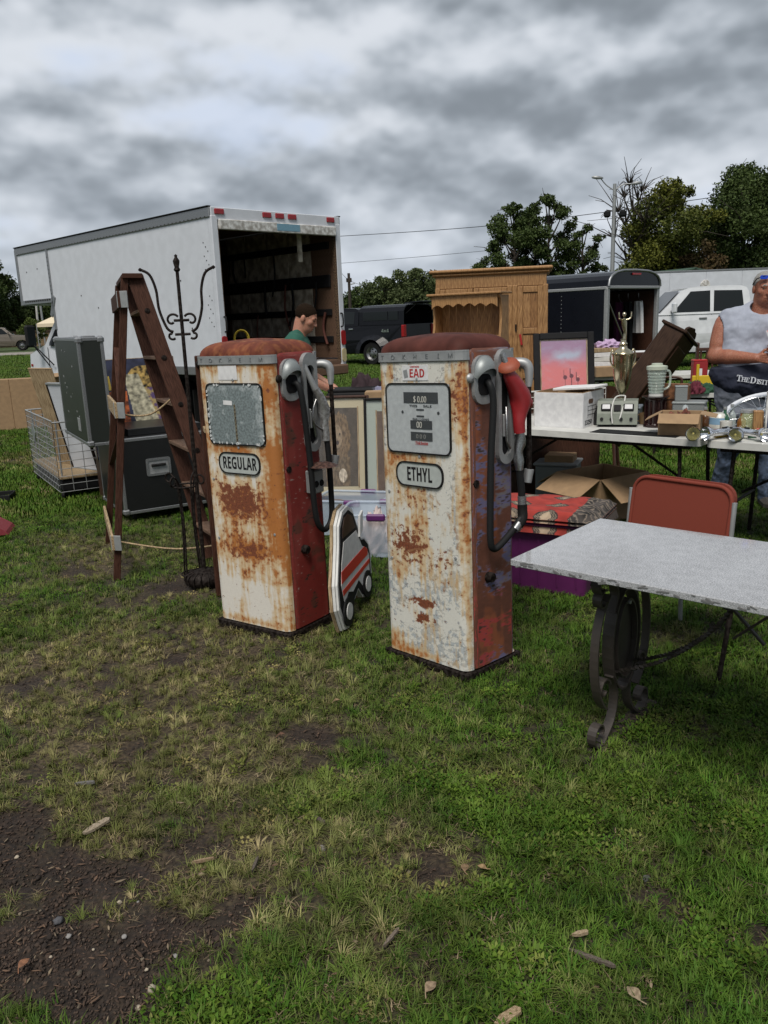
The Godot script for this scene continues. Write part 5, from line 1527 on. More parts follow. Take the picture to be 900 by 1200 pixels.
	for q in [[-12, -88.0, 10.5, 6.5], [8, -92.0, 8.0, 5.0], [24, -96.0, 5.6, 5.0], [40, -98.0, 5.4, 6.0], [55, -97.0, 5.2, 6.0], [72, -98.0, 5.6, 6.0], [90, -98.0, 5.2, 6.0], [-35, -90.0, 9.0, 6.0]]:
		tree("conifer_tree", "dark tree standing behind the bronze pickup", "tree", put.call(q[0], 380, q[1]), q[2], q[3], 0.8, 500 + i * 5, dk * 0.9, dk2 * 0.85, {"lobes": 16, "per": 513, "leaf": 0.166, "group": "dark trees behind the bronze pickup"})
		i += 1
	tree("round_bush", "rounded light green bush by the cream canopy", "bush", put.call(36, 382, -84.0), 3.0, 2.6, 0.3, 611, Vector3(0.06, 0.085, 0.02), Vector3(0.085, 0.11, 0.03), {"lobes": 10, "per": 1539, "leaf": 0.094})
	# street lamp with two arms
	var lp = put.call(718, 300, -46.0)
	var t = thing("street_lamp", "grey street lamp with two arms rising above the black trailer", "street lamp", lp)
	rod("pole", t, M.dull_alu, [Vector3.ZERO, Vector3(0, 4, 0), Vector3(0, 8.15, 0)], [0.13, 0.115, 0.095], 12)
	for sg in [-1.0, 1.0]:
		rod("arm", t, M.dull_alu, curve([Vector3(0, 7.8, 0), Vector3(sg * 0.45, 8.1, 0), Vector3(sg * (0.78 if sg < 0 else 0.95), 8.42 if sg < 0 else 8.1, 0.1)], 5), 0.03, 6)
		var hd = S()
		lathe(hd, [Vector2(0, -0.35), Vector2(0.09, -0.28), Vector2(0.15, 0), Vector2(0.1, 0.25), Vector2(0, 0.33)], 12, Transform3D(Basis(Vector3(0, 0, 1), PI / 2 + sg * 0.2).scaled(Vector3(1, 0.6, 1)), Vector3(sg * (0.98 if sg < 0 else 1.15), 8.48 if sg < 0 else 8.13, 0.1)))
		add("lamp_head", hd, M.dull_alu, t)
		part("speaker", t, M.black, Vector3(sg * 0.42, 6.6, 0.2), Vector3(0.34, 0.36, 0.3), 0.08)
	# wires and utility poles
	var pl = put.call(409, 330, -75.0)
	var up = thing("utility_pole", "dark wooden utility pole with a small lamp beyond the box truck", "utility pole", pl)
	rod("pole", up, M.bark, [Vector3.ZERO, Vector3(0, 5.6, 0)], [0.16, 0.12], 8)
	part("crossarm", up, M.bark, Vector3(0, 5.0, 0), Vector3(0.5, 0.35, 0.25), 0.02)
	rod("lamp_arm", up, M.dull_alu, [Vector3(0, 4.6, 0), Vector3(0.5, 4.7, 0.1)], 0.05, 6)
	for q in [[42, -86.0, 5.6, "white"], [49, -88.0, 5.6, "pale"], [63, -90.0, 6.0, "grey"]]:
		var p2 = thing("flag_pole", "bare %s pole standing on the far lawn" % q[3], "pole", put.call(q[0], 370, q[1]))
		rod("shaft", p2, M.white_shelf if q[3] == "white" else M.dull_alu, [Vector3.ZERO, Vector3(0.25 if q[3] == "white" else 0.0, q[2], 0)], 0.12, 8)
		turned("cap", p2, M.dull_alu, [Vector2(0.14, 0), Vector2(0.1, 0.08), Vector2(0, 0.1)], 8, Transform3D(Basis(), Vector3(0.25 if q[3] == "white" else 0.0, q[2], 0)))
	for w in [[zp(380, 278, -60.0), zp(600, 262, -52.0), zp(930, 218, -46.0), "long overhead cable sagging past the street lamp"], [zp(380, 310, -72.0), zp(480, 302, -70.0), zp(590, 292, -66.0), "thin lower cable running to the maples"], [zp(385, 290, -75.0), pl + Vector3(0, 5.0, 0), zp(460, 340, -85.0), "cable strung over the dark utility pole"]]:
		var c = thing("overhead_cable", w[3], "cable", Vector3.ZERO)
		rod("wire", c, M.black, curve([w[0], w[1], w[2]], 12), 0.020 if w[3].begins_with("long") else 0.016, 5)
	# green roofed shed behind the trailers
	var gb = put.call(770, 325, -40.0)
	var g = thing("shed", "pale shed with a low green gabled roof behind the trailers", "shed", gb + Vector3(0.3, 0, 0), 0.35)
	for k in 7: part("wall_panel", g, M.white_shelf, Vector3(-2.7 + k * 0.9, 1.35, 2.0), Vector3(0.89, 2.7, 0.08), 0.01)
	part("body", g, M.white_shelf, Vector3(0, 1.35, 0), Vector3(6.2, 2.68, 3.9))
	for sg in [-1.0, 1.0]:
		var rp = part("roof_slope", g, mat(lin(0.035, 0.07, 0.045), 0.6), Vector3(sg * 1.62, 2.98, 0), Vector3(3.4, 0.08, 4.4), 0.01, Basis(Vector3(0, 0, 1), -sg * 0.17))
	# tan wall and canopy at the far left
	var fw = thing("board_wall", "long tan boarded wall in front of the far trees", "wall", put.call(8, 388, -88.0))
	for k in 9: part("board", fw, mat(lin(0.24, 0.165, 0.09), 0.8, 0.0, T.blotch, Vector3.ONE * 0.5), Vector3(-6.0 + k * 1.7, 0.75, 0), Vector3(1.68, 1.5, 0.14), 0.01)
	part("coping", fw, M.brown, Vector3(0.8, 1.56, 0), Vector3(15.4, 0.14, 0.4), 0.01)
	var cb = put.call(80, 388, -62.0)
	var cn = thing("canopy_tent", "cream pop up canopy standing behind the box truck's cab", "canopy", cb)
	var cr = S()
	var e = 1.65
	for k in 4:
		var a0 = Vector3([-e, e, e, -e][k], 2.1, [e, e, -e, -e][k])
		var a1 = Vector3([-e, e, e, -e][(k + 1) % 4], 2.1, [e, e, -e, -e][(k + 1) % 4])
		var m0 = a0.lerp(Vector3(0, 3.3, 0), 0.5) - Vector3(0, 0.15, 0)
		var m1 = a1.lerp(Vector3(0, 3.3, 0), 0.5) - Vector3(0, 0.15, 0)
		oq(cr, a0, a1, m1, m0, Vector3.ZERO)
		tri(cr, m0, m1, Vector3(0, 3.3, 0))
		oq(cr, a0, a1, a1 - Vector3(0, 0.24, 0), a0 - Vector3(0, 0.24, 0), Vector3(0, 2, 0))
	add("cover", cr, mat(lin(0.58, 0.50, 0.36), 0.8), cn)
	for k in 4: rod("leg", cn, M.dull_alu, [Vector3([-e, e, e, -e][k], 0, [e, e, -e, -e][k]), Vector3([-e, e, e, -e][k], 2.1, [e, e, -e, -e][k])], 0.03, 6)
	var dc = thing("tan_crate", "rust brown crates stacked under the cream canopy", "crate", cb + Vector3(-0.3, 0, 0.4))
	part("box", dc, mat(lin(0.22, 0.08, 0.04), 0.8), Vector3(0, 0.5, 0), Vector3(1.0, 1.0, 0.7), 0.02)
	part("box", dc, mat(lin(0.30, 0.14, 0.06), 0.8), Vector3(0.1, 1.35, 0), Vector3(0.7, 0.7, 0.6), 0.02)

# ---------- ladder, rack, road case and cage on the left ----------
func scroll(c, r0, r1, a0, a1, ax, ay, n = 14):     # a spiral in the plane of ax and ay
	var o = []
	for i in n + 1:
		var f = float(i) / n
		var a = lerpf(a0, a1, f)
		var r = lerpf(r0, r1, f)
		o.append(c + ax * cos(a) * r + ay * sin(a) * r)
	return o
func make_ladder():
	var t = thing("stepladder", "old dark wooden stepladder standing open in front of the road case", "ladder", Vector3.ZERO)
	# feet and head read from the ground they stand on
	var r1 = gp(137, 678)            # rear legs: near and far
	var r2 = gp(127, 636)
	var topn = zp(146, 325, -5.16)
	var topf = zp(139, 335, -5.75)
	var f1 = zp(281, 640, -4.93); f1.y = 0.0
	var f2 = f1 + Vector3(-0.30, 0, -0.5)
	var hn = zp(158, 324, -5.20)
	var hf = hn + (topf - topn) * 0.85
	var w = M.old_wood
	var side = (topf - topn).normalized()
	bar("rear_leg", t, w, r1 + Vector3(0, -0.01, 0), topn, 0.026, 0.045, side)
	bar("rear_leg", t, w, r2 + Vector3(0, -0.01, 0), topf, 0.026, 0.045, side)
	bar("side_rail", t, w, f1, hn, 0.03, 0.10, side)
	bar("side_rail", t, w, f2, hf, 0.03, 0.10, side)
	var fdir = (hn - f1).normalized()
	bar("top_cap", t, w, hn - side * 0.06 + Vector3(-0.02, 0.0, 0), hf + side * 0.06 + Vector3(-0.02, 0.0, 0), 0.12, 0.03, Vector3(1, 0, 0.1))
	for k in 6:
		var f = 0.13 + k * 0.152
		var a = f1.lerp(hn, f)
		var b = f2.lerp(hf, f)
		var tr = bar("tread", t, M.tread, a, b, 0.105, 0.022, Vector3(1, 0, 0.25))
		for q in [a, b]:
			turned("bolt", t, M.iron, [Vector2(0.017, 0), Vector2(0.014, 0.008), Vector2(0, 0.01)], 10, Transform3D(Basis(Quaternion(Vector3.UP, -side if q == a else side)), q - side * 0.016 if q == a else q + side * 0.016))
	# cross boards on the rear legs with metal corner plates
	for f in [0.13, 0.575, 0.93]:
		var a = r1.lerp(topn, f)
		var b = r2.lerp(topf, f)
		bar("cross_board", t, M.pale_wood if f < 0.6 else w, a - side * 0.04 + Vector3(-0.03, 0, 0.01), b + side * 0.03 + Vector3(-0.03, 0, 0.01), 0.10, 0.018, Vector3.UP)
		part("corner_plate", t, M.dull_alu, a - side * 0.02 + Vector3(-0.005, 0, 0.024), Vector3(0.075, 0.10, 0.008), 0.002, Basis(Vector3.UP, -0.25))
	bar("diagonal_brace", t, w, r2.lerp(topf, 0.33), r1.lerp(topn, 0.5), 0.012, 0.035, side)
	bar("diagonal_brace", t, w, r1.lerp(topn, 0.60) + side * 0.15, r2.lerp(topf, 0.78), 0.012, 0.035, side)
	rod("spreader_cord", t, M.pale_wood, curve([r1.lerp(topn, 0.56), r1.lerp(topn, 0.55).lerp(f1.lerp(hn, 0.6), 0.5) - Vector3(0, 0.035, 0), f1.lerp(hn, 0.62)], 6), 0.006, 6)
	rod("spreader_cord", t, M.pale_wood, curve([r1.lerp(topn, 0.13), r1.lerp(f1, 0.5) + Vector3(0, 0.2, 0), f1.lerp(hn, 0.12)], 6), 0.006, 6)
func make_coat_rack():
	var b = gp(241, 684)
	var t = thing("coat_rack", "black wrought iron coat stand with curled hooks and ribbed base", "coat rack", b)
	var m = M.iron
	var top = zp(207, 312, b.z) - b
	turned("base", t, m, [Vector2(0, 0), Vector2(0.10, 0.0), Vector2(0.115, 0.02), Vector2(0.12, 0.05), Vector2(0.105, 0.075), Vector2(0.06, 0.09), Vector2(0.03, 0.10), Vector2(0, 0.10)], 24)
	for k in 16:
		var a = TAU * k / 16.0
		rod("rib", t, m, curve([Vector3(cos(a) * 0.07, 0.088, sin(a) * 0.07), Vector3(cos(a) * 0.115, 0.07, sin(a) * 0.115), Vector3(cos(a) * 0.124, 0.045, sin(a) * 0.124), Vector3(cos(a) * 0.116, 0.01, sin(a) * 0.116)], 3), 0.006, 5)
	rod("pole", t, m, [Vector3(0, 0.08, 0), top * 0.5 + Vector3(0, 0.04, 0), top], [0.013, 0.012, 0.010], 8)
	for yy in [0.005, -0.075]: rod("collar", t, m, [top * 0.84 + Vector3(-0.045, yy, 0), top * 0.84 + Vector3(0.045, yy, 0)], 0.008, 6)
	turned("finial", t, m, [Vector2(0.012, -0.03), Vector2(0.02, -0.02), Vector2(0.013, -0.005), Vector2(0.018, 0.015), Vector2(0.02, 0.03), Vector2(0.008, 0.05), Vector2(0.010, 0.06), Vector2(0, 0.068)], 12, Transform3D(Basis(), top))
	var hub = top * 0.84
	for sg in [-1.0, 1.0]:
		var X = Vector3(sg, 0, 0)
		var Y = Vector3(0, 1, 0)
		var pts = scroll(hub + X * 0.055 + Y * 0.005, 0.012, 0.042, -2.2, 2.6, X, Y, 12)
		pts.reverse()
		rod("hook", t, m, curve([hub + X * 0.055 + Y * -0.06, hub + X * 0.09 - Y * 0.035, hub + X * 0.125 + Y * 0.07, hub + X * 0.132 + Y * 0.18, hub + X * 0.16 + Y * 0.265, hub + X * 0.205 + Y * 0.295], 6), 0.008, 8)
		rod("scroll", t, m, pts, 0.007, 8)
		rod("scroll", t, m, scroll(hub + X * 0.065 - Y * 0.08, 0.008, 0.026, -2.0, 2.4, X, -Y, 10), 0.007, 8)
		turned("hook_tip", t, m, [Vector2(0, -0.012), Vector2(0.011, -0.004), Vector2(0.011, 0.004), Vector2(0, 0.012)], 10, Transform3D(Basis(), hub + X * 0.212 + Y * 0.297))
	# wire plant stand set against it
	var p = thing("wire_stand", "slim iron wire stand with curled tops beside the coat rack", "plant stand", gp(228, 682))
	var h = 0.70
	for k in 4:
		var a = TAU * k / 4.0 + 0.4
		var d = Vector3(cos(a), 0, sin(a))
		rod("leg", p, M.iron, curve([d * 0.075, d * 0.05 + Vector3(0, h * 0.5, 0), d * 0.06 + Vector3(0, h * 0.9, 0), d * 0.10 + Vector3(0, h, 0)], 5), 0.006, 6)
		rod("curl", p, M.iron, scroll(d * 0.115 + Vector3(0, h - 0.03, 0), 0.036, 0.014, 1.8, -3.2, d, Vector3.UP, 12), 0.006, 6)
	for y in [0.06, h * 0.9]:
		var ring = []
		for i in 17: ring.append(Vector3(cos(TAU * i / 16.0) * 0.075, y, sin(TAU * i / 16.0) * 0.075))
		rod("ring", p, M.iron, ring, 0.006, 6)
	# stubby timber post behind the regular pump
	var wp = thing("timber_post", "dark timber post standing behind the REGULAR pump", "post", Vector3(-1.00, 0, -4.62), 0.3)
	part("shaft", wp, M.old_wood, Vector3(0, 0.715, 0), Vector3(0.075, 1.43, 0.06), 0.005)
	turned("bolt", wp, M.iron, [Vector2(0.024, 0), Vector2(0.02, 0.02), Vector2(0, 0.022)], 10, Transform3D(Basis(Vector3(1, 0, 0), PI / 2), Vector3(-0.015, 1.385, 0.03)))
	part("bracket", wp, M.pale_wood, Vector3(0.0, 1.02, 0.05), Vector3(0.06, 0.03, 0.16), 0.003)
func edged_box(t, size, panel, trim, open_face = -1):   # a flight case: panels framed by aluminium angle, ball corners
	var h = size / 2
	for i in 3:
		var j = (i + 1) % 3
		var k = (i + 2) % 3
		for sg in [-1.0, 1.0]:
			if open_face == i * 2 + (1 if sg > 0 else 0): continue
			var c = Vector3.ZERO
			c[i] = sg * (h[i] - 0.005)
			var s = size - Vector3.ONE * 0.02
			s[i] = 0.009
			part("panel", t, panel, c, s, 0.001)
		for s1 in [-1.0, 1.0]:
			for s2 in [-1.0, 1.0]:
				var c = Vector3.ZERO
				c[j] = s1 * (h[j] - 0.0125); c[k] = s2 * (h[k] - 0.0125)
				var s = Vector3.ONE * 0.029
				s[i] = size[i] - 0.01
				part("edge_trim", t, trim, c, s, 0.004)
	for x in [-1.0, 1.0]:
		for y in [-1.0, 1.0]:
			for z in [-1.0, 1.0]:
				part("corner", t, trim, Vector3(x * (h.x - 0.02), y * (h.y - 0.02), z * (h.z - 0.02)), Vector3.ONE * 0.062, 0.018)
func make_case():
	var a = gp(148, 612)          # near left corner on the grass
	var lb = gp(108, 588)
	var fr = gp(262, 594)
	var th = -atan2((fr - a).z, (fr - a).x)
	var W = 0.80
	var D = 0.78
	var cst = 0.06
	var H = 0.64
	var ux = Vector3(cos(th), 0, -sin(th))
	var uz = Vector3(sin(th), 0, cos(th))
	var c = a + ux * W / 2 - uz * D / 2
	var pm = mat(lin(0.008, 0.0085, 0.009), 0.38, 0.0, T.soft, Vector3.ONE * 2)
	var gm = mat(lin(0.022, 0.027, 0.022), 0.42, 0.0, T.fine, Vector3(3, 3, 3))
	var t = thing("road_case", "black flight case with aluminium edging and a recessed handle", "flight case", c + Vector3(0, cst + H / 2, 0), th)
	edged_box(t, Vector3(W, H, D), pm, M.alu)
	var hs = S()
	frame_ring(hs, rrect(0.21, 0.15, 0.018, 3), rrect(0.17, 0.11, 0.01, 3), 0.012, Transform3D(Basis(), Vector3(-0.08, 0.06, D / 2 + 0.004)))
	var hd = add("handle_dish", hs, M.alu, t)
	part("dish_back", hd, M.dull_alu, Vector3(-0.08, 0.06, D / 2 + 0.0015), Vector3(0.17, 0.11, 0.004))
	rod("grip", hd, M.rubber, [Vector3(-0.14, 0.075, D / 2 + 0.012), Vector3(-0.02, 0.075, D / 2 + 0.012)], 0.012, 8)
	part("inner_tray", t, pm, Vector3(0.05, H / 2 + 0.03, -0.05), Vector3(W - 0.16, 0.06, D - 0.2), 0.004)
	for sx in [-1.0, 1.0]:
		for sz in [-1.0, 1.0]:
			var cs = S()
			lathe(cs, [Vector2(0.012, -0.014), Vector2(0.042, -0.012), Vector2(0.042, 0.012), Vector2(0.012, 0.014)], 14, Transform3D(Basis(Vector3(0, 0, 1), PI / 2), Vector3(sx * (W / 2 - 0.09), -H / 2 - 0.02, sz * (D / 2 - 0.08))))
			add("caster", cs, M.rubber, t)
	# the lid stood on end on the far left of the case
	var LH = 0.86
	var l = thing("case_lid", "dark green scuffed flight case lid standing on end on the case", "case lid", c + Vector3(0, cst + H - 0.03, 0) - ux * (W / 2 + 0.115) + uz * (-0.13), th)
	var lid = Node3D.new()
	l.rotation.y = th - 0.02
	var hh = Vector3(0.20, LH, 1.12)
	l.position.y += LH / 2 + 0.004
	edged_box(l, hh, gm, M.alu, 1)
	part("lining", l, M.dark, Vector3(0.0, 0, 0), Vector3(0.15, LH - 0.08, 0.72))
	part("label_plate", l, M.dull_alu, Vector3(-hh.x / 2 - 0.001, -0.28, 0.22), Vector3(0.006, 0.11, 0.10), 0.002)
	for zz in [-0.25, 0.2]: part("hinge", l, M.alu, Vector3(hh.x / 2 + 0.006, -LH / 2 + 0.012, zz), Vector3(0.03, 0.03, 0.12), 0.006)
	part("latch", l, M.alu, Vector3(0.03, LH / 2 + 0.004, 0.33), Vector3(0.1, 0.02, 0.08), 0.006)
	var sc = S()
	rng.seed = 8
	for k in 14:
		bx(sc, Vector3(-hh.x / 2 - 0.0012, rng.randf_range(-0.3, 0.33), rng.randf_range(-0.3, 0.3)), Vector3(0.0016, rng.randf_range(0.004, 0.02), rng.randf_range(0.002, 0.03)), 0.0, Basis(Vector3(1, 0, 0), rng.randf_range(-0.8, 0.8)))
	tag(add("scratches", sc, M.dull_alu, l), "", "", "", "stuff")
	# painted poster leaning behind
	var pq = zp(160, 440, -7.55)
	var im = Image.create(128, 160, false, Image.FORMAT_RGB8)
	var n1 = noise(71, 0.035, 4)
	var n2 = noise(72, 0.09, 3)
	for y in 160:
		for x in 128:
			var u = x / 128.0
			var v = y / 160.0
			var k = n1.get_noise_2d(x, y)
			var g = n2.get_noise_2d(x, y)
			var col = Vector3(0.03, 0.035, 0.07) * (1.0 + k)
			if v < 0.45 and Vector2((u - 0.62) * 0.8, v - 0.22).length() < 0.15: col = Vector3(0.30, 0.2, 0.06) * (1.0 + g * 2.0)
			var robe = absf(u - 0.52 - 0.25 * (v - 0.3)) - 0.07 - 0.10 * v
			if robe < 0 and v > 0.15: col = Vector3(0.45, 0.42, 0.30) * (0.9 + g)
			elif u < 0.42 and v > 0.32 and u > 0.12: col = Vector3(0.40, 0.10, 0.03) * (0.9 + g * 1.4)
			elif u > 0.55 and v > 0.3: col = Vector3(0.10, 0.06, 0.16).lerp(Vector3(0.40, 0.30, 0.12), clampf(0.5 + g * 2.2, 0, 1))
			elif v > 0.75: col = Vector3(0.05, 0.05, 0.12).lerp(Vector3(0.4, 0.3, 0.4), clampf(g * 2.5, 0, 1))
			im.set_pixel(x, y, Color(clampf(col.x, 0, 1), clampf(col.y, 0, 1), clampf(col.z, 0, 1)).linear_to_srgb())
	var po = thing("painted_poster", "colourful painted figure poster leaning behind the black flight case", "poster", Vector3(pq.x - 0.02, 0.42, -7.55), th + 0.05)
	var ps = S()
	quad(ps, Vector3(-0.42, 0, 0.006), Vector3(0.42, 0, 0.006), Vector3(0.42, 0.9, 0.006), Vector3(-0.42, 0.9, 0.006))
	po.rotation.x = -0.12
	add("print", ps, uvmat(imtex(im), 0.5), po)
	part("backing", po, M.pale_wood, Vector3(0, 0.45, 0), Vector3(0.85, 0.91, 0.01), 0.001)
	letters(po, "AN", 0.13, mat(lin(0.5, 0.36, 0.06), 0.6), Transform3D(Basis(Vector3(0, 0, 1), 0.06), Vector3(-0.30, 0.68, 0.009)), 0.8, 0.002)
	var cr = thing("packing_crate", "low dark packing crate under the painted poster", "crate", Vector3(pq.x + 0.02, 0, -7.60), th + 0.05)
	part("body", cr, M.brown, Vector3(0, 0.20, -0.02), Vector3(0.9, 0.40, 0.34), 0.006)
	part("lid", cr, M.brown, Vector3(0, 0.41, -0.02), Vector3(0.92, 0.018, 0.36), 0.003)
func wire_panel(called, t, o, ux, uy, w, h, nx, ny, m):
	var st = S()
	for i in nx + 1: tube(st, [o + ux * (w * i / nx), o + ux * (w * i / nx) + uy * h], 0.0035, 4)
	for j in ny + 1: tube(st, [o + uy * (h * j / ny), o + uy * (h * j / ny) + ux * w], 0.0035 if j < ny else 0.008, 4)
	return tag(add(called, st, m, t), "", "", "", "stuff")
func make_cage():
	var a = gp(73, 588)
	var b = gp(39, 560)
	var ub = (b - a).normalized()
	var D = a.distance_to(b) * 0.92
	var ur = Vector3(-ub.z, 0, ub.x)
	var W = 0.86
	var m = M.dull_alu
	var t = thing("wire_cage_trolley", "low wire mesh trolley on casters full of boards", "trolley", a)
	var y0 = 0.09
	var H = 0.68
	wire_panel("mesh_side", t, Vector3(0, y0, 0), ub, Vector3.UP, D, H, 17, 11, m)
	wire_panel("mesh_side", t, Vector3(0, y0, 0) + ur * W, ub, Vector3.UP, D, H, 17, 11, m)
	wire_panel("mesh_side", t, Vector3(0, y0, 0) + ub * D, ur, Vector3.UP, W, H, 10, 11, m)
	wire_panel("mesh_side", t, Vector3(0, y0, 0), ur, Vector3.UP, W, H * 0.98, 7, 9, m)
	var bs = Basis(ur, Vector3.UP, ur.cross(Vector3.UP))
	part("deck", t, M.pale_wood, ub * D / 2 + ur * W / 2 + Vector3(0, y0 + 0.13, 0), Vector3(W - 0.03, 0.025, D - 0.03), 0.003, bs)
	part("plinth", t, M.dark, ub * D / 2 + ur * W / 2 + Vector3(0, y0 + 0.055, 0), Vector3(W - 0.06, 0.10, D - 0.06), 0.003, bs)
	for q in [[0.05, 0.05], [0.95, 0.05], [0.05, 0.95], [0.95, 0.95]]:
		var c = ub * D * q[0] + ur * W * q[1]
		rod("post", t, m, [c + Vector3(0, y0, 0), c + Vector3(0, y0 + H, 0)], 0.009, 6)
		turned("caster", t, M.rubber, [Vector2(0.01, -0.016), Vector2(0.045, -0.014), Vector2(0.045, 0.014), Vector2(0.01, 0.016)], 12, Transform3D(Basis(Vector3(0, 0, 1), PI / 2), c + Vector3(0, 0.045, 0)))
	part("arrow_plate", t, M.galv, ub * D * 0.72 + Vector3(0, y0 + 0.48, 0) - ur * 0.012, Vector3(0.004, 0.16, 0.16), 0.001, Basis(ur, Vector3.UP, ur.cross(Vector3.UP)) * Basis(Vector3(1, 0, 0), PI / 4))
	var w0 = a + Vector3(0, y0 + 0.145, 0)
	# boards leaning in the cage
	var wb = thing("white_board", "white framed board leaning inside the wire trolley", "board", Vector3.ZERO)
	var f0 = w0 + ur * 0.40 + ub * 0.14
	var f1 = w0 + ur * 0.10 + ub * 0.85
	var dir = (f1 - f0)
	var up = (Vector3(0, 0.92, 0) - ur * 0.30 + ub * 0.22)
	var xx = dir.normalized()
	var yy = (up - xx * up.dot(xx)).normalized()
	var bb = Basis(xx, yy, xx.cross(yy))
	wb.basis = bb
	wb.position = f0
	part("face", wb, M.white_paint, Vector3(0.2, 0.44, 0), Vector3(0.40, 0.86, 0.012))
	for q in [[0.0, 0.44, 0.02, 0.90], [0.40, 0.44, 0.02, 0.90]]: part("frame_bar", wb, M.iron, Vector3(q[0], q[1], 0), Vector3(q[2], q[3], 0.026), 0.003)
	for y in [0.0, 0.88]: part("frame_bar", wb, M.dull_alu, Vector3(0.2, y, 0), Vector3(0.42, 0.02, 0.03), 0.003)
	var pb = thing("plywood_board", "plain tan plywood board leaning at the back of the wire trolley", "board", f0 - ur * 0.06 + ub * 0.42)
	pb.basis = bb
	part("sheet", pb, M.pale_wood, Vector3(0.2, 0.51, 0), Vector3(0.4, 1.02, 0.012), 0.002)
	part("edge_strip", pb, M.card_edge, Vector3(0.2, 1.022, 0), Vector3(0.4, 0.008, 0.016), 0.001)
	# orange cord coil
	var oc = thing("orange_cord", "coil of orange extension cord on the wire trolley's deck", "cord", w0 + ur * 0.62 + ub * 0.30)
	var os = S()
	rng.seed = 4
	for k in 7:
		var ring = []
		for i in 17: ring.append(Vector3(cos(TAU * i / 16.0) * (0.12 + rng.randf_range(-0.02, 0.02)), 0.012 + 0.011 * k + 0.008 * sin(i * 1.7 + k), sin(TAU * i / 16.0) * (0.095 + rng.randf_range(-0.015, 0.015))))
		ring[16] = ring[0]
		tube(os, ring, 0.010, 6, false)
	add("coil", os, mat(lin(0.62, 0.11, 0.015), 0.5), oc)
	rod("plug", oc, M.black, [Vector3(0.1, 0.10, 0), Vector3(0.17, 0.10, 0.03)], [0.016, 0.011], 8)
	var pp = thing("paper_sheets", "loose white paper sheets on the wire trolley's deck", "paper", w0 + ur * 0.60 + ub * 0.10)
	part("sheet", pp, M.paper, Vector3(0, 0.004, 0), Vector3(0.3, 0.004, 0.16), 0.0, Basis(Vector3.UP, 0.4))
	part("sheet", pp, M.paper, Vector3(0.03, 0.009, 0.01), Vector3(0.24, 0.004, 0.15), 0.0, Basis(Vector3.UP, 0.15))
	var bk = thing("white_bucket", "white plastic bucket at the back of the wire trolley", "bucket", w0 + ur * 0.55 + ub * 0.62)
	turned("pail", bk, M.plastic_white, [Vector2(0, 0), Vector2(0.11, 0), Vector2(0.13, 0.28), Vector2(0.136, 0.28), Vector2(0.136, 0.31), Vector2(0.12, 0.31), Vector2(0.105, 0.02), Vector2(0, 0.02)], 20)
	rod("handle", bk, M.steel, curve([Vector3(-0.135, 0.26, 0), Vector3(-0.08, 0.16, 0.13), Vector3(0.08, 0.16, 0.13), Vector3(0.135, 0.26, 0)], 5), 0.004, 6)
	# flattened cartons behind
	var ca = gp(-14, 505)
	var cb = gp(85, 498)
	var dirx = (cb - ca).normalized()
	var bc = thing("flat_carton", "big brown carton standing behind the wire trolley", "carton", (ca + cb) / 2, -atan2(dirx.z, dirx.x))
	var wd = ca.distance_to(cb)
	for k in 3: part("panel", bc, M.cardboard, Vector3(-wd / 2 + wd * (k + 0.5) / 3.0, 0.42, 0.02 * (k % 2)), Vector3(wd / 3.0 - 0.004, 0.84, 0.25), 0.006)
	part("flap", bc, M.cardboard, Vector3(wd * 0.32, 0.86, 0.1), Vector3(wd / 3.0 - 0.01, 0.01, 0.3), 0.0, Basis(Vector3(1, 0, 0), 0.15) * Basis(Vector3(0, 0, 1), 0.06))
	# things cut by the picture's edge
	var rp = gp(-2, 624)
	var rc = thing("red_tool_case", "red sloped metal tool case lying in the grass", "tool case", rp + Vector3(-0.22, 0, 0.02), 0.25)
	var rs = S()
	extrude(rs, pv([-0.32, 0, 0.32, 0, 0.30, 0.03, 0.20, 0.10, -0.20, 0.10, -0.30, 0.03]), 0.30, Transform3D(Basis(), Vector3.ZERO))
	add("shell", rs, mat(lin(0.22, 0.03, 0.04), 0.5, 0.0, T.soft, Vector3.ONE * 4), rc)
	part("label", rc, mat(lin(0.5, 0.3, 0.3), 0.6), Vector3(0.0, 0.102, 0.0), Vector3(0.24, 0.003, 0.14))
	var kp = gp(-4, 588)
	var kc = thing("black_tray", "shallow black plastic tray lying in the grass", "tray", kp + Vector3(-0.10, 0, 0), 0.2)
	part("floor", kc, M.black, Vector3(0, 0.015, 0), Vector3(0.5, 0.02, 0.24), 0.004)
	for q in [[0, 0.12, 0.5, 0.012], [0, -0.12, 0.5, 0.012]]: part("rim", kc, M.black, Vector3(q[0], 0.04, q[1]), Vector3(q[2], 0.07, q[3]), 0.004)
	for x in [-0.245, 0.245]: part("rim", kc, M.black, Vector3(x, 0.04, 0), Vector3(0.012, 0.07, 0.23), 0.004)

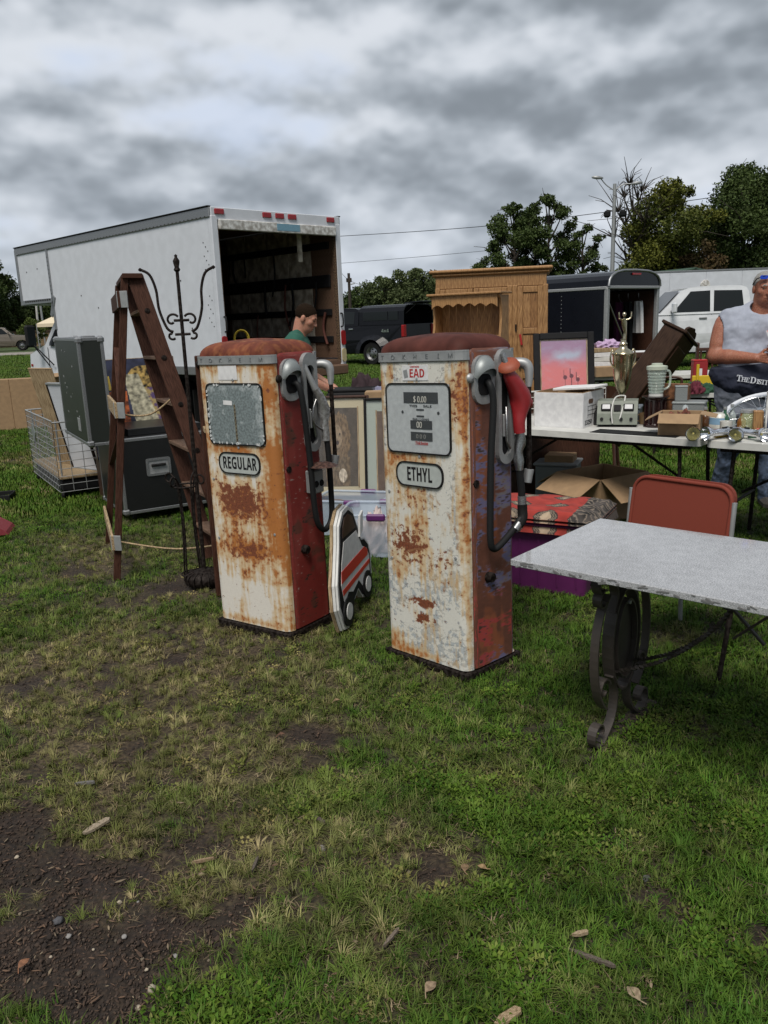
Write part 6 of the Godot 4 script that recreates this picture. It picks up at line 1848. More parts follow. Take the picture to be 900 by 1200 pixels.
# ---------- between and behind the pumps ----------
func picture(called, label, at, turn, tilt, w, h, fw, fm, mount, art, inner = 0.0):
	var t = thing(called, label, "framed picture", at, turn)
	t.basis = Basis(Vector3.UP, turn) * Basis(Vector3(1, 0, 0), -tilt)
	for s in [-1.0, 1.0]:
		part("frame_bar", t, fm, Vector3(s * (w / 2 - fw / 2), h / 2, 0), Vector3(fw, h, 0.03), 0.006)
		part("frame_bar", t, fm, Vector3(0, h / 2 + s * (h / 2 - fw / 2), 0.001), Vector3(w - fw * 2, fw, 0.03), 0.006)
	part("mount_board", t, mount, Vector3(0, h / 2, -0.008), Vector3(w - fw * 1.6, h - fw * 1.6, 0.006))
	var st = S()
	var aw = w / 2 - fw - inner
	quad(st, Vector3(-aw, fw + inner, -0.002), Vector3(aw, fw + inner, -0.002), Vector3(aw, h - fw - inner, -0.002), Vector3(-aw, h - fw - inner, -0.002))
	add("print", st, art, t)
	if inner > 0.02:
		for s in [-1.0, 1.0]: part("fillet", t, M.pale_wood, Vector3(s * (aw + 0.006), h / 2, -0.003), Vector3(0.01, h - fw * 2 - inner * 2 + 0.02, 0.006))
	part("glazing", t, M.clear, Vector3(0, h / 2, 0.006), Vector3(w - fw * 2, h - fw * 2, 0.002))
	return t
func carton(called, label, at, turn, s, m, group = ""):
	var t = thing(called, label, "box", at, turn, group)
	part("body", t, m, Vector3(0, s.y / 2, 0), s, 0.004)
	part("tape", t, M.card_edge, Vector3(0, s.y + 0.0008, 0), Vector3(s.x * 0.98, 0.002, 0.05))
	return t
func open_carton(called, label, at, turn, s, m, flaps):     # walls, floor and flaps with the given angles
	var t = thing(called, label, "box", at, turn)
	var k = 0.006
	part("floor", t, m, Vector3(0, k / 2 + 0.001, 0), Vector3(s.x, k, s.z))
	for sg in [-1.0, 1.0]:
		part("wall", t, m, Vector3(sg * (s.x / 2 - k / 2), s.y / 2, 0), Vector3(k, s.y, s.z), 0.001)
		part("wall", t, m, Vector3(0, s.y / 2, sg * (s.z / 2 - k / 2)), Vector3(s.x - k * 2, s.y, k), 0.001)
	var i = 0
	for sg in [-1.0, 1.0]:
		var a = flaps[i]
		var b = Basis(Vector3(0, 0, 1), -sg * a)
		part("flap", t, m, Vector3(sg * s.x / 2, s.y, 0) + b * Vector3(sg * flaps[4] / 2, 0, 0), Vector3(flaps[4], k * 0.8, s.z - 0.01), 0.0, b)
		a = flaps[i + 2]
		b = Basis(Vector3(1, 0, 0), sg * a)
		part("flap", t, m, Vector3(0, s.y, sg * s.z / 2) + b * Vector3(0, 0, sg * flaps[4] / 2), Vector3(s.x - 0.01, k * 0.8, flaps[4]), 0.0, b)
		i += 1
	return t
func folding_table(called, label, at, turn, L, D, H, group = ""):
	var t = thing(called, label, "table", at, turn, group)
	var st = S()
	extrude(st, rrect(L, D, 0.05, 5), 0.045, Transform3D(Basis(Vector3(1, 0, 0), -PI / 2), Vector3(0, H - 0.0225, 0)))
	add("tabletop", st, M.plastic_white, t)
	part("rail", t, M.iron, Vector3(0, H - 0.06, D / 2 - 0.06), Vector3(L - 0.16, 0.03, 0.02), 0.004)
	part("rail", t, M.iron, Vector3(0, H - 0.06, -D / 2 + 0.06), Vector3(L - 0.16, 0.03, 0.02), 0.004)
	for sx in [-1.0, 1.0]:
		for sz in [-1.0, 1.0]:
			rod("leg", t, M.iron, [Vector3(sx * (L / 2 - 0.16), H - 0.05, sz * (D / 2 - 0.09)), Vector3(sx * (L / 2 - 0.13), 0.0, sz * (D / 2 - 0.07))], 0.014, 8)
		rod("leg_bar", t, M.iron, [Vector3(sx * (L / 2 - 0.145), 0.30, -D / 2 + 0.08), Vector3(sx * (L / 2 - 0.145), 0.30, D / 2 - 0.08)], 0.011, 8)
		rod("leg_brace", t, M.iron, [Vector3(sx * (L / 2 - 0.145), 0.34, 0.0), Vector3(sx * 0.22, H - 0.07, 0.0)], 0.010, 8)
	return t
func bin(called, label, at, turn, s, handle):
	var t = thing(called, label, "storage bin", at, turn)
	var st = S()
	var ra = rrect(s.x * 0.9, s.z * 0.9, 0.05, 4)
	var rb = rrect(s.x, s.z, 0.06, 4)
	var n = ra.size()
	grid(st, func(u: float, v: float):
		var i = roundi(u * n) % n
		var p = ra[i].lerp(rb[i], v)
		return Vector3(p.x, s.y * v, -p.y), n, 6)
	var tub = add("tub", st, M.bin, t)
	var rim = S()
	var lo = []
	for i in n + 1: lo.append(Vector3(rb[i % n].x, s.y, -rb[i % n].y))
	tube(rim, lo, 0.010, 6, false)
	add("rim", rim, M.bin, t)
	var fl = S()
	extrude(fl, ra, 0.004, Transform3D(Basis(Vector3(1, 0, 0), -PI / 2), Vector3(0, 0.004, 0)))
	add("floor", fl, M.bin, t)
	if handle:
		part("handle", t, handle, Vector3(s.x * 0.1, s.y - 0.01, s.z / 2 + 0.014), Vector3(0.13, 0.05, 0.03), 0.01)
		part("handle", t, handle, Vector3(s.x * 0.1, s.y - 0.01, -s.z / 2 - 0.014), Vector3(0.13, 0.05, 0.03), 0.01)
	return t
func heap(called, label, cat, at, size, m, seed_, amp = 0.3):      # a crumpled soft pile
	var t = thing(called, label, cat, at)
	var nn = noise(seed_, 1.6, 4)
	var st = S()
	grid(st, func(u: float, v: float):
		var a = TAU * u
		var p = Vector3(cos(a) * cos(PI / 2 * v), sin(PI / 2 * v), -sin(a) * cos(PI / 2 * v))
		var k = 1.0 + amp * nn.get_noise_3dv(p * 1.3) * 2.0
		return Vector3(p.x * size.x * k, maxf(p.y * size.y * k, 0.0), p.z * size.z * k), 40, 16)
	add("cloth", st, m, t)
	return t
func art(w, h, f):
	var im = Image.create(w, h, false, Image.FORMAT_RGB8)
	for y in h:
		for x in w:
			var c = f.call(float(x) / w, float(y) / h, x, y)
			im.set_pixel(x, y, Color(clampf(c.x, 0, 1), clampf(c.y, 0, 1), clampf(c.z, 0, 1)).linear_to_srgb())
	return uvmat(imtex(im), 0.35)
func make_wardrobe():
	var a = gp(509, 317, 2.05)
	var b = gp(642, 310.5, 2.05)
	var d = (b - a)
	var W = Vector2(d.x, d.z).length()
	var th = -atan2(d.z, d.x)
	var mid = (a + b) / 2
	var t = thing("pine_wardrobe", "tall pine wardrobe with panelled doors and a cornice", "wardrobe", Vector3(mid.x, 0, mid.z) + Vector3(-sin(th), 0, -cos(th)) * 0.28, th)
	var H = 2.05
	var D = 0.55
	var m = M.pine
	part("carcass", t, M.pine_dark, Vector3(0, H / 2, -0.01), Vector3(W - 0.04, H - 0.05, D - 0.04), 0.004)
	var co = part("cornice", t, m, Vector3(0, H - 0.02, 0.01), Vector3(W + 0.10, 0.035, D + 0.08), 0.012)
	part("moulding", co, m, Vector3(0, -0.034, 0), Vector3(W + 0.05, 0.035, D + 0.04), 0.014)
	part("frieze", t, m, Vector3(0, H - 0.13, D / 2 - 0.01), Vector3(W - 0.02, 0.12, 0.03), 0.004)
	part("plinth", t, m, Vector3(0, 0.06, 0), Vector3(W, 0.12, D), 0.006)
	for sx in [-W / 2 + 0.03, W * 0.17, W * 0.215, W / 2 - 0.02]: part("stile", t, m, Vector3(sx, H / 2 - 0.06, D / 2 - 0.008), Vector3(0.05, H - 0.24, 0.035), 0.005)
	for door in [[-W / 2 + 0.055, -0.155 * W], [-0.155 * W + 0.004, W * 0.15], [W * 0.237, W / 2 - 0.042]]:
		var x0 = door[0]
		var x1 = door[1]
		var dr = part("door", t, M.pine_dark, Vector3((x0 + x1) / 2, H / 2 - 0.06, D / 2 - 0.012), Vector3(x1 - x0, H - 0.26, 0.022), 0.002)
		var dw = x1 - x0
		for s in [-1.0, 1.0]: part("rail", dr, m, Vector3(s * (dw / 2 - 0.028), 0, 0.016), Vector3(0.055, H - 0.27, 0.026), 0.004)
		for y in [0.86, 0.45, 0.0, -0.27, -0.55, -0.86]: part("rail", dr, m, Vector3(0, y, 0.0155), Vector3(dw - 0.112, 0.06, 0.025), 0.004)
		for y in [0.655, 0.225, -0.135, -0.41, -0.705]:
			for k in 2: part("plank", dr, [m, M.pine_dark][(k + int(y * 10)) & 1], Vector3((k - 0.5) * (dw - 0.115) / 2, y, 0.0125), Vector3((dw - 0.118) / 2, {0.655: 0.34, 0.225: 0.38, -0.135: 0.2, -0.41: 0.21, -0.705: 0.24}[y], 0.008), 0.0015)
		turned("knob", dr, M.pine, [Vector2(0.008, 0), Vector2(0.009, 0.012), Vector2(0.018, 0.02), Vector2(0.014, 0.032), Vector2(0, 0.034)], 12, Transform3D(Basis(Vector3(1, 0, 0), PI / 2), Vector3(-dw / 2 + 0.03, 0.1, 0.028)))
	for y in [1.45, 0.5]: part("hinge", t, M.iron, Vector3(W * 0.225, y, D / 2 + 0.016), Vector3(0.018, 0.07, 0.012), 0.003)
	part("price_tag", t, M.red, Vector3(W * 0.27, 1.33, D / 2 + 0.03), Vector3(0.02, 0.11, 0.004), 0.001, Basis(Vector3(0, 0, 1), 0.15))
	# dresser rack standing before it
	var z = -7.75
	var l = zp(505, 345, z)
	var r = zp(582, 345, z + 0.35)
	var dd = r - l
	var w = Vector2(dd.x, dd.z).length()
	var t2 = -atan2(dd.z, dd.x)
	var top = zp(545, 343, z + 0.17).y
	var s = thing("plate_rack", "pine plate rack with a scalloped top and boarded back", "shelf rack", Vector3((l.x + r.x) / 2, 0, (l.z + r.z) / 2) + Vector3(-sin(t2), 0, -cos(t2)) * 0.12, t2)
	var n = 9
	for k in n: part("back_board", s, [M.pine, M.pine_dark][(k * 5 / 3) & 1], Vector3(-w / 2 + w * (k + 0.5) / n, top / 2, -0.11), Vector3(w / n - 0.004, top - 0.06, 0.012), 0.003)
	for sg in [-1.0, 1.0]:
		var sp = S()
		var o = PackedVector2Array([Vector2(-0.11, 0), Vector2(0.11, 0)])
		for i in 25:
			var y = 0.3 + (top - 0.36) * i / 24.0
			o.append(Vector2(0.08 - 0.035 * absf(sin((top - y) * 7.5)), y))
		o.append(Vector2(0.11, top - 0.03)); o.append(Vector2(-0.11, top - 0.03))
		extrude(sp, o, 0.022, Transform3D(Basis(Vector3(0, 0, 1), Vector3(0, 1, 0), Vector3(-1, 0, 0)), Vector3(sg * (w / 2 + 0.008), 0, 0)))
		add("end_panel", sp, M.pine, s)
	var fr = PackedVector2Array([Vector2(-w / 2, 0.12), Vector2(-w / 2, 0.0)])
	for i in 49:
		var f = i / 48.0
		fr.append(Vector2(lerpf(-w / 2, w / 2, f), 0.005 + 0.028 * absf(sin(f * PI * 6.0)) + 0.012 * sin(f * PI)))
	fr.append(Vector2(w / 2, 0.12))
	var fs = S()
	extrude(fs, fr, 0.018, Transform3D(Basis(), Vector3(0, top - 0.14, 0.10)))
	add("scalloped_frieze", fs, M.pine, s)
	part("top_board", s, M.pine, Vector3(0, top - 0.01, 0.0), Vector3(w + 0.09, 0.022, 0.27), 0.006)
	for y in [top - 0.40, top - 0.72, top - 1.05, 0.32]:
		if y > 0.1: part("shelf", s, M.pine, Vector3(0, y, -0.005), Vector3(w - 0.008, 0.022, 0.19), 0.003)
func make_middle():
	make_wardrobe()
	# pile on a low table behind the pictures
	var tp = Vector3(-0.16, 0, -7.05)
	folding_table("folding_table", "folding table heaped with cases behind the lion print", tp, -0.25, 1.7, 0.7, 0.74)
	var y = 0.742
	var px = func(x, py, z): return zp(x, py, z)
	var q = zp(418, 452, -6.95)
	var gc = thing("grey_case", "flat grey equipment case on the table between the pumps", "case", Vector3(q.x, y, -6.95), -0.2)
	part("body", gc, mat(lin(0.16, 0.17, 0.17), 0.5), Vector3(0, 0.06, 0), Vector3(0.46, 0.12, 0.34), 0.012)
	part("lid", gc, mat(lin(0.20, 0.21, 0.21), 0.5), Vector3(0, 0.135, 0), Vector3(0.46, 0.03, 0.34), 0.01)
	part("handle", gc, M.black, Vector3(-0.08, 0.05, 0.178), Vector3(0.16, 0.035, 0.02), 0.006)
	carton("flat_carton", "flat brown carton beside the grey case", Vector3(zp(437, 465, -6.85).x, y, -6.85), 0.1, Vector3(0.32, 0.10, 0.22), M.cardboard)
	carton("small_carton", "small brown carton stacked on the flat carton", Vector3(zp(443, 450, -6.9).x, y + 0.102, -6.9), -0.1, Vector3(0.22, 0.15, 0.16), M.cardboard)
	var bp = thing("black_printer", "squat black printer behind the grey case", "printer", Vector3(zp(414, 440, -7.3).x, y, -7.28), -0.15)
	part("body", bp, M.black, Vector3(0, 0.12, 0), Vector3(0.46, 0.22, 0.26), 0.02)
	part("cover", bp, M.black, Vector3(0, 0.24, 0), Vector3(0.44, 0.03, 0.25), 0.01)
	part("paper_tray", bp, M.black, Vector3(0, 0.025, 0.15), Vector3(0.34, 0.03, 0.1), 0.006)
	var wbx = carton("white_carton", "low white carton next to the black printer", Vector3(zp(447, 440, -7.2).x, y, -7.15), -0.2, Vector3(0.24, 0.20, 0.2), M.paper)
	heap("clothes_heap", "heap of dark crumpled clothes by the black printer", "clothes", Vector3(zp(428, 430, -7.5).x, y, -7.42), Vector3(0.22, 0.30, 0.11), mat(lin(0.03, 0.016, 0.02), 0.9), 81)
	heap("blue_cloth", "small blue and white cloth bundle on the heaped table", "clothes", Vector3(zp(440, 430, -7.1).x + 0.05, y + 0.205, -7.12), Vector3(0.1, 0.06, 0.07), mat(lin(0.2, 0.2, 0.28), 0.9), 83)
	# prints leaning against that table
	var nl = noise(61, 0.03, 4)
	var nf = noise(62, 0.12, 3)
	var lion = art(128, 150, func(u, v, x, yy):
		var k = nl.get_noise_2d(x, yy)
		var g = nf.get_noise_2d(x, yy * 0.6)
		var c = Vector3(0.075, 0.06, 0.045) * (1.0 + 0.5 * k)
		var m = Vector2((u - 0.52) * 1.1, v - 0.38).length()
		if m < 0.33 + 0.05 * g: c = Vector3(0.15, 0.10, 0.055) * (1.0 + 0.9 * g)
		if Vector2((u - 0.50) * 1.3, v - 0.36).length() < 0.15: c = Vector3(0.24, 0.175, 0.11) * (1.0 + 0.5 * g)
		if v > 0.62 and absf(u - 0.5) < 0.3: c = Vector3(0.12, 0.085, 0.05) * (1.0 + 0.8 * g)
		if Vector2((u - 0.62) * 0.9, v - 0.86).length() < 0.09: c = Vector3(0.42, 0.36, 0.28) * (1.0 + g)
		for e in [0.44, 0.56]:
			if Vector2(u - e, (v - 0.33) * 1.2).length() < 0.018: c = Vector3(0.02, 0.015, 0.01)
		if Vector2((u - 0.5) * 0.8, v - 0.44).length() < 0.028: c = Vector3(0.04, 0.025, 0.02)
		return c)
	var la = zp(404, 590, -6.33)
	var cream = mat(lin(0.42, 0.37, 0.25), 0.7)
	picture("lion_print", "brown print of a lion in a thin wooden frame", Vector3(la.x - 0.045, 0.20, -6.30), -0.12, 0.16, 0.52, 0.82, 0.022, M.brown, cream, lion, 0.075)
	var st = thing("wooden_stool", "low wooden stool under the lion print", "stool", Vector3(la.x - 0.03, 0, -6.38), -0.1)
	part("seat", st, M.brown, Vector3(0, 0.185, 0), Vector3(0.6, 0.03, 0.26), 0.006)
	for sx in [-0.24, 0.24]:
		for sz in [-0.09, 0.09]: part("leg", st, M.brown, Vector3(sx, 0.085, sz), Vector3(0.04, 0.17, 0.04), 0.004)
	var dim = art(32, 64, func(u, v, x, yy): return Vector3(0.10, 0.065, 0.045) * (1.0 + 0.4 * nl.get_noise_2d(x * 3, yy * 3)))
	var lb = zp(447, 590, -6.2)
	picture("dark_print", "dark print with a pale green mount beside the lion print", Vector3(lb.x + 0.10, 0.02, -6.18), -0.12, 0.15, 0.46, 0.98, 0.02, M.black, mat(lin(0.30, 0.34, 0.30), 0.7), dim, 0.085)
	# clear bins
	var b1 = gp(420, 612)
	bin("clear_bin", "clear plastic bin farther back, with a purple handle", Vector3(b1.x - 0.02, 0, b1.z + 0.25), -0.3, Vector3(0.54, 0.27, 0.38), mat(lin(0.10, 0.02, 0.12), 0.4))
	var b2 = gp(432, 650)
	bin("clear_bin", "clear plastic bin holding pale crumpled cloth, with a purple handle", Vector3(b2.x + 0.06, 0, b2.z - 0.12), -0.2, Vector3(0.46, 0.30, 0.42), mat(lin(0.10, 0.02, 0.12), 0.4))
	heap("pale_cloth", "pale pink crumpled cloth inside the nearer clear bin", "cloth", Vector3(b2.x + 0.06, 0.012, b2.z - 0.12), Vector3(0.15, 0.21, 0.13), mat(lin(0.5, 0.42, 0.4), 0.9), 87, 0.45)
	heap("blue_cloth_pile", "blue grey cloth at the bottom of the farther clear bin", "cloth", Vector3(b1.x - 0.02, 0.012, b1.z + 0.25), Vector3(0.18, 0.10, 0.12), mat(lin(0.18, 0.22, 0.26), 0.9), 88, 0.4)
	make_car_sign()
func make_car_sign():
	var a = gp(401, 744)
	var b = Vector3(-0.065, 0, -4.60)
	var d = (b - a)
	d.y = 0
	var L = d.length()
	var xx = d.normalized()
	var tilt = 0.05
	var nrm = Vector3.UP.cross(xx) * -1.0          # faces right
	var up = (Vector3.UP - nrm * sin(tilt)).normalized()
	var t = thing("car_cutout_sign", "white cartoon car cutout board with red stripes against the REGULAR pump", "sign", a)
	t.basis = Basis(xx, up * 0.86, xx.cross(up))
	var sc = L / 0.62 * 0.87
	var outline = pv([0.03, 0.0, 0.10, -0.02, 0.19, 0.02, 0.24, 0.10, 0.33, 0.14, 0.40, 0.06, 0.50, 0.02, 0.58, 0.06, 0.62, 0.15, 0.635, 0.28, 0.61, 0.36, 0.54, 0.42, 0.47, 0.44, 0.42, 0.55, 0.36, 0.66, 0.28, 0.71, 0.18, 0.70, 0.10, 0.63, 0.07, 0.52, 0.03, 0.42, -0.02, 0.30, -0.03, 0.15])
	var fn = func(poly, k): 
		var o = PackedVector2Array()
		for p in poly: o.append((p - Vector2(0.3, 0.33)) * k + Vector2(0.3, 0.33))
		for i in o.size(): o[i] = Vector2(o[i].x, o[i].y) * sc
		return o
	var flip = 1.0
	var lay = func(called, poly, z, th, m):
		var st = S()
		extrude(st, poly, th, Transform3D(Basis(), Vector3(0, 0.02, z * flip)))
		return add(called, st, m, t)
	var F = 1.0 if t.basis.z.x > 0 else -1.0
	flip = F
	var wht = mat(lin(0.62, 0.62, 0.6), 0.6, 0.0, T.soft, Vector3.ONE * 3)
	lay.call("back_layer", fn.call(outline, 1.04), -0.030, 0.016, M.pale_wood)
	lay.call("middle_layer", fn.call(outline, 1.02), -0.013, 0.015, wht)
	lay.call("front_layer", fn.call(outline, 1.0), 0.002, 0.012, wht)
	lay.call("black_outline", fn.call(outline, 0.93), 0.0095, 0.003, M.black)
	var P = func(a_): 
		var o = PackedVector2Array()
		for p in pv(a_): o.append(p * sc)
		return o
	lay.call("body_panel", P.call([0.06, 0.16, 0.14, 0.20, 0.22, 0.17, 0.34, 0.20, 0.40, 0.14, 0.56, 0.16, 0.585, 0.28, 0.55, 0.345, 0.46, 0.39, 0.38, 0.52, 0.14, 0.52, 0.07, 0.40, 0.03, 0.28]), 0.012, 0.003, wht)
	lay.call("window", P.call([0.13, 0.545, 0.37, 0.545, 0.33, 0.63, 0.26, 0.665, 0.19, 0.66, 0.15, 0.61]), 0.012, 0.003, M.brown)
	var red = mat(lin(0.5, 0.035, 0.02), 0.5)
	lay.call("stripe", P.call([0.035, 0.29, 0.05, 0.36, 0.50, 0.372, 0.555, 0.335, 0.55, 0.30]), 0.0148, 0.0025, red)
	lay.call("stripe", P.call([0.045, 0.21, 0.04, 0.245, 0.575, 0.262, 0.57, 0.235]), 0.0148, 0.0025, red)
	for w in [[0.10, 0.09], [0.49, 0.115]]:
		var ty = PackedVector2Array()
		var rm = PackedVector2Array()
		for i in 20:
			ty.append((Vector2(w[0], w[1]) + Vector2(cos(TAU * i / 20.0), sin(TAU * i / 20.0)) * 0.09) * sc)
			rm.append((Vector2(w[0], w[1]) + Vector2(cos(TAU * i / 20.0), sin(TAU * i / 20.0)) * 0.052) * sc)
		lay.call("tyre", ty, 0.0165, 0.008, M.black)
		lay.call("wheel_disc", rm, 0.022, 0.005, wht)
	lay.call("mirror", P.call([0.40, 0.47, 0.47, 0.50, 0.50, 0.62, 0.44, 0.60]), 0.020, 0.012, wht)

# ---------- the sale tables on the right ----------
var TB: Transform3D
func on(s, back, y = 0.742):        # a point on the front tables: s metres along from their left, back metres behind the front edge
	return Vector3(1.129, y, -5.998) + Vector3(0.77, 0, 0.638) * s + Vector3(0.638, 0, -0.77) * back
func atop(px, py, h = 0.742):
	return gp(px, py, h)
func bentwood_chair(label, at, turn):
	var t = thing("bentwood_chair", label, "chair", at, turn, "")
	var m = M.brown
	var st = S()
	extrude(st, rrect(0.42, 0.40, 0.12, 5), 0.03, Transform3D(Basis(Vector3(1, 0, 0), -PI / 2), Vector3(0, 0.45, 0)))
	add("seat", st, m, t)
	for sx in [-1.0, 1.0]:
		rod("leg", t, m, curve([Vector3(sx * 0.16, 0.44, 0.15), Vector3(sx * 0.19, 0.2, 0.18), Vector3(sx * 0.21, 0, 0.20)], 4), 0.017, 8)
		rod("leg", t, m, curve([Vector3(sx * 0.19, 0.88, -0.23), Vector3(sx * 0.18, 0.6, -0.19), Vector3(sx * 0.17, 0.42, -0.16), Vector3(sx * 0.2, 0, -0.24)], 4), 0.017, 8)
	var bk = S()
	grid(bk, func(u: float, v: float): return Vector3(lerpf(-0.21, 0.21, u), 0.72 + 0.17 * v + 0.03 * sin(PI * u) * v, -0.23 + 0.04 * pow(u * 2 - 1, 2.0) - 0.02 * v), 10, 4)
	grid(bk, func(u: float, v: float): return Vector3(lerpf(0.21, -0.21, u), 0.72 + 0.17 * v + 0.03 * sin(PI * u) * v, -0.25 + 0.04 * pow(u * 2 - 1, 2.0) - 0.02 * v), 10, 4)
	add("back_rail", bk, m, t)
	for k in 4: rod("spindle", t, m, [Vector3(-0.12 + k * 0.08, 0.45, -0.17), Vector3(-0.12 + k * 0.08, 0.74, -0.22)], 0.008, 6)
	return t
func flashlight(label, at, turn):
	var t = thing("flashlight", label, "flashlight", at, turn, "chrome flashlights on the folding tables")
	t.scale = Vector3.ONE * 1.3
	var xf = Transform3D(Basis(Vector3(0, 0, 1), PI / 2), Vector3(0, 0.036, 0))
	turned("barrel", t, M.chrome, [Vector2(0, -0.16), Vector2(0.018, -0.16), Vector2(0.019, -0.02), Vector2(0.022, 0.02), Vector2(0.036, 0.045), Vector2(0.036, 0.062)], 18, xf)
	turned("reflector", t, M.chrome, [Vector2(0.0, 0.024), Vector2(0.014, 0.03), Vector2(0.026, 0.046), Vector2(0.034, 0.061)], 18, xf)
	turned("bulb", t, mat(lin(0.6, 0.52, 0.15), 0.3), [Vector2(0.006, 0.028), Vector2(0.006, 0.04), Vector2(0, 0.045)], 10, xf)
	turned("lens", t, M.clear, [Vector2(0.034, 0.062), Vector2(0, 0.063)], 18, xf)
	part("switch", t, M.black, Vector3(0.06, 0.057, 0), Vector3(0.03, 0.006, 0.012), 0.002)
func make_tables():
	var th = -0.692
	folding_table("folding_table", "white folding table carrying the banker box and the trophy", on(0.335, 0.38, 0.0), th, 1.83, 0.76, 0.742)
	folding_table("folding_table", "white folding table carrying the flashlights and bicycle wheel", on(2.20, 0.38, 0.0), th, 1.83, 0.76, 0.742)
	# second row
	var r2 = gp(735, 441, 0.742)
	folding_table("folding_table", "white folding table in the second row below the black trailer", Vector3(r2.x + 0.1, 0, r2.z - 0.4), -0.2, 2.6, 0.76, 0.742)
	# banker box
	var bl = atop(623, 500)
	var br = atop(679, 503)
	var dirv = br - bl
	var tb = -atan2(dirv.z, dirv.x)
	var bw = Vector2(dirv.x, dirv.z).length()
	var bc = (bl + br) / 2 + Vector3(-sin(tb), 0, -cos(tb)) * 0.20 + Vector3(0.03, 0, -0.03)
	var box = thing("banker_box", "open white banker box numbered 33250", "box", bc, tb)
	var s = Vector3(bw, 0.26, 0.40)
	part("floor", box, M.paper, Vector3(0, 0.004, 0), Vector3(s.x, 0.006, s.z))
	for sg in [-1.0, 1.0]:
		part("wall", box, M.paper, Vector3(sg * s.x / 2, s.y / 2, 0), Vector3(0.006, s.y, s.z), 0.001)
		part("wall", box, M.paper, Vector3(0, s.y / 2, sg * s.z / 2), Vector3(s.x, s.y, 0.006), 0.001)
		part("inner_wall", box, M.cardboard, Vector3(sg * (s.x / 2 - 0.008), s.y / 2, 0), Vector3(0.006, s.y + 0.01, s.z - 0.02))
		part("inner_wall", box, M.cardboard, Vector3(0, s.y / 2, sg * (s.z / 2 - 0.008)), Vector3(s.x - 0.02, s.y + 0.01, 0.006))
	var hs = S()
	extrude(hs, rrect(0.085, 0.035, 0.016, 4), 0.004, Transform3D(Basis(Vector3.UP, PI / 2), Vector3(s.x / 2 + 0.0025, 0.19, 0.06)))
	add("hand_hole_shade", hs, mat(lin(0.09, 0.05, 0.03), 0.9), box)  # dark brown patch on the uncut wall, painted as the shaded grip opening
	letters(box, "33250", 0.035, M.black, Transform3D(Basis(Vector3.UP, PI / 2), Vector3(s.x / 2 + 0.0036, 0.035, 0.10)), 1.0, 0.0012)
	for k in 3: part("printed_line", box, M.black, Vector3(s.x / 2 + 0.0036, 0.155 - k * 0.032, -0.02), Vector3(0.0012, 0.003, 0.27))
	for k in 4: part("printed_line", box, M.black, Vector3(s.x / 2 + 0.0036, 0.11, 0.11 - k * 0.085), Vector3(0.0012, 0.09, 0.003))
	part("contents", box, M.cardboard, Vector3(0, 0.14, 0), Vector3(s.x - 0.04, 0.16, s.z - 0.05), 0.01)
	part("loose_lid", box, M.paper, Vector3(0.06, s.y + 0.02, -0.06), Vector3(0.34, 0.02, 0.26), 0.004, Basis(Vector3(0, 0, 1), 0.06))
	# flamingo picture
	var n1 = noise(63, 0.03, 4)
	var pink = art(110, 130, func(u, v, x, y):
		var c = Vector3(0.30, 0.18, 0.28).lerp(Vector3(0.58, 0.16, 0.16), smoothstep(0.1, 0.5, v))
		c = c.lerp(Vector3(0.48, 0.12, 0.13), smoothstep(0.7, 1.0, v))
		var cl = exp(-pow((v - 0.24 - 0.03 * n1.get_noise_2d(x * 2, 5)) / 0.08, 2.0)) * smoothstep(0.1, 0.45, u) * smoothstep(1.0, 0.75, u) + n1.get_noise_2d(x, y * 2) * 0.3
		c = c.lerp(Vector3(0.36, 0.42, 0.52), clampf(cl, 0, 1) * 0.9)
		for bird in [[0.52, 0.6], [0.66, 0.58], [0.8, 0.64]]:
			if Vector2((u - bird[0]) * 0.8, v - bird[1]).length() < 0.035 or (absf(u - bird[0] + 0.03) < 0.008 and v > bird[1] - 0.12 and v < bird[1]) or (absf(u - bird[0]) < 0.006 and v > bird[1] and v < bird[1] + 0.16): c = Vector3(0.12, 0.03, 0.04)
		return c)
	var pa = zp(662, 470, -6.95)
	picture("flamingo_painting", "pink sunset bird painting in a wide black frame", Vector3(pa.x, 0.77, -6.95), -0.05, 0.20, 0.52, 0.66, 0.055, M.black, M.pale_wood, pink, 0.012)
	var cg = thing("wire_crate", "white wire crate standing behind the banker box", "crate", Vector3(zp(650, 480, -6.95).x, 0, -7.02), 0.1)
	part("box", cg, M.brown, Vector3(0, 0.38, -0.05), Vector3(0.8, 0.76, 0.3), 0.01)
	wire_panel("mesh", cg, Vector3(-0.42, 0.70, 0.14), Vector3(1, 0, 0), Vector3.UP, 0.84, 0.24, 8, 5, M.plastic_white)
	bentwood_chair("brown bentwood chair beside the flamingo painting", Vector3(zp(608, 480, -7.3).x, 0, -7.25), 2.9)
	bentwood_chair("brown bentwood chair between the banker box and the trophy", Vector3(zp(662, 480, -6.5).x, 0.0, -7.55), 3.3)
	bentwood_chair("brown bentwood chair behind the tall trophy", Vector3(zp(712, 480, -7.4).x, 0.0, -7.75), 2.8)
	# trophy
	var tpos = Vector3(0, 0, -6.22)
	var pd = thing("trophy_case", "low blue grey tin case under the trophy", "tin case", Vector3(zp(728, 480, tpos.z).x, 0.742, tpos.z), th + 0.3)
	part("body", pd, mat(lin(0.12, 0.15, 0.18), 0.5), Vector3(0, 0.055, 0), Vector3(0.30, 0.11, 0.20), 0.008)
	part("lid", pd, mat(lin(0.15, 0.18, 0.21), 0.45), Vector3(0, 0.118, 0), Vector3(0.31, 0.02, 0.21), 0.006)
	var gold = mat(lin(0.52, 0.46, 0.32), 0.22, 1.0)
	var t = thing("trophy", "tall pale gold trophy cup with a winged figure on its lid", "trophy", Vector3(zp(728, 480, tpos.z).x, 0.871, tpos.z), 0.3)
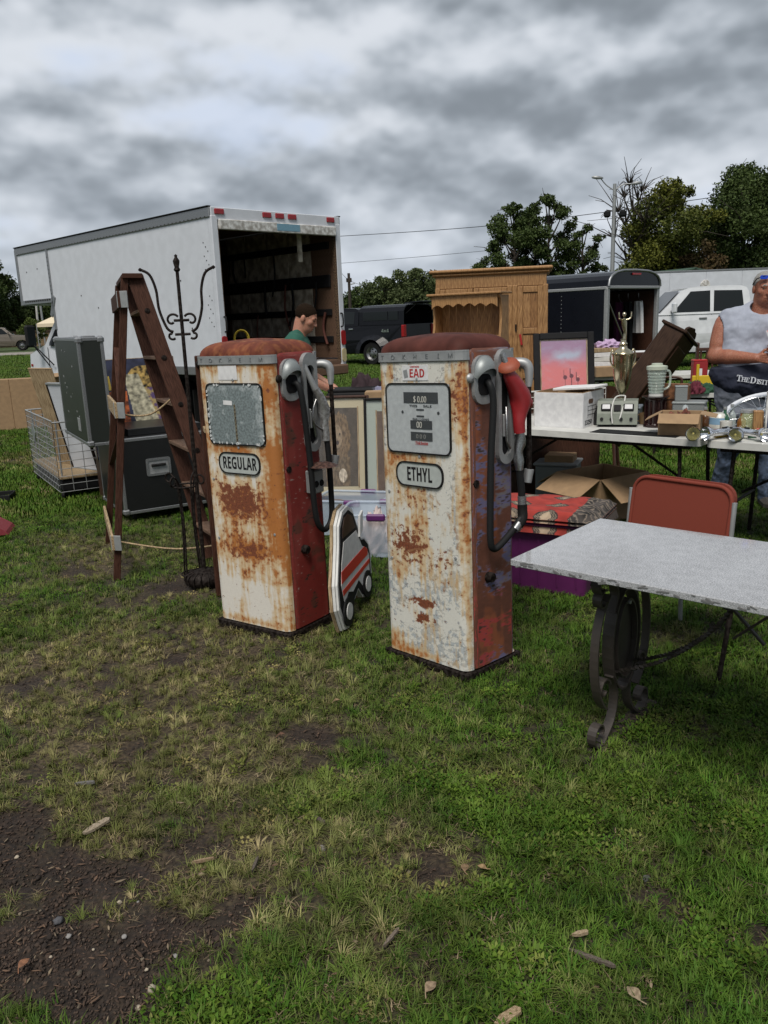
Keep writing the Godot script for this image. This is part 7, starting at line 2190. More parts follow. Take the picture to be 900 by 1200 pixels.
	t.scale = Vector3.ONE * 1.1
	turned("cup", t, gold, [Vector2(0, 0), Vector2(0.052, 0), Vector2(0.05, 0.012), Vector2(0.022, 0.028), Vector2(0.014, 0.055), Vector2(0.018, 0.075), Vector2(0.042, 0.12), Vector2(0.058, 0.19), Vector2(0.068, 0.28), Vector2(0.07, 0.34), Vector2(0.075, 0.35), Vector2(0.075, 0.36), Vector2(0, 0.36)], 28)
	turned("lid", t, gold, [Vector2(0.072, 0.36), Vector2(0.062, 0.375), Vector2(0.03, 0.395), Vector2(0.024, 0.415), Vector2(0.03, 0.425), Vector2(0.018, 0.44), Vector2(0.02, 0.46), Vector2(0, 0.46)], 24)
	for sg in [-1.0, 1.0]: rod("handle", t, gold, curve([Vector3(sg * 0.066, 0.26, 0), Vector3(sg * 0.095, 0.30, 0), Vector3(sg * 0.10, 0.345, 0), Vector3(sg * 0.085, 0.385, 0), Vector3(sg * 0.072, 0.37, 0)], 5), 0.006, 8)
	var fig = S()
	tube(fig, curve([Vector3(0.008, 0.455, 0), Vector3(0.012, 0.50, 0), Vector3(0.004, 0.54, 0), Vector3(0, 0.585, 0), Vector3(0, 0.60, 0)], 3), [0.014, 0.013, 0.012, 0.011, 0.012, 0.014, 0.016, 0.018, 0.018, 0.016, 0.012, 0.008, 0.006], 10)
	add("figure", fig, gold, t)
	for sg in [-1.0, 1.0]: rod("raised_arm", t, gold, curve([Vector3(sg * 0.014, 0.585, 0), Vector3(sg * 0.045, 0.60, 0.01), Vector3(sg * 0.05, 0.64, 0.01)], 4), [0.008, 0.007, 0.006, 0.006, 0.006, 0.005, 0.005, 0.005, 0.005], 8)
	turned("head", t, gold, [Vector2(0, -0.016), Vector2(0.011, -0.009), Vector2(0.014, 0.002), Vector2(0.009, 0.014), Vector2(0, 0.018)], 12, Transform3D(Basis(), Vector3(0, 0.622, 0)))
	# bench power supply
	var pp = atop(724, 500)
	var ps = thing("power_supply", "grey green bench power supply with two meters", "power supply", Vector3(pp.x, 0.742, pp.z) + Vector3(0.02, 0, -0.08), -0.33)
	var gg = mat(lin(0.17, 0.19, 0.155), 0.5, 0.0, T.soft, Vector3.ONE * 4)
	var sl = S()
	extrude(sl, pv([-0.12, 0.02, 0.12, 0.02, 0.10, 0.10, 0.06, 0.19, -0.12, 0.19]), 0.29, Transform3D(Basis(Vector3(0, 0, 1), Vector3(0, 1, 0), Vector3(-1, 0, 0)), Vector3.ZERO))
	add("cabinet", sl, gg, ps)
	for x in [-0.08, 0.08]:
		var mt = part("meter", ps, M.black, Vector3(x, 0.145, 0.086), Vector3(0.075, 0.055, 0.012), 0.006, Basis(Vector3(1, 0, 0), -0.42))
		part("meter_face", mt, M.paper, Vector3(0, 0.004, 0.0065), Vector3(0.055, 0.034, 0.002))
	for x in [-0.11, -0.04, 0.03, 0.10]: turned("knob", ps, M.black, [Vector2(0.013, 0), Vector2(0.011, 0.016), Vector2(0, 0.017)], 10, Transform3D(Basis(Vector3(1, 0, 0), PI / 2 - 0.2), Vector3(x, 0.06, 0.108)))
	part("switch_panel", ps, M.black, Vector3(0, 0.14, 0.087), Vector3(0.05, 0.05, 0.01), 0.003, Basis(Vector3(1, 0, 0), -0.42))
	for x in [-0.115, 0.115]:
		for z in [-0.09, 0.09]: part("foot", ps, M.rubber, Vector3(x, 0.01, z), Vector3(0.025, 0.02, 0.025), 0.003)
	rod("cable", ps, M.plastic_white, curve([Vector3(-0.03, 0.03, 0.13), Vector3(-0.04, 0.12, 0.11), Vector3(-0.02, 0.21, 0.03), Vector3(0.04, 0.22, -0.02), Vector3(0.05, 0.20, 0.04), Vector3(0.02, 0.06, 0.12)], 5), 0.006, 6)
	var mp = thing("black_mat", "thin black rubber mat under the power supply", "mat", on(0.72, 0.12, 0.742), th)
	part("sheet", mp, M.black, Vector3(0.05, 0.002, 0), Vector3(0.62, 0.003, 0.18))
	part("edge", mp, M.rubber, Vector3(0.05, 0.0035, 0.086), Vector3(0.62, 0.004, 0.008))
	# brown glass pot with blender jar
	var jp = atop(765, 501)
	var pot = thing("brown_canister", "dark brown glass canister beside the power supply", "canister", Vector3(jp.x + 0.03, 0.742, jp.z - 0.05))
	var bg = mat(lin(0.02, 0.008, 0.008), 0.12)
	turned("body", pot, bg, [Vector2(0, 0), Vector2(0.085, 0), Vector2(0.085, 0.02), Vector2(0.07, 0.03), Vector2(0.072, 0.19), Vector2(0.08, 0.2), Vector2(0.08, 0.215), Vector2(0, 0.215)], 10)
	for k in 8: rod("flute", pot, bg, [Vector3(cos(TAU * k / 8.0) * 0.073, 0.03, sin(TAU * k / 8.0) * 0.073), Vector3(cos(TAU * k / 8.0) * 0.074, 0.19, sin(TAU * k / 8.0) * 0.074)], 0.009, 6)
	turned("tray", pot, bg, [Vector2(0, 0.215), Vector2(0.095, 0.217), Vector2(0.1, 0.226), Vector2(0, 0.226)], 20)
	var bj = thing("blender_jar", "clear ribbed blender jar with a pale lid on the brown canister", "blender jar", Vector3(jp.x + 0.03, 0.969, jp.z - 0.05), 0.2)
	var jg = mat(lin(0.42, 0.46, 0.43), 0.15)
	jg = pane(Color(0.8, 0.86, 0.82), 0.35, 0.1)
	turned("jar", bj, jg, [Vector2(0.045, 0.0), Vector2(0.05, 0.01), Vector2(0.068, 0.19)], 16)
	turned("base_ring", bj, M.plastic_white, [Vector2(0, 0), Vector2(0.052, 0), Vector2(0.05, 0.02), Vector2(0, 0.02)], 16)
	for k in 7:
		var ring = []
		for i in 17: ring.append(Vector3(cos(TAU * i / 16.0) * (0.052 + 0.0022 * k), 0.03 + k * 0.022, sin(TAU * i / 16.0) * (0.052 + 0.0022 * k)))
		rod("rib", bj, jg, ring, 0.0035, 5)
	turned("lid", bj, mat(lin(0.40, 0.44, 0.36), 0.5), [Vector2(0, 0.19), Vector2(0.074, 0.19), Vector2(0.074, 0.215), Vector2(0.04, 0.222), Vector2(0.038, 0.235), Vector2(0, 0.235)], 20)
	rod("handle", bj, jg, curve([Vector3(0.065, 0.18, 0), Vector3(0.105, 0.165, 0), Vector3(0.105, 0.07, 0), Vector3(0.056, 0.04, 0)], 5), 0.009, 8)
	# small open carton
	var sb = Vector3(zp(797, 500, -5.5).x - 0.10, 0, -5.40)
	open_carton("small_open_carton", "small brown carton with its flaps open near the flashlights", Vector3(sb.x + 0.10, 0.742, sb.z - 0.10), -0.45, Vector3(0.27, 0.15, 0.20), M.cardboard, [0.5, 0.2, 0.3, 0.6, 0.10])
	heap("red_bits", "red and brown oddments filling the small open carton", "oddments", Vector3(sb.x + 0.10, 0.752, sb.z - 0.10), Vector3(0.10, 0.14, 0.075), mat(lin(0.24, 0.07, 0.04), 0.7, 0.0, T.rust, Vector3.ONE * 6), 91, 0.4)
	# tins, decanter, leather box
	var tn = Vector3(0, 0, -5.84)
	var tin = thing("galvanised_tin", "square galvanised tin box on the tables' join", "tin", Vector3(zp(808, 480, tn.z).x, 0.742, tn.z), -0.5)
	part("body", tin, M.galv, Vector3(0, 0.085, 0), Vector3(0.22, 0.17, 0.16), 0.006)
	part("lid", tin, M.galv, Vector3(0, 0.178, 0), Vector3(0.23, 0.02, 0.17), 0.006)
	var tn2 = thing("small_tin", "small upright galvanised tin on the square tin", "tin", Vector3(zp(797, 460, tn.z - 0.03).x, 0.931, tn.z - 0.01), -0.3)
	part("body", tn2, M.galv, Vector3(0, 0.05, 0), Vector3(0.085, 0.10, 0.07), 0.004)
	part("lid", tn2, M.galv, Vector3(0, 0.105, 0), Vector3(0.09, 0.012, 0.075), 0.004)
	var dn = Vector3(0, 0, -5.66)
	var dec = thing("glass_cloche", "cut glass domed butter dish with a knob", "glass dish", Vector3(zp(803, 480, dn.z).x, 0.742, dn.z))
	var gl = pane(Color(0.85, 0.9, 0.92), 0.3, 0.04)
	turned("plate", dec, gl, [Vector2(0, 0), Vector2(0.06, 0.002), Vector2(0.10, 0.012), Vector2(0.102, 0.018), Vector2(0, 0.012)], 20)
	turned("dome", dec, gl, [Vector2(0.078, 0.018), Vector2(0.076, 0.06), Vector2(0.062, 0.09), Vector2(0.03, 0.11), Vector2(0.014, 0.12)], 12)
	turned("knob", dec, gl, [Vector2(0.014, 0.118), Vector2(0.011, 0.13), Vector2(0.02, 0.145), Vector2(0.022, 0.16), Vector2(0.012, 0.178), Vector2(0, 0.182)], 10)
	part("stand", dec, M.white_shelf, Vector3(0, 0.0, 0), Vector3(0.02, 0.004, 0.02))
	var lt = Vector3(0, 0, -6.0)
	var lb = thing("leather_case", "tan leather case with a top handle behind the tins", "case", Vector3(zp(786, 470, lt.z).x, 0.742, lt.z), -0.5)
	var lm = mat(lin(0.20, 0.085, 0.035), 0.5, 0.0, T.blotch, Vector3.ONE * 4)
	part("body", lb, lm, Vector3(0, 0.15, 0), Vector3(0.26, 0.30, 0.14), 0.012)
	part("flap", lb, lm, Vector3(0, 0.25, 0.072), Vector3(0.262, 0.12, 0.01), 0.004)
	rod("handle", lb, M.brown, curve([Vector3(-0.07, 0.30, 0), Vector3(-0.06, 0.345, 0), Vector3(0.06, 0.345, 0), Vector3(0.07, 0.30, 0)], 5), 0.009, 8)
	# tilted long clock case
	var ca = zp(738, 472, -6.75)
	var cb = zp(796, 392, -6.75)
	var cl = thing("clock_case", "long dark wooden clock case lying tilted across the tables", "clock case", Vector3.ZERO)
	var yv = (cb - ca).normalized()
	var zv = Vector3(0.25, 0.1, 1.0)
	zv = (zv - yv * zv.dot(yv)).normalized()
	var xv = yv.cross(zv)
	cl.basis = Basis(xv, yv, zv) * Basis(Vector3.UP, 0.6)
	cl.position = ca - yv * 0.35
	var cH = ca.distance_to(cb) + 0.35
	part("trunk", cl, M.walnut, Vector3(0, cH / 2, 0), Vector3(0.26, cH, 0.20), 0.006)
	part("hood_board", cl, M.walnut, Vector3(0, cH + 0.012, 0), Vector3(0.30, 0.025, 0.25), 0.006)
	part("door", cl, M.walnut, Vector3(0, cH * 0.55, 0.104), Vector3(0.18, cH * 0.7, 0.012), 0.004)
	var cres = S()
	var cp = PackedVector2Array([Vector2(-0.1, 0), Vector2(0.1, 0)])
	for i in 13: cp.append(Vector2(lerpf(0.1, -0.1, i / 12.0), 0.02 + 0.035 * sin(PI * i / 12.0) + 0.012 * absf(sin(PI * i / 4.0))))
	extrude(cres, cp, 0.02, Transform3D(Basis(Vector3(1, 0, 0), 0.0), Vector3(-0.02, cH + 0.024, 0.09)))
	add("crest", cres, M.walnut, cl)
	turned("dial_hole_shade", cl, M.dark, [Vector2(0.06, 0), Vector2(0.058, 0.004), Vector2(0, 0.004)], 18, Transform3D(Basis(Vector3(0, 0, 1), -PI / 2), Vector3(0.13, cH * 0.85, 0)))  # flat disc coloured dark for the shade of an uncut dial opening
	# flashlights, bowl, wheel, jar, block, sign, green packs
	for q in [[813, -5.24, 1.15, "chrome flashlight lying beside the open carton"], [838, -5.20, 0.35, "long chrome flashlight lying across the tables' join"], [860, -5.13, 1.35, "wide headed chrome flashlight next to the yellow tool"], [886, -5.10, 1.9, "chrome flashlight beside the green packs"]]:
		flashlight(q[3], Vector3(zp(q[0], 505, q[1]).x, 0.742, q[1]), q[2])
	var yt = Vector3(zp(848, 500, -5.3).x, 0, -5.3)
	var yl = thing("yellow_tool", "yellow and black hand tool among the flashlights", "tool", Vector3(yt.x, 0.742, yt.z), 0.5)
	part("body", yl, mat(lin(0.5, 0.32, 0.02), 0.4), Vector3(0, 0.02, 0), Vector3(0.16, 0.035, 0.04), 0.01)
	part("grip", yl, M.black, Vector3(0.11, 0.025, 0), Vector3(0.09, 0.045, 0.045), 0.012)
	var bp = Vector3(zp(843, 491, -5.62).x, 0, -5.62)
	var bw2 = thing("banded_bowl", "blue and white banded bowl upside down by the bicycle wheel", "bowl", Vector3(bp.x, 0.742, bp.z))
	turned("foot_half", bw2, mat(lin(0.5, 0.5, 0.46), 0.3), [Vector2(0, 0), Vector2(0.088, 0), Vector2(0.078, 0.045)], 20)
	turned("blue_band", bw2, mat(lin(0.16, 0.27, 0.38), 0.3), [Vector2(0.0785, 0.045), Vector2(0.070, 0.075), Vector2(0.067, 0.09)], 20)
	turned("rim_half", bw2, mat(lin(0.5, 0.5, 0.46), 0.3), [Vector2(0.067, 0.09), Vector2(0.056, 0.115), Vector2(0.05, 0.12), Vector2(0, 0.12)], 20)
	var wp = Vector3(0, 0, -5.52)
	var bwx = thing("bicycle_wheel", "white tyred bicycle wheel lying tilted on the folding table", "bicycle wheel", Vector3(zp(892, 474, wp.z).x, 0.86, wp.z))
	bwx.basis = Basis(Vector3(0, 0, 1), 0.38) * Basis(Vector3(1, 0, 0), 0.30)
	var R = 0.25
	var ring = []
	for i in 33: ring.append(Vector3(cos(TAU * i / 32.0) * R, 0, sin(TAU * i / 32.0) * R))
	rod("tyre", bwx, M.white_paint, ring, 0.016, 8)
	rod("rim", bwx, M.chrome, ring.map(func(p): return p * 0.9), 0.008, 6)
	rod("hub", bwx, M.chrome, [Vector3(0, -0.04, 0), Vector3(0, 0.04, 0)], 0.018, 10)
	for i in 28:
		var a = TAU * i / 28.0
		rod("spoke", bwx, M.chrome, [Vector3(cos(a + 0.5) * 0.016, 0.03 * (1 if i % 2 else -1), sin(a + 0.5) * 0.016), Vector3(cos(a) * R * 0.9, 0, sin(a) * R * 0.9)], 0.0022, 4)
	part("stay", bwx, M.black, Vector3(-0.1, -0.05, 0.03), Vector3(0.02, 0.1, 0.02), 0.004)
	var jq = Vector3(zp(876, 497, -5.36).x, 0, -5.36)
	var jr = thing("glass_jar", "squat clear glass jar with swirled ribs on the folding table", "jar", Vector3(jq.x, 0.742, jq.z))
	turned("body", jr, pane(Color(0.72, 0.75, 0.55), 0.4, 0.08), [Vector2(0, 0.002), Vector2(0.055, 0.002), Vector2(0.06, 0.03), Vector2(0.06, 0.10), Vector2(0.05, 0.13), Vector2(0.045, 0.15)], 14)
	turned("lid", jr, M.dull_alu, [Vector2(0, 0.15), Vector2(0.048, 0.15), Vector2(0.048, 0.168), Vector2(0, 0.17)], 16)
	var wq = Vector3(zp(888, 496, -5.28).x, 0, -5.28)
	var wb = thing("wood_block", "upright tan wooden block with a red dot beside the jar", "block", Vector3(wq.x, 0.742, wq.z), -0.3)
	part("body", wb, M.pine, Vector3(0, 0.085, 0), Vector3(0.06, 0.17, 0.06), 0.004)
	turned("red_dot", wb, M.red, [Vector2(0.018, 0), Vector2(0.015, 0.004), Vector2(0, 0.005)], 12, Transform3D(Basis(Vector3(1, 0, 0), PI / 2), Vector3(0, 0.04, 0.03)))
	var sq = Vector3(zp(908, 497, -5.16).x, 0, -5.16)
	var sg2 = thing("blue_sign", "upright dark blue sign in a white frame beside the wooden block", "sign", Vector3(sq.x + 0.05, 0.742, sq.z), -0.25)
	part("panel", sg2, mat(lin(0.02, 0.04, 0.10), 0.5), Vector3(0, 0.15, 0), Vector3(0.2, 0.30, 0.01), 0.001)
	for sx in [-1.0, 1.0]: part("frame_bar", sg2, M.white_shelf, Vector3(sx * 0.1, 0.15, 0), Vector3(0.012, 0.31, 0.022), 0.003)
	for y in [0.0, 0.30]: part("frame_bar", sg2, M.white_shelf, Vector3(0, y + 0.002, 0), Vector3(0.19, 0.012, 0.02), 0.003)
	for q in [[866, 512.5, 0.055, "small green pack standing nearest the tables' join"], [885, 513.5, 0.085, "wider green pack beside the small green pack"]]:
		var gpz = atop(q[0], q[1])
		var gx = thing("green_pack", q[3], "pack", Vector3(gpz.x, 0.742, gpz.z), -0.35)
		part("box", gx, mat(lin(0.02, 0.10, 0.04), 0.45), Vector3(0, 0.022, -0.02), Vector3(q[2], 0.044, 0.05), 0.004)
		part("label", gx, mat(lin(0.35, 0.4, 0.3), 0.6), Vector3(0, 0.022, 0.0058), Vector3(q[2] * 0.6, 0.016, 0.002))
	var bq = atop(902, 504)
	var bk = thing("brown_lattice", "small dark brown lattice basket by the green packs", "basket", Vector3(bq.x + 0.04, 0.742, bq.z))
	for i in 10: rod("stave", bk, M.brown, [Vector3(cos(TAU * i / 10.0) * 0.04, 0, sin(TAU * i / 10.0) * 0.04), Vector3(cos(TAU * (i + 1) / 10.0) * 0.055, 0.09, sin(TAU * (i + 1) / 10.0) * 0.055)], 0.006, 5)
	turned("floor", bk, M.brown, [Vector2(0, 0), Vector2(0.045, 0), Vector2(0.045, 0.008), Vector2(0, 0.008)], 12)
	for y in [0.045, 0.088]:
		var rr = []
		for i in 13: rr.append(Vector3(cos(TAU * i / 12.0) * (0.042 + y * 0.14), y, sin(TAU * i / 12.0) * (0.042 + y * 0.14)))
		rod("hoop", bk, M.brown, rr, 0.006, 5)
	# more small wares between the bowl and the packs
	var wares = [[849, -5.58, "bottle", "small green glass bottle behind the white mug", lin(0.03, 0.09, 0.05)], [851, -5.45, "mug", "white china mug near the banded bowl", lin(0.55, 0.55, 0.52)], [869, -5.36, "bottle", "amber glass bottle in front of the bicycle wheel", lin(0.16, 0.06, 0.01)], [838, -5.75, "mug", "dark blue mug behind the banded bowl", lin(0.03, 0.05, 0.12)], [857, -5.72, "bottle", "tall clear bottle behind the bicycle wheel", lin(0.3, 0.34, 0.33)], [826, -5.62, "bottle", "slim brown bottle between the tin and the bowl", lin(0.08, 0.035, 0.015)], [755, -6.05, "mug", "tan stoneware mug behind the brown canister", lin(0.26, 0.17, 0.09)], [700, -6.1, "bottle", "black bottle between banker box and power supply", lin(0.015, 0.015, 0.015)]]
	for q in wares:
		var w = thing(q[2], q[3], q[2], Vector3(zp(q[0], 495, q[1]).x, 0.742, q[1]), q[0] * 0.37)
		var wm = mat(q[4], 0.15)
		if q[2] == "bottle":
			turned("body", w, wm, [Vector2(0, 0), Vector2(0.028, 0), Vector2(0.03, 0.01), Vector2(0.03, 0.085), Vector2(0.024, 0.105), Vector2(0.011, 0.12), Vector2(0.011, 0.15)], 14)
			turned("stopper", w, M.dull_alu, [Vector2(0.013, 0.148), Vector2(0.013, 0.165), Vector2(0, 0.167)], 12)
		else:
			turned("body", w, wm, [Vector2(0, 0), Vector2(0.034, 0), Vector2(0.04, 0.02), Vector2(0.04, 0.085), Vector2(0.036, 0.085), Vector2(0.035, 0.02), Vector2(0, 0.012)], 16)
			rod("handle", w, wm, curve([Vector3(0.038, 0.072, 0), Vector3(0.062, 0.062, 0), Vector3(0.062, 0.032, 0), Vector3(0.038, 0.022, 0)], 4), 0.005, 6)
	# second row goods
	var y2 = 0.743
	var rz = r2.z
	var row = func(px, dz): return Vector3(zp(px, 430, rz - dz).x, y2, rz - dz)
	var fr2 = thing("display_case", "flat brown glazed display case on the second row table", "display case", row.call(752, 0.45) + Vector3(0, 0.22, 0), -0.1)
	part("tray", fr2, M.brown, Vector3(0, 0.03, 0), Vector3(0.75, 0.07, 0.42), 0.006)
	part("lining", fr2, M.paper, Vector3(0, 0.068, 0), Vector3(0.66, 0.008, 0.34))
	var sk = thing("book_stack", "uneven stack of pale books under the display case", "books", row.call(745, 0.45), -0.1)
	rng.seed = 12
	for i in 5: part("book", sk, [M.paper, M.pale_wood, M.white_shelf, M.cardboard, M.brown][i], Vector3(rng.randf_range(-0.03, 0.03), 0.022 + i * 0.0436, 0), Vector3(0.56 + rng.randf() * 0.1, 0.042, 0.3), 0.003, Basis(Vector3.UP, rng.randf_range(-0.1, 0.1)))
	var sk2 = thing("paper_stack", "tall stack of white papers on the second row table", "papers", row.call(708, 0.4), 0.1)
	for i in 6: part("sheaf", sk2, [M.paper, M.white_shelf, M.paper, M.plastic_white, M.paper, M.pale_wood][i], Vector3(rng.randf_range(-0.03, 0.03), 0.03 + i * 0.0605, 0), Vector3(0.42, 0.058, 0.3), 0.004, Basis(Vector3.UP, rng.randf_range(-0.15, 0.15)))
	heap("lilac_cloth", "folded lilac cloth on the second row paper stack", "cloth", row.call(712, 0.4) + Vector3(0, 0.362, 0), Vector3(0.2, 0.09, 0.14), mat(lin(0.42, 0.30, 0.45), 0.9), 95)
	heap("tan_bag", "crumpled tan canvas bag on the second row table", "bag", row.call(762, 0.2), Vector3(0.26, 0.16, 0.14), mat(lin(0.30, 0.23, 0.12), 0.9), 96)
	carton("brown_carton", "brown carton at the end of the second row table", row.call(718, 0.12), 0.05, Vector3(0.5, 0.13, 0.2), M.cardboard)
	# farther goods beside the man
	var y3 = -8.6
	folding_table("folding_table", "low table with a yellow shelf beside the clock case", Vector3(zp(835, 440, y3).x, 0, y3 - 0.15), -0.3, 1.3, 0.6, 0.70)
	var ys = thing("yellow_shelf", "small bright yellow toy shelf with posts", "toy shelf", Vector3(zp(832, 460, y3).x, 0.70, y3 + 0.05), -0.15)
	var ym = mat(lin(0.55, 0.38, 0.02), 0.5)
	part("board", ys, ym, Vector3(0, 0.13, 0), Vector3(0.42, 0.10, 0.03), 0.006)
	for x in [-0.16, 0.05]: rod("post", ys, ym, [Vector3(x, 0.0, 0.02), Vector3(x, 0.30, 0.02)], 0.016, 8)
	turned("red_ball", ys, M.red, [Vector2(0, -0.02), Vector2(0.018, -0.01), Vector2(0.02, 0), Vector2(0.018, 0.01), Vector2(0, 0.02)], 10, Transform3D(Basis(), Vector3(0.05, 0.32, 0.02)))
	var rt = thing("red_tin", "red tin with a white label on the low table", "tin", Vector3(zp(819, 440, y3 - 0.2).x, 0.70, y3 - 0.2), -0.1)
	part("body", rt, mat(lin(0.26, 0.02, 0.025), 0.4), Vector3(0, 0.16, 0), Vector3(0.15, 0.32, 0.12), 0.01)
	part("label", rt, M.paper, Vector3(-0.01, 0.2, 0.0605), Vector3(0.05, 0.08, 0.002))
	part("lid", rt, M.red, Vector3(0, 0.325, 0), Vector3(0.154, 0.02, 0.124), 0.006)
	var cb2 = thing("slatted_cradle", "dark slatted wooden doll cradle on the low table", "cradle", Vector3(zp(840, 435, y3 - 0.25).x, 0.70, y3 - 0.25), -0.3)
	for i in 7: part("slat", cb2, M.brown, Vector3(-0.18 + i * 0.06, 0.25, 0.1), Vector3(0.02, 0.40, 0.012), 0.003)
	for y in [0.06, 0.44]: part("rail", cb2, M.brown, Vector3(0, y, 0.1), Vector3(0.44, 0.035, 0.025), 0.005)
	part("end_board", cb2, M.brown, Vector3(-0.21, 0.26, 0), Vector3(0.025, 0.5, 0.22), 0.006)
	part("floor", cb2, M.brown, Vector3(0, 0.04, 0), Vector3(0.44, 0.02, 0.2), 0.003)
	heap("green_cloth", "dark green cloth hanging over the low table", "cloth", Vector3(zp(818, 452, y3).x, 0.70, y3 + 0.02), Vector3(0.16, 0.12, 0.12), mat(lin(0.015, 0.06, 0.03), 0.9), 97)
	heap("maroon_cloth", "maroon cloth bundle beside the yellow shelf", "cloth", Vector3(zp(826, 462, y3 + 0.1).x - 0.1, 0.70, y3 + 0.12), Vector3(0.08, 0.11, 0.06), mat(lin(0.10, 0.012, 0.025), 0.9), 98)
	# under the tables
	var b0 = gp(640, 580)
	var gb = thing("grey_tub", "grey plastic tub with papers under the banker box table", "tub", Vector3(b0.x + 0.05, 0, b0.z + 0.25), -0.4)
	part("body", gb, mat(lin(0.16, 0.18, 0.19), 0.5), Vector3(0, 0.17, 0), Vector3(0.34, 0.34, 0.3), 0.02)
	part("rim", gb, mat(lin(0.2, 0.22, 0.23), 0.5), Vector3(0, 0.345, 0), Vector3(0.37, 0.025, 0.33), 0.008)
	part("papers", gb, M.cardboard, Vector3(0.02, 0.38, 0), Vector3(0.24, 0.07, 0.2), 0.004)
	var oc = gp(705, 600)
	open_carton("big_open_carton", "big brown carton with open flaps on the grass under the table", Vector3(oc.x - 0.04, 0, oc.z + 0.12), 0.55, Vector3(0.52, 0.36, 0.46), M.cardboard, [0.45, 0.55, 0.5, 0.62, 0.25])
	part("print_mark", get_node("big_open_carton"), M.black, Vector3(0.2615, 0.15, 0.05), Vector3(0.002, 0.05, 0.18))
	var db = thing("dark_bundle", "black bags heaped under the flashlight table", "bags", on(2.3, 0.55, 0.0))
	var hp = S()
	var nn = noise(99, 1.5, 3)
	grid(hp, func(u: float, v: float):
		var a = TAU * u
		var p = Vector3(cos(a) * cos(PI / 2 * v), sin(PI / 2 * v), -sin(a) * cos(PI / 2 * v))
		return p * Vector3(0.5, 0.5, 0.22) * (1.0 + 0.5 * nn.get_noise_3dv(p)), 30, 12)
	add("bag", hp, M.black, db)
	rod("drawstring", db, M.iron, curve([Vector3(-0.1, 0.45, 0.1), Vector3(0, 0.55, 0.1), Vector3(0.08, 0.47, 0.12)], 4), 0.006, 6)
func make_tote():
	var a = gp(690, 702)
	var b = gp(612, 692)
	var d = (a - b).normalized()
	var th = -atan2(d.z, d.x)
	var W = 0.72
	var D = 0.46
	var H = 0.40
	var bk = Vector3(-sin(th), 0, -cos(th))
	var c = a - d * W / 2 + bk * D / 2
	var t = thing("purple_tote", "purple plastic tote under a patterned rug", "tote", c, th)
	var pm = mat(lin(0.105, 0.014, 0.09), 0.45, 0.0, T.soft, Vector3.ONE * 2)
	var st = S()
	var ra = rrect(W * 0.92, D * 0.92, 0.04, 4)
	var rb = rrect(W, D, 0.05, 4)
	var n = ra.size()
	grid(st, func(u: float, v: float):
		var i = roundi(u * n) % n
		var p = ra[i].lerp(rb[i], v)
		return Vector3(p.x, H * v, -p.y), n, 4)
	add("tub", st, pm, t)
	part("lid", t, pm, Vector3(0, H + 0.008, 0), Vector3(W + 0.02, 0.03, D + 0.02), 0.01)
	for k in 6: part("rib", t, pm, Vector3(-W / 2 + 0.09 + k * 0.11, H * 0.45, D / 2 - 0.012), Vector3(0.012, H * 0.7, 0.012), 0.003, Basis(Vector3(1, 0, 0), 0.05))
	# the folded rug
	var n1 = noise(65, 0.05, 3)
	var rug = art(160, 120, func(u, v, x, y):
		var g = n1.get_noise_2d(x, y)
		var c_ = Vector3(0.27, 0.028, 0.02) * (1.0 + 0.4 * g)
		var du = absf(fposmod(u * 4.0, 1.0) - 0.5)
		var dv = absf(fposmod(v * 2.6, 1.0) - 0.5)
		var k = du + dv
		if k < 0.34: c_ = Vector3(0.035, 0.028, 0.025) if fposmod((x * 3 + y * 5) * 0.11, 1.0) < 0.6 else Vector3(0.30, 0.24, 0.17)
		if k < 0.18: c_ = Vector3(0.26, 0.20, 0.14) * (1.0 + g)
		if k > 0.34 and k < 0.38: c_ = Vector3(0.02, 0.018, 0.018)
		if u > 0.80: c_ = Vector3(0.035, 0.03, 0.027) * (1.0 + g * 1.5) if fposmod((x - y) * 0.09 + g, 1.0) < 0.7 else Vector3(0.16, 0.13, 0.1)
		return c_)
	rug.roughness = 0.95
	rug.texture_repeat = true
	var r = thing("patterned_rug", "folded red and black patterned rug draped on the purple tote", "rug", c + Vector3(0, H + 0.024, 0), th)
	var rs = S()
	var nn = noise(66, 3.0, 3)
	var layers = 3
	for l in layers:
		var y0 = l * 0.022
		grid(rs, func(u: float, v: float):
			var x = lerpf(-W / 2 - 0.04, W / 2 + 0.04, u)
			var z = lerpf(D / 2 + 0.035, -D / 2 - 0.03, v)
			var e = minf(minf(u, 1.0 - u) * 14.0, minf(v, 1.0 - v) * 10.0)
			var lift = smoothstep(0.0, 1.0, e)
			return Vector3(x + 0.006 * l * (1 if u > 0.5 else -1) * lift, y0 - 0.055 * (1.0 - lift) * (1.0 if l == 0 else 0.3) + lift * (0.022 + 0.014 * nn.get_noise_2d(x * 2.0 + l, z * 2.0)), z), 34, 26)
	add("pile", rs, rug, r)
	var fg = S()
	rng.seed = 21
	for i in 70: tube(fg, [Vector3(W / 2 + 0.04, 0.0, lerpf(-D / 2, D / 2, i / 69.0)), Vector3(W / 2 + 0.055, -0.03 - rng.randf() * 0.02, lerpf(-D / 2, D / 2, i / 69.0) + rng.randfn() * 0.004)], 0.003, 4)
	tag(add("fringe", fg, mat(lin(0.05, 0.04, 0.035), 0.95), r), "", "", "", "stuff")
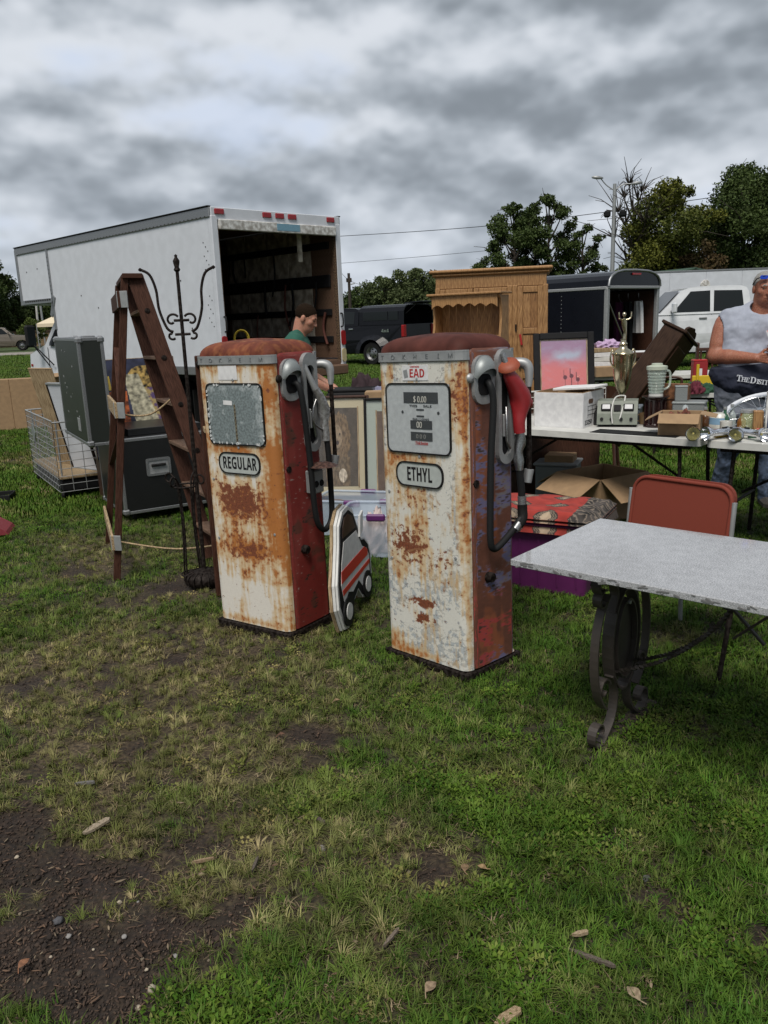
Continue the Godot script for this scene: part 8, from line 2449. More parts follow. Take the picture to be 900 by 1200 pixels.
func make_red_chair():
	var a = gp(741, 560, 0.85)
	var b = gp(856, 576, 0.85)
	var d = (b - a)
	var W = Vector2(d.x, d.z).length()
	var th = -atan2(d.z, d.x)
	var mid = (a + b) / 2
	var t = thing("red_chair", "rust red upholstered chair with a metal frame behind the stone table", "chair", Vector3(mid.x, 0, mid.z), th)
	# local -z points away from the camera, which is where the seat is
	var cm = mat(lin(0.24, 0.038, 0.018), 0.85, 0.0, T.fine, Vector3.ONE * 8)
	for l in 2:
		var bs = S()
		extrude(bs, rrect(W - 0.012 * l, 0.37, 0.065, 6), 0.026, Transform3D(Basis(Vector3(1, 0, 0), -0.16), Vector3(0, 0.675 + 0.006 * l, -0.012 - 0.034 * l)))
		add("backrest" if l == 0 else "back_cushion", bs, cm, t)
	var pp = S()
	var loop = []
	for p in rrect(W, 0.37, 0.065, 6): loop.append(Transform3D(Basis(Vector3(1, 0, 0), -0.16), Vector3(0, 0.675, 0.0015)) * Vector3(p.x, p.y, 0))
	loop.append(loop[0])
	tube(pp, loop, 0.009, 6, false)
	add("piping", pp, cm, t)
	part("seat", t, cm, Vector3(0, 0.455, -0.30), Vector3(W + 0.02, 0.07, 0.46), 0.03)
	for sx in [-1.0, 1.0]:
		rod("frame_tube", t, M.dull_alu, curve([Vector3(sx * (W / 2 + 0.012), 0.80, -0.02), Vector3(sx * (W / 2 + 0.012), 0.55, 0.0), Vector3(sx * (W / 2 + 0.012), 0.42, -0.04), Vector3(sx * (W / 2 + 0.012), 0.40, -0.45), Vector3(sx * (W / 2 + 0.012), 0.3, -0.5), Vector3(sx * (W / 2 + 0.012), 0.012, -0.52)], 5), 0.0115, 8)
		rod("rear_leg", t, M.iron, [Vector3(sx * (W / 2 + 0.012), 0.42, -0.08), Vector3(sx * (W / 2 + 0.012), 0.012, 0.02)], 0.0115, 8)
	rod("stretcher", t, M.dull_alu, [Vector3(-W / 2, 0.39, -0.42), Vector3(W / 2, 0.39, -0.42)], 0.010, 8)
func twisted(pts, r, turns):
	var st = S()
	var n = pts.size()
	var ring = []
	var up = Vector3.UP
	for i in n:
		var tg = (pts[mini(i + 1, n - 1)] - pts[maxi(i - 1, 0)]).normalized()
		up = (up - tg * up.dot(tg)).normalized()
		var sd = tg.cross(up)
		var q = []
		for j in 4:
			var a = TAU * j / 4.0 + turns * TAU * i / n
			q.append(pts[i] + (up * cos(a) + sd * sin(a)) * r)
		ring.append(q)
	for i in n - 1:
		for j in 4: oq(st, ring[i][j], ring[i][(j + 1) % 4], ring[i + 1][(j + 1) % 4], ring[i + 1][j], (pts[i] + pts[i + 1]) / 2)
	return st
func make_stone_table():
	var a = gp(598, 655, 0.75)       # near left corner of the top
	var b = gp(722, 611, 0.75)       # far left corner
	var f = gp(900, 713, 0.75)
	var ux = (f - a).normalized()
	var th = -atan2(ux.z, ux.x)
	var D = 0.70
	var L = 1.45
	var c = Vector3(a.x, 0, a.z) + Vector3(ux.x, 0, ux.z) * L / 2 + Vector3(-sin(th), 0, -cos(th)) * D / 2
	var t = thing("stone_table", "pale polished stone table on a scrolled black iron base", "table", c, th)
	# speckled granite
	var W = 512
	var im = Image.create(W, W, false, Image.FORMAT_RGB8)
	var n1 = noise(81, 0.20, 3)
	var n2 = noise(82, 0.02, 4)
	for y in W:
		for x in W:
			var k = n1.get_noise_2d(x, y * 1.8)
			var g = n2.get_noise_2d(x, y)
			var v = 0.33 + 0.05 * g + 0.10 * k
			if k > 0.34: v += 0.16
			if k < -0.36: v -= 0.14
			im.set_pixel(x, y, Color(v * 0.98, v, v * 1.04).linear_to_srgb())
	var gm = mat(Color.WHITE, 0.07, 0.0, imtex(im), Vector3.ONE * 1.6)
	var H = 0.75
	var tp = part("stone_top", t, gm, Vector3(0, H - 0.0125, 0), Vector3(L, 0.025, D), 0.0025)
	# chipped raw edge
	var es = S()
	rng.seed = 31
	for i in 60: bx(es, Vector3(lerpf(-L / 2, L / 2, rng.randf()), -0.002 + rng.randfn() * 0.004, D / 2 + 0.0005), Vector3(rng.randf_range(0.006, 0.03), rng.randf_range(0.003, 0.01), 0.003), 0.001, Basis(Vector3(0, 0, 1), rng.randfn() * 0.3))
	tag(add("edge_chips", es, mat(lin(0.13, 0.13, 0.13), 0.8), tp), "", "", "", "stuff")
	var m = mat(lin(0.05, 0.041, 0.035), 0.5, 0.2, T.soft, Vector3.ONE * 5)
	var Z = Vector3(0, 0, 1)
	var Y = Vector3.UP
	for side in [-1.0, 1.0]:
		var x = side * (L / 2 - 0.27)
		var o = Vector3(x, 0, 0)
		var X = Vector3(1, 0, 0)
		part("foot_bar", t, mat(lin(0.055, 0.04, 0.03), 0.85, 0.0, T.rust, Vector3.ONE * 4), o + Vector3(0, 0.012, 0), Vector3(0.06, 0.026, D * 0.86), 0.006)
		part("top_bar", t, m, o + Vector3(0, H - 0.036, 0), Vector3(0.05, 0.014, D * 0.8), 0.003)
		# oval medallion
		for ov in [[0.16, 0.20, 0.045], [0.115, 0.155, 0.05]]:
			var pts = []
			for i in 29: pts.append(o + Vector3(0, 0.40, 0) + Z * cos(TAU * i / 28.0) * ov[0] * 0.72 + Y * sin(TAU * i / 28.0) * ov[1])
			var st = S()
			strip(st, pts, X, ov[2], 0.008)
			add("oval_ring", st, m, t)
		var pl = S()
		var pts2 = PackedVector2Array()
		for i in 24: pts2.append(Vector2(cos(TAU * i / 24.0) * 0.083, sin(TAU * i / 24.0) * 0.155))
		extrude(pl, pts2, 0.008, Transform3D(Basis(Vector3.UP, PI / 2), o + Vector3(0, 0.40, 0)))
		add("oval_plate", pl, m, t)
		for sg in [-1.0, 1.0]:
			var zz = Z * sg
			# big outer C
			var cpts = []
			for i in 19:
				var aa = lerpf(-1.25, 1.25, i / 18.0)
				cpts.append(o + Vector3(0, 0.385, 0) + zz * (0.09 + cos(aa) * 0.135) + Y * sin(aa) * 0.235)
			var st1 = S()
			strip(st1, cpts, X, 0.032, 0.008)
			add("c_scroll", st1, m, t)
			# upright S between foot and top
			var up = curve([o + zz * 0.155 + Y * 0.03, o + zz * 0.075 + Y * 0.10, o + zz * 0.055 + Y * 0.2, o + zz * 0.10 + Y * 0.28], 6)
			var st2 = S()
			strip(st2, up, X, 0.034, 0.009)
			add("upright", st2, m, t)
			var up2 = curve([o + zz * 0.10 + Y * 0.53, o + zz * 0.075 + Y * 0.60, o + zz * 0.12 + Y * 0.66, o + zz * 0.20 + Y * 0.70, o + zz * 0.235 + Y * 0.665], 6)
			var st3 = S()
			strip(st3, up2, X, 0.034, 0.009)
			add("upper_arm", st3, m, t)
			for sp in [[0.185, 0.085, 0.058, 0.02, -1.9, 3.6, 1.0], [0.185, 0.60, 0.042, 0.015, 2.2, -2.8, 1.0], [0.16, 0.25, 0.045, 0.014, 3.0, -2.6, 1.0], [0.185, 0.675, 0.048, 0.014, -1.0, 4.2, 1.0]]:
				var st4 = S()
				strip(st4, scroll(o + zz * sp[0] + Y * sp[1], sp[2], sp[3], sp[4], sp[5], zz, Y, 16), X, 0.034, 0.007)
				add("scroll", st4, m, t)
		rod("rivet", t, M.dull_alu, [o + Vector3(-0.03, 0.545, 0), o + Vector3(0.03, 0.545, 0)], 0.008, 8)
	# twisted braces from each medallion to the middle of the top
	for side in [-1.0, 1.0]:
		var x = side * (L / 2 - 0.27)
		for zz in [-0.06, 0.06]:
			var pts = curve([Vector3(x, 0.28, zz), Vector3(x - side * 0.18, 0.37, zz * 0.7), Vector3(x - side * 0.34, 0.52, zz * 0.4), Vector3(x - side * 0.44, H - 0.045, zz * 0.3)], 14)
			add("twisted_brace", twisted(pts, 0.009, 9.0), m, t)
		rod("brace_curl", t, m, scroll(Vector3(x - side * 0.37, 0.62, 0), 0.04, 0.012, 1.2, -4.0, Vector3(-side, 0, 0), Y, 14), 0.007, 8)
		bar("flat_brace", t, m, Vector3(x - side * 0.30, H - 0.05, 0.02), Vector3(side * -0.05, 0.50, 0.02), 0.02, 0.008, Z)
	part("under_rail", t, m, Vector3(0, H - 0.034, D * 0.3), Vector3(L - 0.4, 0.016, 0.03), 0.003)
	part("under_rail", t, m, Vector3(0, H - 0.034, -D * 0.3), Vector3(L - 0.4, 0.016, 0.03), 0.003)

# ---------- people: distance fields meshed as surface nets ----------
# a shape is [kind, ...]: cone [0, a, b, ra, rb], ellipsoid [1, centre, radii, inverse basis]
func sdf(p: Vector3, prims: Array, k: float) -> float:
	var d := 1e9
	for q in prims:
		var e: float
		if q[0] == 0:
			var a: Vector3 = q[1]
			var ab: Vector3 = q[2] - a
			var h := clampf((p - a).dot(ab) / ab.length_squared(), 0.0, 1.0)
			e = (p - a - ab * h).length() - lerpf(q[3], q[4], h)
		else:
			var r: Vector3 = q[2]
			var v: Vector3 = (p - q[1])
			if q.size() > 3: v = q[3] * v
			var k0 := (v / r).length()
			var k1 := (v / (r * r)).length()
			e = k0 * (k0 - 1.0) / maxf(k1, 1e-6)
		if d > 1e8: d = e
		else:
			var kk: float = k
			if q.size() > 4 and q[0] == 1: kk = q[4]
			if q.size() > 5 and q[0] == 0: kk = q[5]
			var hh := clampf(0.5 + 0.5 * (d - e) / kk, 0.0, 1.0)
			d = lerpf(d, e, hh) - kk * hh * (1.0 - hh)
	return d
func field(p: Vector3, s: Dictionary) -> float:
	var d: float = sdf(p, s.prims, s.k) - s.get("off", 0.0)
	if s.has("ripple"):
		d += s.ripple.get_noise_3dv(p * s.ripple_scale) * s.ripple_amp
	for c in s.get("cuts", []):          # keep what lies behind the plane (normal, offset)
		d = maxf(d, c[0].dot(p) - c[1])
	for c in s.get("holes", []):
		d = maxf(d, -(sdf(p, [c], 0.01)))
	return d
func nets(st: SurfaceTool, s: Dictionary, cell: float) -> void:
	var lo := Vector3.ONE * 1e9
	var hi := Vector3.ONE * -1e9
	for q in s.prims:
		if q[0] == 0:
			for e in [[q[1], q[3]], [q[2], q[4]]]:
				lo = lo.min(e[0] - Vector3.ONE * e[1]); hi = hi.max(e[0] + Vector3.ONE * e[1])
		else:
			var m: float = maxf(q[2].x, maxf(q[2].y, q[2].z))
			lo = lo.min(q[1] - Vector3.ONE * m); hi = hi.max(q[1] + Vector3.ONE * m)
	var pad: float = s.get("off", 0.0) + cell * 2.0 + s.get("ripple_amp", 0.0)
	lo -= Vector3.ONE * pad; hi += Vector3.ONE * pad
	var B := 6
	var val := {}
	var cells := {}
	var nb := ((hi - lo) / (cell * B)).ceil()
	var half := cell * B * 0.5
	for bx_ in int(nb.x):
		for by in int(nb.y):
			for bz in int(nb.z):
				var c := lo + Vector3(bx_, by, bz) * cell * B + Vector3.ONE * half
				if absf(field(c, s)) > half * 1.9 + cell: continue
				for i in B:
					for j in B:
						for k in B:
							cells[Vector3i(bx_ * B + i, by * B + j, bz * B + k)] = -1
	var verts := PackedVector3Array()
	var norms := PackedVector3Array()
	for c in cells:
		var n := 0
		var mid := Vector3.ZERO
		var f := []
		for i in 8:
			var g: Vector3i = c + Vector3i(i & 1, (i >> 1) & 1, (i >> 2) & 1)
			if not val.has(g): val[g] = field(lo + Vector3(g) * cell, s)
			f.append(val[g])
		for e in [[0, 1], [2, 3], [4, 5], [6, 7], [0, 2], [1, 3], [4, 6], [5, 7], [0, 4], [1, 5], [2, 6], [3, 7]]:
			var a: float = f[e[0]]
			var b: float = f[e[1]]
			if (a < 0.0) == (b < 0.0): continue
			var t := a / (a - b)
			var p0 := Vector3(e[0] & 1, (e[0] >> 1) & 1, (e[0] >> 2) & 1)
			var p1 := Vector3(e[1] & 1, (e[1] >> 1) & 1, (e[1] >> 2) & 1)
			mid += p0.lerp(p1, t); n += 1
		if n == 0: continue
		var p := lo + (Vector3(c) + mid / n) * cell
		cells[c] = verts.size()
		verts.append(p)
		norms.append(Vector3(f[1] + f[3] + f[5] + f[7] - f[0] - f[2] - f[4] - f[6], f[2] + f[3] + f[6] + f[7] - f[0] - f[1] - f[4] - f[5], f[4] + f[5] + f[6] + f[7] - f[0] - f[1] - f[2] - f[3]).normalized())
	for c in cells:
		if cells[c] < 0: continue
		for ax in 3:
			var d := Vector3i.ZERO
			d[ax] = 1
			var v0: float = val[c]
			var v1: float = val.get(c + d, 1.0)
			if (v0 < 0.0) == (v1 < 0.0): continue
			var u := Vector3i.ZERO
			var w := Vector3i.ZERO
			u[(ax + 1) % 3] = 1; w[(ax + 2) % 3] = 1
			var q := [cells.get(c, -1), cells.get(c - u, -1), cells.get(c - u - w, -1), cells.get(c - w, -1)]
			if -1 in q: continue
			if v0 < 0.0: q = [q[0], q[3], q[2], q[1]]
			for k in [0, 1, 2, 0, 2, 3]: vv(st, verts[q[k]], norms[q[k]])
func flesh(called: String, parent: Node3D, m: Material, shapes: Array) -> MeshInstance3D:    # shapes: [[field, cell], ...]
	var st := S()
	for s in shapes: nets(st, s[0], s[1])
	return add(called, st, m, parent)
func cone(a, b, ra, rb): return [0, a, b, ra, rb]
func egg(c, r, b = Basis(), k = 0.02): return [1, c, r, b.inverse(), k]
func head_prims(H: Transform3D) -> Array:      # a head whose face looks along local +z; origin at its centre, 0.24 tall
	var o := []
	var E := func(c, r, k = 0.02): o.append([1, H * Vector3(c), r, H.basis.inverse(), k])
	var C := func(a, b, ra, rb): o.append([0, H * Vector3(a), H * Vector3(b), ra, rb, 0.012])
	E.call(Vector3(0, 0.035, -0.012), Vector3(0.077, 0.088, 0.098))
	E.call(Vector3(0, -0.035, 0.028), Vector3(0.062, 0.082, 0.068), 0.03)
	E.call(Vector3(0, -0.085, 0.042), Vector3(0.042, 0.034, 0.042), 0.03)
	E.call(Vector3(0, 0.022, 0.078), Vector3(0.052, 0.012, 0.016), 0.02)
	C.call(Vector3(0, 0.008, 0.088), Vector3(0, -0.030, 0.108), 0.009, 0.013)
	E.call(Vector3(0, -0.033, 0.098), Vector3(0.018, 0.010, 0.012), 0.01)
	E.call(Vector3(0, -0.062, 0.084), Vector3(0.026, 0.008, 0.012), 0.008)
	E.call(Vector3(0, -0.077, 0.080), Vector3(0.024, 0.008, 0.012), 0.008)
	for s in [-1.0, 1.0]:
		E.call(Vector3(s * 0.043, -0.020, 0.058), Vector3(0.024, 0.024, 0.024), 0.02)
		E.call(Vector3(s * 0.079, -0.008, -0.010), Vector3(0.010, 0.032, 0.020), 0.006)
	return o
func face_bits(t: Node3D, H: Transform3D, hairc: Material) -> void:
	for s in [-1.0, 1.0]:
		var ey := S()
		lathe(ey, [Vector2(0, -0.011), Vector2(0.009, -0.006), Vector2(0.011, 0), Vector2(0.009, 0.006), Vector2(0, 0.011)], 10, H * Transform3D(Basis.from_scale(Vector3(1.2, 0.6, 0.8)), Vector3(s * 0.031, 0.004, 0.081)))
		add("eye", ey, mat(lin(0.03, 0.025, 0.02), 0.2), t)
		rod("eyebrow", t, hairc, [H * Vector3(s * 0.016, 0.026, 0.094), H * Vector3(s * 0.034, 0.030, 0.090), H * Vector3(s * 0.05, 0.022, 0.078)], [0.004, 0.005, 0.003], 6)
	rod("mouth", t, mat(lin(0.10, 0.025, 0.022), 0.5), [H * Vector3(-0.024, -0.071, 0.086), H * Vector3(0, -0.069, 0.095), H * Vector3(0.024, -0.071, 0.086)], [0.003, 0.0045, 0.003], 6)
func hand(prims: Array, wrist: Vector3, dir: Vector3, across: Vector3, palm: Vector3, curl: float) -> void:    # palm plus five bent fingers
	dir = dir.normalized(); across = across.normalized(); palm = palm.normalized()
	for k in 4:
		var base := wrist + dir * 0.085 + across * (0.030 - 0.020 * k)
		prims.append([0, wrist + dir * 0.01 + across * (0.018 - 0.012 * k), base, 0.013, 0.011, 0.012])
		var l: float = [0.036, 0.042, 0.039, 0.03][k]
		var d1 := (dir * cos(curl) + palm * sin(curl)).normalized()
		var d2 := (dir * cos(curl * 2.1) + palm * sin(curl * 2.1)).normalized()
		var p1 := base + d1 * l
		var p2 := p1 + d2 * l * 0.75
		prims.append([0, base, p1, 0.0098, 0.0088, 0.004])
		prims.append([0, p1, p2, 0.0088, 0.0075, 0.004])
	var tb := wrist + dir * 0.025 + across * 0.026
	var t1 := tb + (dir * 0.7 + across * 0.6 + palm * 0.35).normalized() * 0.045
	prims.append([0, tb, t1, 0.0125, 0.0105, 0.008])
	prims.append([0, t1, t1 + (dir * 0.85 + palm * 0.5 + across * 0.1).normalized() * 0.03, 0.0105, 0.0085, 0.004])
func make_green_man() -> void:
	var at := gp(357, 357, 1.74)
	var t := thing("person", "person in a green shirt bending to look down at the truck's goods", "person", Vector3(at.x - 0.04, 0, at.z))
	# he faces right, across the picture, with the head bowed; local x is his forward
	var fw := Vector3(0.93, 0, 0.05).normalized()
	var sd := Vector3(0, 0, 1)
	var neck := Vector3(-0.01, 1.46, 0)
	var H := Transform3D(Basis(Vector3.UP, PI / 2 - 0.15) * Basis(Vector3(1, 0, 0), 0.42), Vector3(0.045, 1.622, 0))
	var torso := [cone(Vector3(-0.06, 1.36, -0.13), Vector3(-0.06, 1.36, 0.13), 0.125, 0.125), cone(Vector3(-0.04, 1.05, -0.09), Vector3(-0.04, 1.05, 0.09), 0.14, 0.14), cone(Vector3(-0.02, 0.95, -0.07), Vector3(-0.02, 0.95, 0.07), 0.145, 0.145)]
	var arms := []
	var sk := []
	for s in [-1.0, 1.0]:
		var sh := Vector3(-0.05, 1.42, s * 0.20)
		var el := Vector3(0.05, 1.10, s * 0.25)
		var wr := Vector3(0.26, 0.98, s * 0.17)
		arms.append(cone(sh, sh.lerp(el, 0.8), 0.068, 0.058))
		sk.append(cone(sh, el, 0.05, 0.042)); sk.append(cone(el, wr, 0.042, 0.029))
		hand(sk, wr, Vector3(0.9, -0.35, -0.1 * s), Vector3(0, 0.2, -s), Vector3(0, -1, 0), 0.35)
	var legs := []
	for s in [-1.0, 1.0]:
		legs.append(cone(Vector3(-0.03, 0.92, s * 0.09), Vector3(0.02, 0.50, s * 0.10), 0.095, 0.066))
		legs.append(cone(Vector3(0.02, 0.50, s * 0.10), Vector3(-0.04, 0.08, s * 0.11), 0.064, 0.050))
	var hp := head_prims(H)
	var neckp := [cone(Vector3(-0.05, 1.38, 0), H * Vector3(0, -0.05, -0.03), 0.068, 0.060)]
	flesh("body", t, M.skin, [[{"prims": neckp + hp, "k": 0.03}, 0.006], [{"prims": [cone(Vector3(-0.05, 1.40, 0), Vector3(-0.05, 1.2, 0), 0.07, 0.1)] + sk, "k": 0.02}, 0.010]])
	tag(flesh("shirt", t, mat(lin(0.012, 0.085, 0.058), 0.85, 0.0, T.soft, Vector3.ONE * 5), [[{"prims": torso + arms + [cone(Vector3(-0.05, 1.465, -0.07), Vector3(-0.05, 1.465, 0.07), 0.065, 0.065)], "k": 0.06, "ripple": noise(3, 6.0, 2), "ripple_scale": 1.0, "ripple_amp": 0.012, "cuts": [[Vector3(-0.35, 1.0, 0).normalized(), 1.455]]}, 0.012]]), "dark green short sleeved shirt")
	flesh("trousers", t, mat(lin(0.03, 0.035, 0.05), 0.85), [[{"prims": legs + [cone(Vector3(-0.02, 0.95, -0.07), Vector3(-0.02, 0.95, 0.07), 0.13, 0.13)], "k": 0.04}, 0.016]])
	for s in [-1.0, 1.0]: part("shoe", t, M.black, Vector3(0.02, 0.045, s * 0.11), Vector3(0.28, 0.09, 0.10), 0.03)
	var hair := mat(lin(0.022, 0.014, 0.009), 0.9, 0.0, T.fine, Vector3.ONE * 12)
	hair.metallic_specular = 0.15
	flesh("hair", t, hair, [[{"prims": [egg(H * Vector3(0, 0.037, -0.014), Vector3(0.0795, 0.0895, 0.1), H.basis, 0.01)], "k": 0.01, "ripple": noise(4, 60.0, 2), "ripple_scale": 1.0, "ripple_amp": 0.003, "cuts": [[(H.basis * Vector3(0, -0.72, 0.70)).normalized(), (H.basis * Vector3(0, -0.72, 0.70)).normalized().dot(H * Vector3(0, 0.035, 0.045))]], "holes": [egg(H * Vector3(0.084, -0.03, -0.0), Vector3(0.03, 0.045, 0.03), H.basis), egg(H * Vector3(-0.084, -0.03, -0.0), Vector3(0.03, 0.045, 0.03), H.basis)]}, 0.005]])
	face_bits(t, H, hair)
func make_grey_man() -> void:
	var hd := zp(893, 338, -6.35)
	var t := thing("person", "person in a grey sleeveless shirt and navy apron with sunglasses pushed up", "person", Vector3(hd.x, 0, -6.35), -0.25)
	var b := t.transform.affine_inverse()
	var hy := hd.y
	var H := Transform3D(Basis(Vector3.UP, 0.12) * Basis(Vector3(1, 0, 0), 0.1), Vector3(0.015, hy, 0.03))
	var sk := []
	# torso seen from the front, local x to the picture's right
	var by := hy + 0.045
	var torso := [cone(Vector3(-0.16, by - 0.36, 0), Vector3(0.16, by - 0.36, 0), 0.145, 0.145), cone(Vector3(-0.14, by - 0.55, 0.03), Vector3(0.14, by - 0.55, 0.03), 0.16, 0.16), cone(Vector3(-0.13, by - 0.76, 0.05), Vector3(0.13, by - 0.76, 0.05), 0.175, 0.175), cone(Vector3(-0.13, by - 0.92, 0.02), Vector3(0.13, by - 0.92, 0.02), 0.155, 0.155)]
	var yoke := [cone(Vector3(-0.21, by - 0.275, -0.01), Vector3(-0.05, by - 0.205, -0.01), 0.08, 0.07), cone(Vector3(0.21, by - 0.275, -0.01), Vector3(0.05, by - 0.205, -0.01), 0.08, 0.07)]
	for s in [-1.0, 1.0]:
		var sh := Vector3(s * 0.25, by - 0.30, -0.01)
		var el := Vector3(s * 0.315, by - 0.545, 0.06)
		var wr := Vector3(-0.06, by - 0.555, 0.30) if s < 0 else Vector3(0.10, by - 0.50, 0.32)
		sk.append(cone(sh, el, 0.074, 0.058)); sk.append(cone(sh.lerp(el, 0.2), sh.lerp(el, 0.6), 0.074, 0.066))
		sk.append(cone(el, el.lerp(wr, 0.35), 0.058, 0.056)); sk.append(cone(el.lerp(wr, 0.35), wr, 0.056, 0.036))
		hand(sk, wr, (wr - el) + Vector3(0, 0.02, 0.0), Vector3(0, 1, 0), Vector3(0, 0, -1) if s < 0 else Vector3(0, -0.3, -1), 0.5)
	var neckp := [cone(Vector3(0, hy - 0.26, -0.01), H * Vector3(0, -0.05, -0.02), 0.075, 0.066), cone(Vector3(-0.06, hy - 0.25, -0.01), Vector3(0.06, hy - 0.25, -0.01), 0.06, 0.06)]
	flesh("body", t, M.tan_skin, [[{"prims": neckp + head_prims(H), "k": 0.035}, 0.0055], [{"prims": [cone(Vector3(-0.16, by - 0.31, 0), Vector3(0.16, by - 0.31, 0), 0.1, 0.1), cone(Vector3(0, hy - 0.3, 0), Vector3(0, hy - 0.25, 0), 0.08, 0.07)] + sk, "k": 0.022}, 0.0085]])
	var rip := noise(8, 5.0, 3)
	tag(flesh("shirt", t, mat(lin(0.31, 0.335, 0.40), 0.9, 0.0, T.soft, Vector3.ONE * 5), [[{"prims": torso + yoke, "k": 0.07, "off": 0.006, "ripple": rip, "ripple_scale": 1.0, "ripple_amp": 0.02, "holes": [egg(Vector3(-0.305, by - 0.39, -0.01), Vector3(0.062, 0.15, 0.13)), egg(Vector3(0.305, by - 0.39, -0.01), Vector3(0.062, 0.15, 0.13)), egg(Vector3(0, by - 0.185, 0.05), Vector3(0.085, 0.06, 0.10))], "cuts": [[Vector3(0, -1, 0), -(hy - 0.98)]]}, 0.0105]]), "light grey shirt with cut off sleeves")
	# apron folded up as a pouch across the belly
	var navy := mat(lin(0.010, 0.014, 0.032), 0.85, 0.0, T.soft, Vector3.ONE * 4)
	var ap := flesh("apron", t, navy, [[{"prims": [cone(Vector3(-0.20, hy - 0.63, 0.07), Vector3(0.20, hy - 0.63, 0.09), 0.15, 0.15), egg(Vector3(0.03, hy - 0.70, 0.15), Vector3(0.31, 0.14, 0.135), Basis(), 0.05)], "k": 0.05, "ripple": noise(9, 7.0, 3), "ripple_scale": 1.0, "ripple_amp": 0.018, "cuts": [[Vector3(-0.10, 1, 0).normalized(), hy - 0.56]]}, 0.009]])
	tag(ap, "navy blue apron with white serif lettering")
	# jeans and shoes
	var legs := []
	var f1 := Vector3(-0.20, 0.08, -0.18)
	var f2 := Vector3(0.14, 0.08, 0.02)
	for q in [[Vector3(-0.10, hy - 0.95, 0.0), Vector3(-0.15, 0.50, -0.03), f1], [Vector3(0.10, hy - 0.95, 0.0), Vector3(0.12, 0.50, 0.04), f2]]:
		legs.append(cone(q[0], q[1], 0.115, 0.082)); legs.append(cone(q[1], q[2], 0.080, 0.066))
	flesh("jeans", t, mat(lin(0.09, 0.13, 0.21), 0.9, 0.0, T.blotch, Vector3.ONE * 4), [[{"prims": legs + [cone(Vector3(-0.09, hy - 0.93, 0.0), Vector3(0.09, hy - 0.93, 0.0), 0.145, 0.145)], "k": 0.05, "ripple": rip, "ripple_scale": 1.6, "ripple_amp": 0.015}, 0.013]])
	for f in [f1, f2]: part("shoe", t, mat(lin(0.05, 0.045, 0.04), 0.8), Vector3(f.x, 0.045, f.z + 0.06), Vector3(0.11, 0.09, 0.29), 0.03)
	var grey := mat(lin(0.33, 0.32, 0.30), 0.8, 0.0, T.fine, Vector3.ONE * 12)
	flesh("hair", t, grey, [[{"prims": [egg(H * Vector3(0, 0.036, -0.014), Vector3(0.0815, 0.0905, 0.101), H.basis, 0.01)], "k": 0.01, "ripple": noise(5, 60.0, 2), "ripple_scale": 1.0, "ripple_amp": 0.004, "cuts": [[(H.basis * Vector3(0, -0.75, 0.66)).normalized(), (H.basis * Vector3(0, -0.75, 0.66)).normalized().dot(H * Vector3(0, 0.075, 0.062))]], "holes": [egg(H * Vector3(0.084, -0.03, 0.0), Vector3(0.03, 0.042, 0.03), H.basis), egg(H * Vector3(-0.084, -0.03, 0.0), Vector3(0.03, 0.042, 0.03), H.basis)]}, 0.005]])
	face_bits(t, H, grey)
	var sg := Node3D.new()
	var blue := mat(lin(0.01, 0.05, 0.42), 0.08, 0.4)
	var fr := rod("sunglasses", t, M.black, [H * Vector3(-0.086, 0.03, -0.02), H * Vector3(-0.083, 0.075, 0.05), H * Vector3(-0.045, 0.095, 0.085), H * Vector3(0, 0.097, 0.094), H * Vector3(0.045, 0.095, 0.085), H * Vector3(0.083, 0.075, 0.05), H * Vector3(0.086, 0.03, -0.02)], 0.004, 6)
	tag(fr, "blue mirrored sunglasses pushed up on the head")
	for s in [-1.0, 1.0]:
		var ls := S()
		extrude(ls, rrect(0.056, 0.03, 0.013, 4), 0.004, H * Transform3D(Basis(Vector3.UP, s * 0.42) * Basis(Vector3(1, 0, 0), -0.45), Vector3(s * 0.042, 0.088, 0.088)))
		add("lens", ls, blue, fr)
	# letters set round the curve of the pouch
	var word := "THE DISTI"
	var n := word.length()
	var pitch := [0.030, 0.027, 0.024, 0.014, 0.031, 0.016, 0.021, 0.022, 0.018]
	var x := -0.165
	for i in n:
		var big: bool = i == 0 or i == 4
		if word[i] != " ":
			var u := x
			var z := 0.0
			for k in 60:          # march in to the cloth
				var p := Vector3(u, hy - 0.665 - 0.16 * u - 0.02 - (0.0 if big else 0.004), 0.40 - k * 0.004)
				if sdf(p, [cone(Vector3(-0.20, hy - 0.63, 0.07), Vector3(0.20, hy - 0.63, 0.09), 0.15, 0.15), egg(Vector3(0.03, hy - 0.70, 0.15), Vector3(0.31, 0.14, 0.135), Basis(), 0.05)], 0.05) < 0.012:
					z = p.z + 0.004
					break
			letters(ap, word[i], 0.046 if big else 0.034, M.white_paint, Transform3D(Basis(Vector3.UP, clampf(u * 1.9 - 0.04, -0.9, 0.6)) * Basis(Vector3(0, 0, 1), -0.12), Vector3(u, hy - 0.665 - 0.16 * u - 0.02 - (0.0 if big else 0.004), z)), 0.95, 0.006, true)
		x += pitch[i]
	# the pink card he carries at his chest
	var pk := thing("pink_card", "neon pink card held up by the person in the grey shirt", "card", t.transform * Vector3(0.115, hy - 0.44, 0.27), -0.5)
	pk.basis = Basis(Vector3.UP, -0.5) * Basis(Vector3(0, 0, 1), 0.35)
	part("sheet", pk, mat(lin(0.75, 0.10, 0.10), 0.6), Vector3(0, 0, 0), Vector3(0.13, 0.32, 0.006), 0.001)
	part("border", pk, M.paper, Vector3(-0.06, 0, 0.0035), Vector3(0.01, 0.32, 0.002))
func make_people() -> void:
	make_green_man()
	make_grey_man()

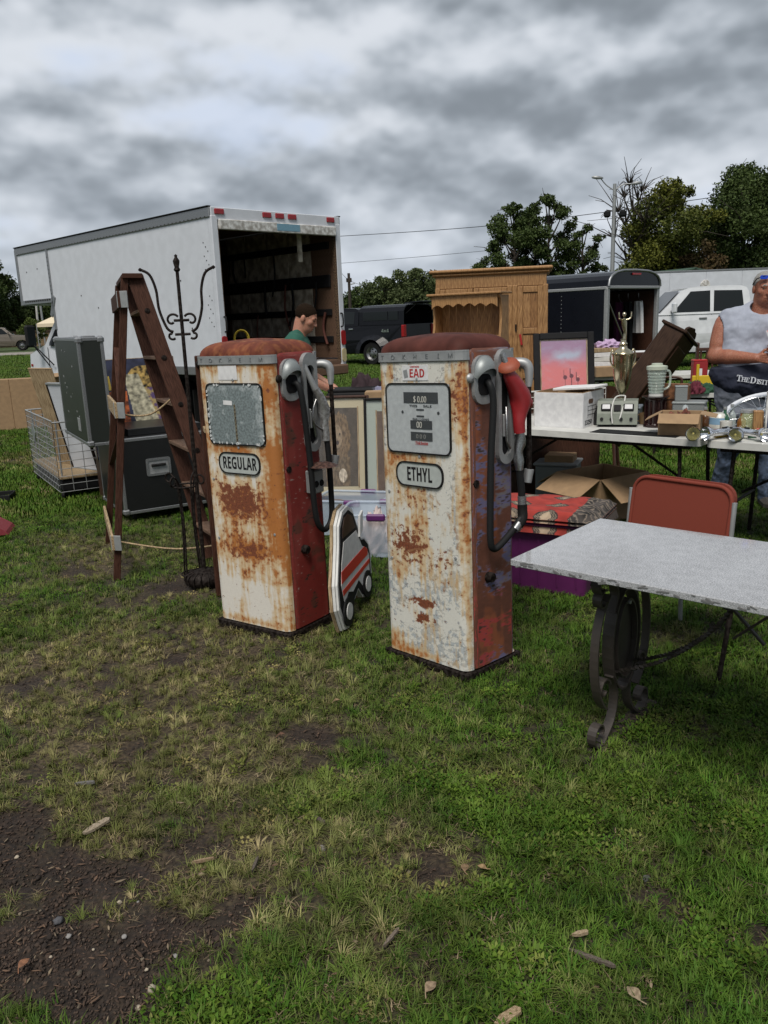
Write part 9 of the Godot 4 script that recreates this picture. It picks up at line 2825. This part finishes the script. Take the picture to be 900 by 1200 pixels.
# ---------- small things lying in the grass ----------
func stone(label, px, py, s, tone, seed_):
	var p = gp(px, py)
	var t = thing("stone", label, "stone", Vector3(p.x, hill(p.x, p.z) + s.y * 0.3, p.z), seed_ * 1.3)
	var nn = noise(seed_, 0.9, 3)
	var st = S()
	grid(st, func(u: float, v: float):
		var a = TAU * u
		var b = PI * (v - 0.5)
		var d = Vector3(cos(a) * cos(b), sin(b), -sin(a) * cos(b))
		return d * s * (1.0 + 0.45 * nn.get_noise_3dv(d * 1.2)), 14, 8)
	add("pebble", st, mat(tone, 0.85, 0.0, T.fine, Vector3.ONE * 14), t)
func chip(label, px, py, l, w, turn, tone):
	var p = gp(px, py)
	var t = thing("wood_chip", label, "wood chip", Vector3(p.x, hill(p.x, p.z) + 0.022, p.z), turn)
	t.basis = Basis(Vector3.UP, turn) * Basis(Vector3(0, 0, 1), 0.12)
	var st = S()
	extrude(st, pv([-l / 2, -w * 0.35, -l * 0.2, -w / 2, l * 0.42, -w * 0.4, l / 2, -w * 0.05, l * 0.38, w * 0.42, -l * 0.3, w / 2, -l / 2 - 0.01, w * 0.1]), 0.009, Transform3D(Basis(Vector3(1, 0, 0), -PI / 2), Vector3.ZERO))
	add("splinter", st, mat(tone, 0.8, 0.0, T.grain, Vector3(5, 30, 30)), t)
func fallen_leaf(label, px, py, s, turn, tone):
	var p = gp(px, py)
	var t = thing("fallen_leaf", label, "leaf", Vector3(p.x, hill(p.x, p.z) + 0.03, p.z), turn)
	var st = S()
	grid(st, func(u: float, v: float):
		var w = sin(PI * clampf(u, 0.02, 0.98)) * (1.0 - 0.3 * u) * 0.4
		var y = (v - 0.5) * 2.0
		return Vector3((u - 0.5) * s, absf(y) * 0.18 * s * w + 0.10 * s * sin(u * 3.0), -y * w * s), 8, 4)
	add("blade", st, mat(tone, 0.8, 0.0, T.blotch, Vector3.ONE * 10), t)
	rod("stalk", t, mat(tone, 0.8), [Vector3(-s * 0.5, 0, 0), Vector3(-s * 0.75, -0.005, 0.01)], 0.0015, 5)
func make_debris():
	chip("pale weathered wood chip lying at the edge of the bare soil", 115, 968, 0.085, 0.026, 0.75, lin(0.34, 0.29, 0.22))
	chip("grey blue sliver of wood in the dry grass", 101, 921, 0.07, 0.012, -0.1, lin(0.16, 0.16, 0.16))
	chip("tan stick lying in the thin turf", 240, 1010, 0.06, 0.008, 0.1, lin(0.30, 0.22, 0.14))
	chip("long grey stick under the grass by the dark hole", 695, 1125, 0.12, 0.012, -0.65, lin(0.13, 0.11, 0.09))
	chip("short cream wood chip by the dark hole", 682, 1096, 0.035, 0.012, 0.1, lin(0.38, 0.30, 0.2))
	chip("broad tan piece of bark half hidden in the grass", 597, 1192, 0.065, 0.026, 0.5, lin(0.34, 0.26, 0.16))
	chip("dark curled bark piece in the green turf", 376, 966, 0.05, 0.014, -0.9, lin(0.09, 0.07, 0.06))
	chip("grey brown stick in the olive grass", 460, 1103, 0.06, 0.01, 0.9, lin(0.17, 0.14, 0.11))
	chip("dark stick beside the tan stick", 300, 1018, 0.05, 0.009, 1.4, lin(0.1, 0.085, 0.07))
	stone("rounded white stone on the bare soil", 178, 1160, Vector3(0.011, 0.012, 0.010), lin(0.45, 0.40, 0.30), 1)
	stone("tan pebble next to the tan stick", 236, 1021, Vector3(0.012, 0.009, 0.010), lin(0.30, 0.23, 0.15), 2)
	stone("dark grey stone on the bare soil", 68, 1076, Vector3(0.014, 0.010, 0.012), lin(0.10, 0.10, 0.11), 3)
	stone("pale grey stone in the olive grass", 378, 994, Vector3(0.013, 0.009, 0.011), lin(0.24, 0.22, 0.2), 4)
	stone("grey stone at the rim of the dark hole", 757, 1024, Vector3(0.013, 0.009, 0.011), lin(0.13, 0.13, 0.13), 5)
	rng.seed = 61
	for i in 14:
		var x = rng.randf_range(0, 300)
		var y = rng.randf_range(960, 1195)
		var p = gp(x, y)
		if plan_at(p.x, p.z).x < 0.35: continue
		var s = rng.randf_range(0.0035, 0.008)
		var q = thing("pebble", "small pale pebble lying on the bare soil", "pebble", Vector3(p.x, hill(p.x, p.z) + s * 0.2, p.z), rng.randf() * 6.0, "small pale pebbles on the bare soil")
		var st = S()
		var nn = noise(i, 0.9, 3)
		grid(st, func(u: float, v: float):
			var a = TAU * u
			var b = PI * (v - 0.5)
			var d = Vector3(cos(a) * cos(b), sin(b) * 0.7, -sin(a) * cos(b))
			return d * s * (1.0 + 0.5 * nn.get_noise_3dv(d * 1.2)), 9, 6)
		add("grain", st, mat(lin(0.34, 0.29, 0.22) if i % 3 else lin(0.22, 0.21, 0.2), 0.85), q)
	for q in [[395, 827, 0.03, 0.3, lin(0.22, 0.15, 0.08), "tan dead leaf in the green turf before the pumps"], [545, 1025, 0.035, 1.4, lin(0.20, 0.13, 0.07), "brown dead leaf among low weeds"], [565, 1025, 0.03, 2.6, lin(0.3, 0.2, 0.1), "orange tan dead leaf among low weeds"], [505, 1165, 0.04, 0.8, lin(0.26, 0.19, 0.12), "curled tan leaf in the front turf"], [742, 1170, 0.045, 2.0, lin(0.28, 0.22, 0.14), "pale dry leaf below the dark hole"], [330, 865, 0.03, 0.2, lin(0.12, 0.06, 0.035), "dark red brown leaf in the dry turf"], [30, 1140, 0.035, 1.1, lin(0.22, 0.10, 0.05), "rusty leaf on the bare soil"]]:
		fallen_leaf(q[5], q[0], q[1], q[2], q[3], q[4])

func _ready() -> void:
	make_camera_and_light()
	make_sky()
	make_materials()
	make_ground()
	make_grass()
	make_pumps()
	make_vehicles()
	make_far()
	make_ladder()
	make_coat_rack()
	make_case()
	make_cage()
	make_middle()
	make_tables()
	make_tote()
	make_red_chair()
	make_stone_table()
	make_people()
	make_debris()
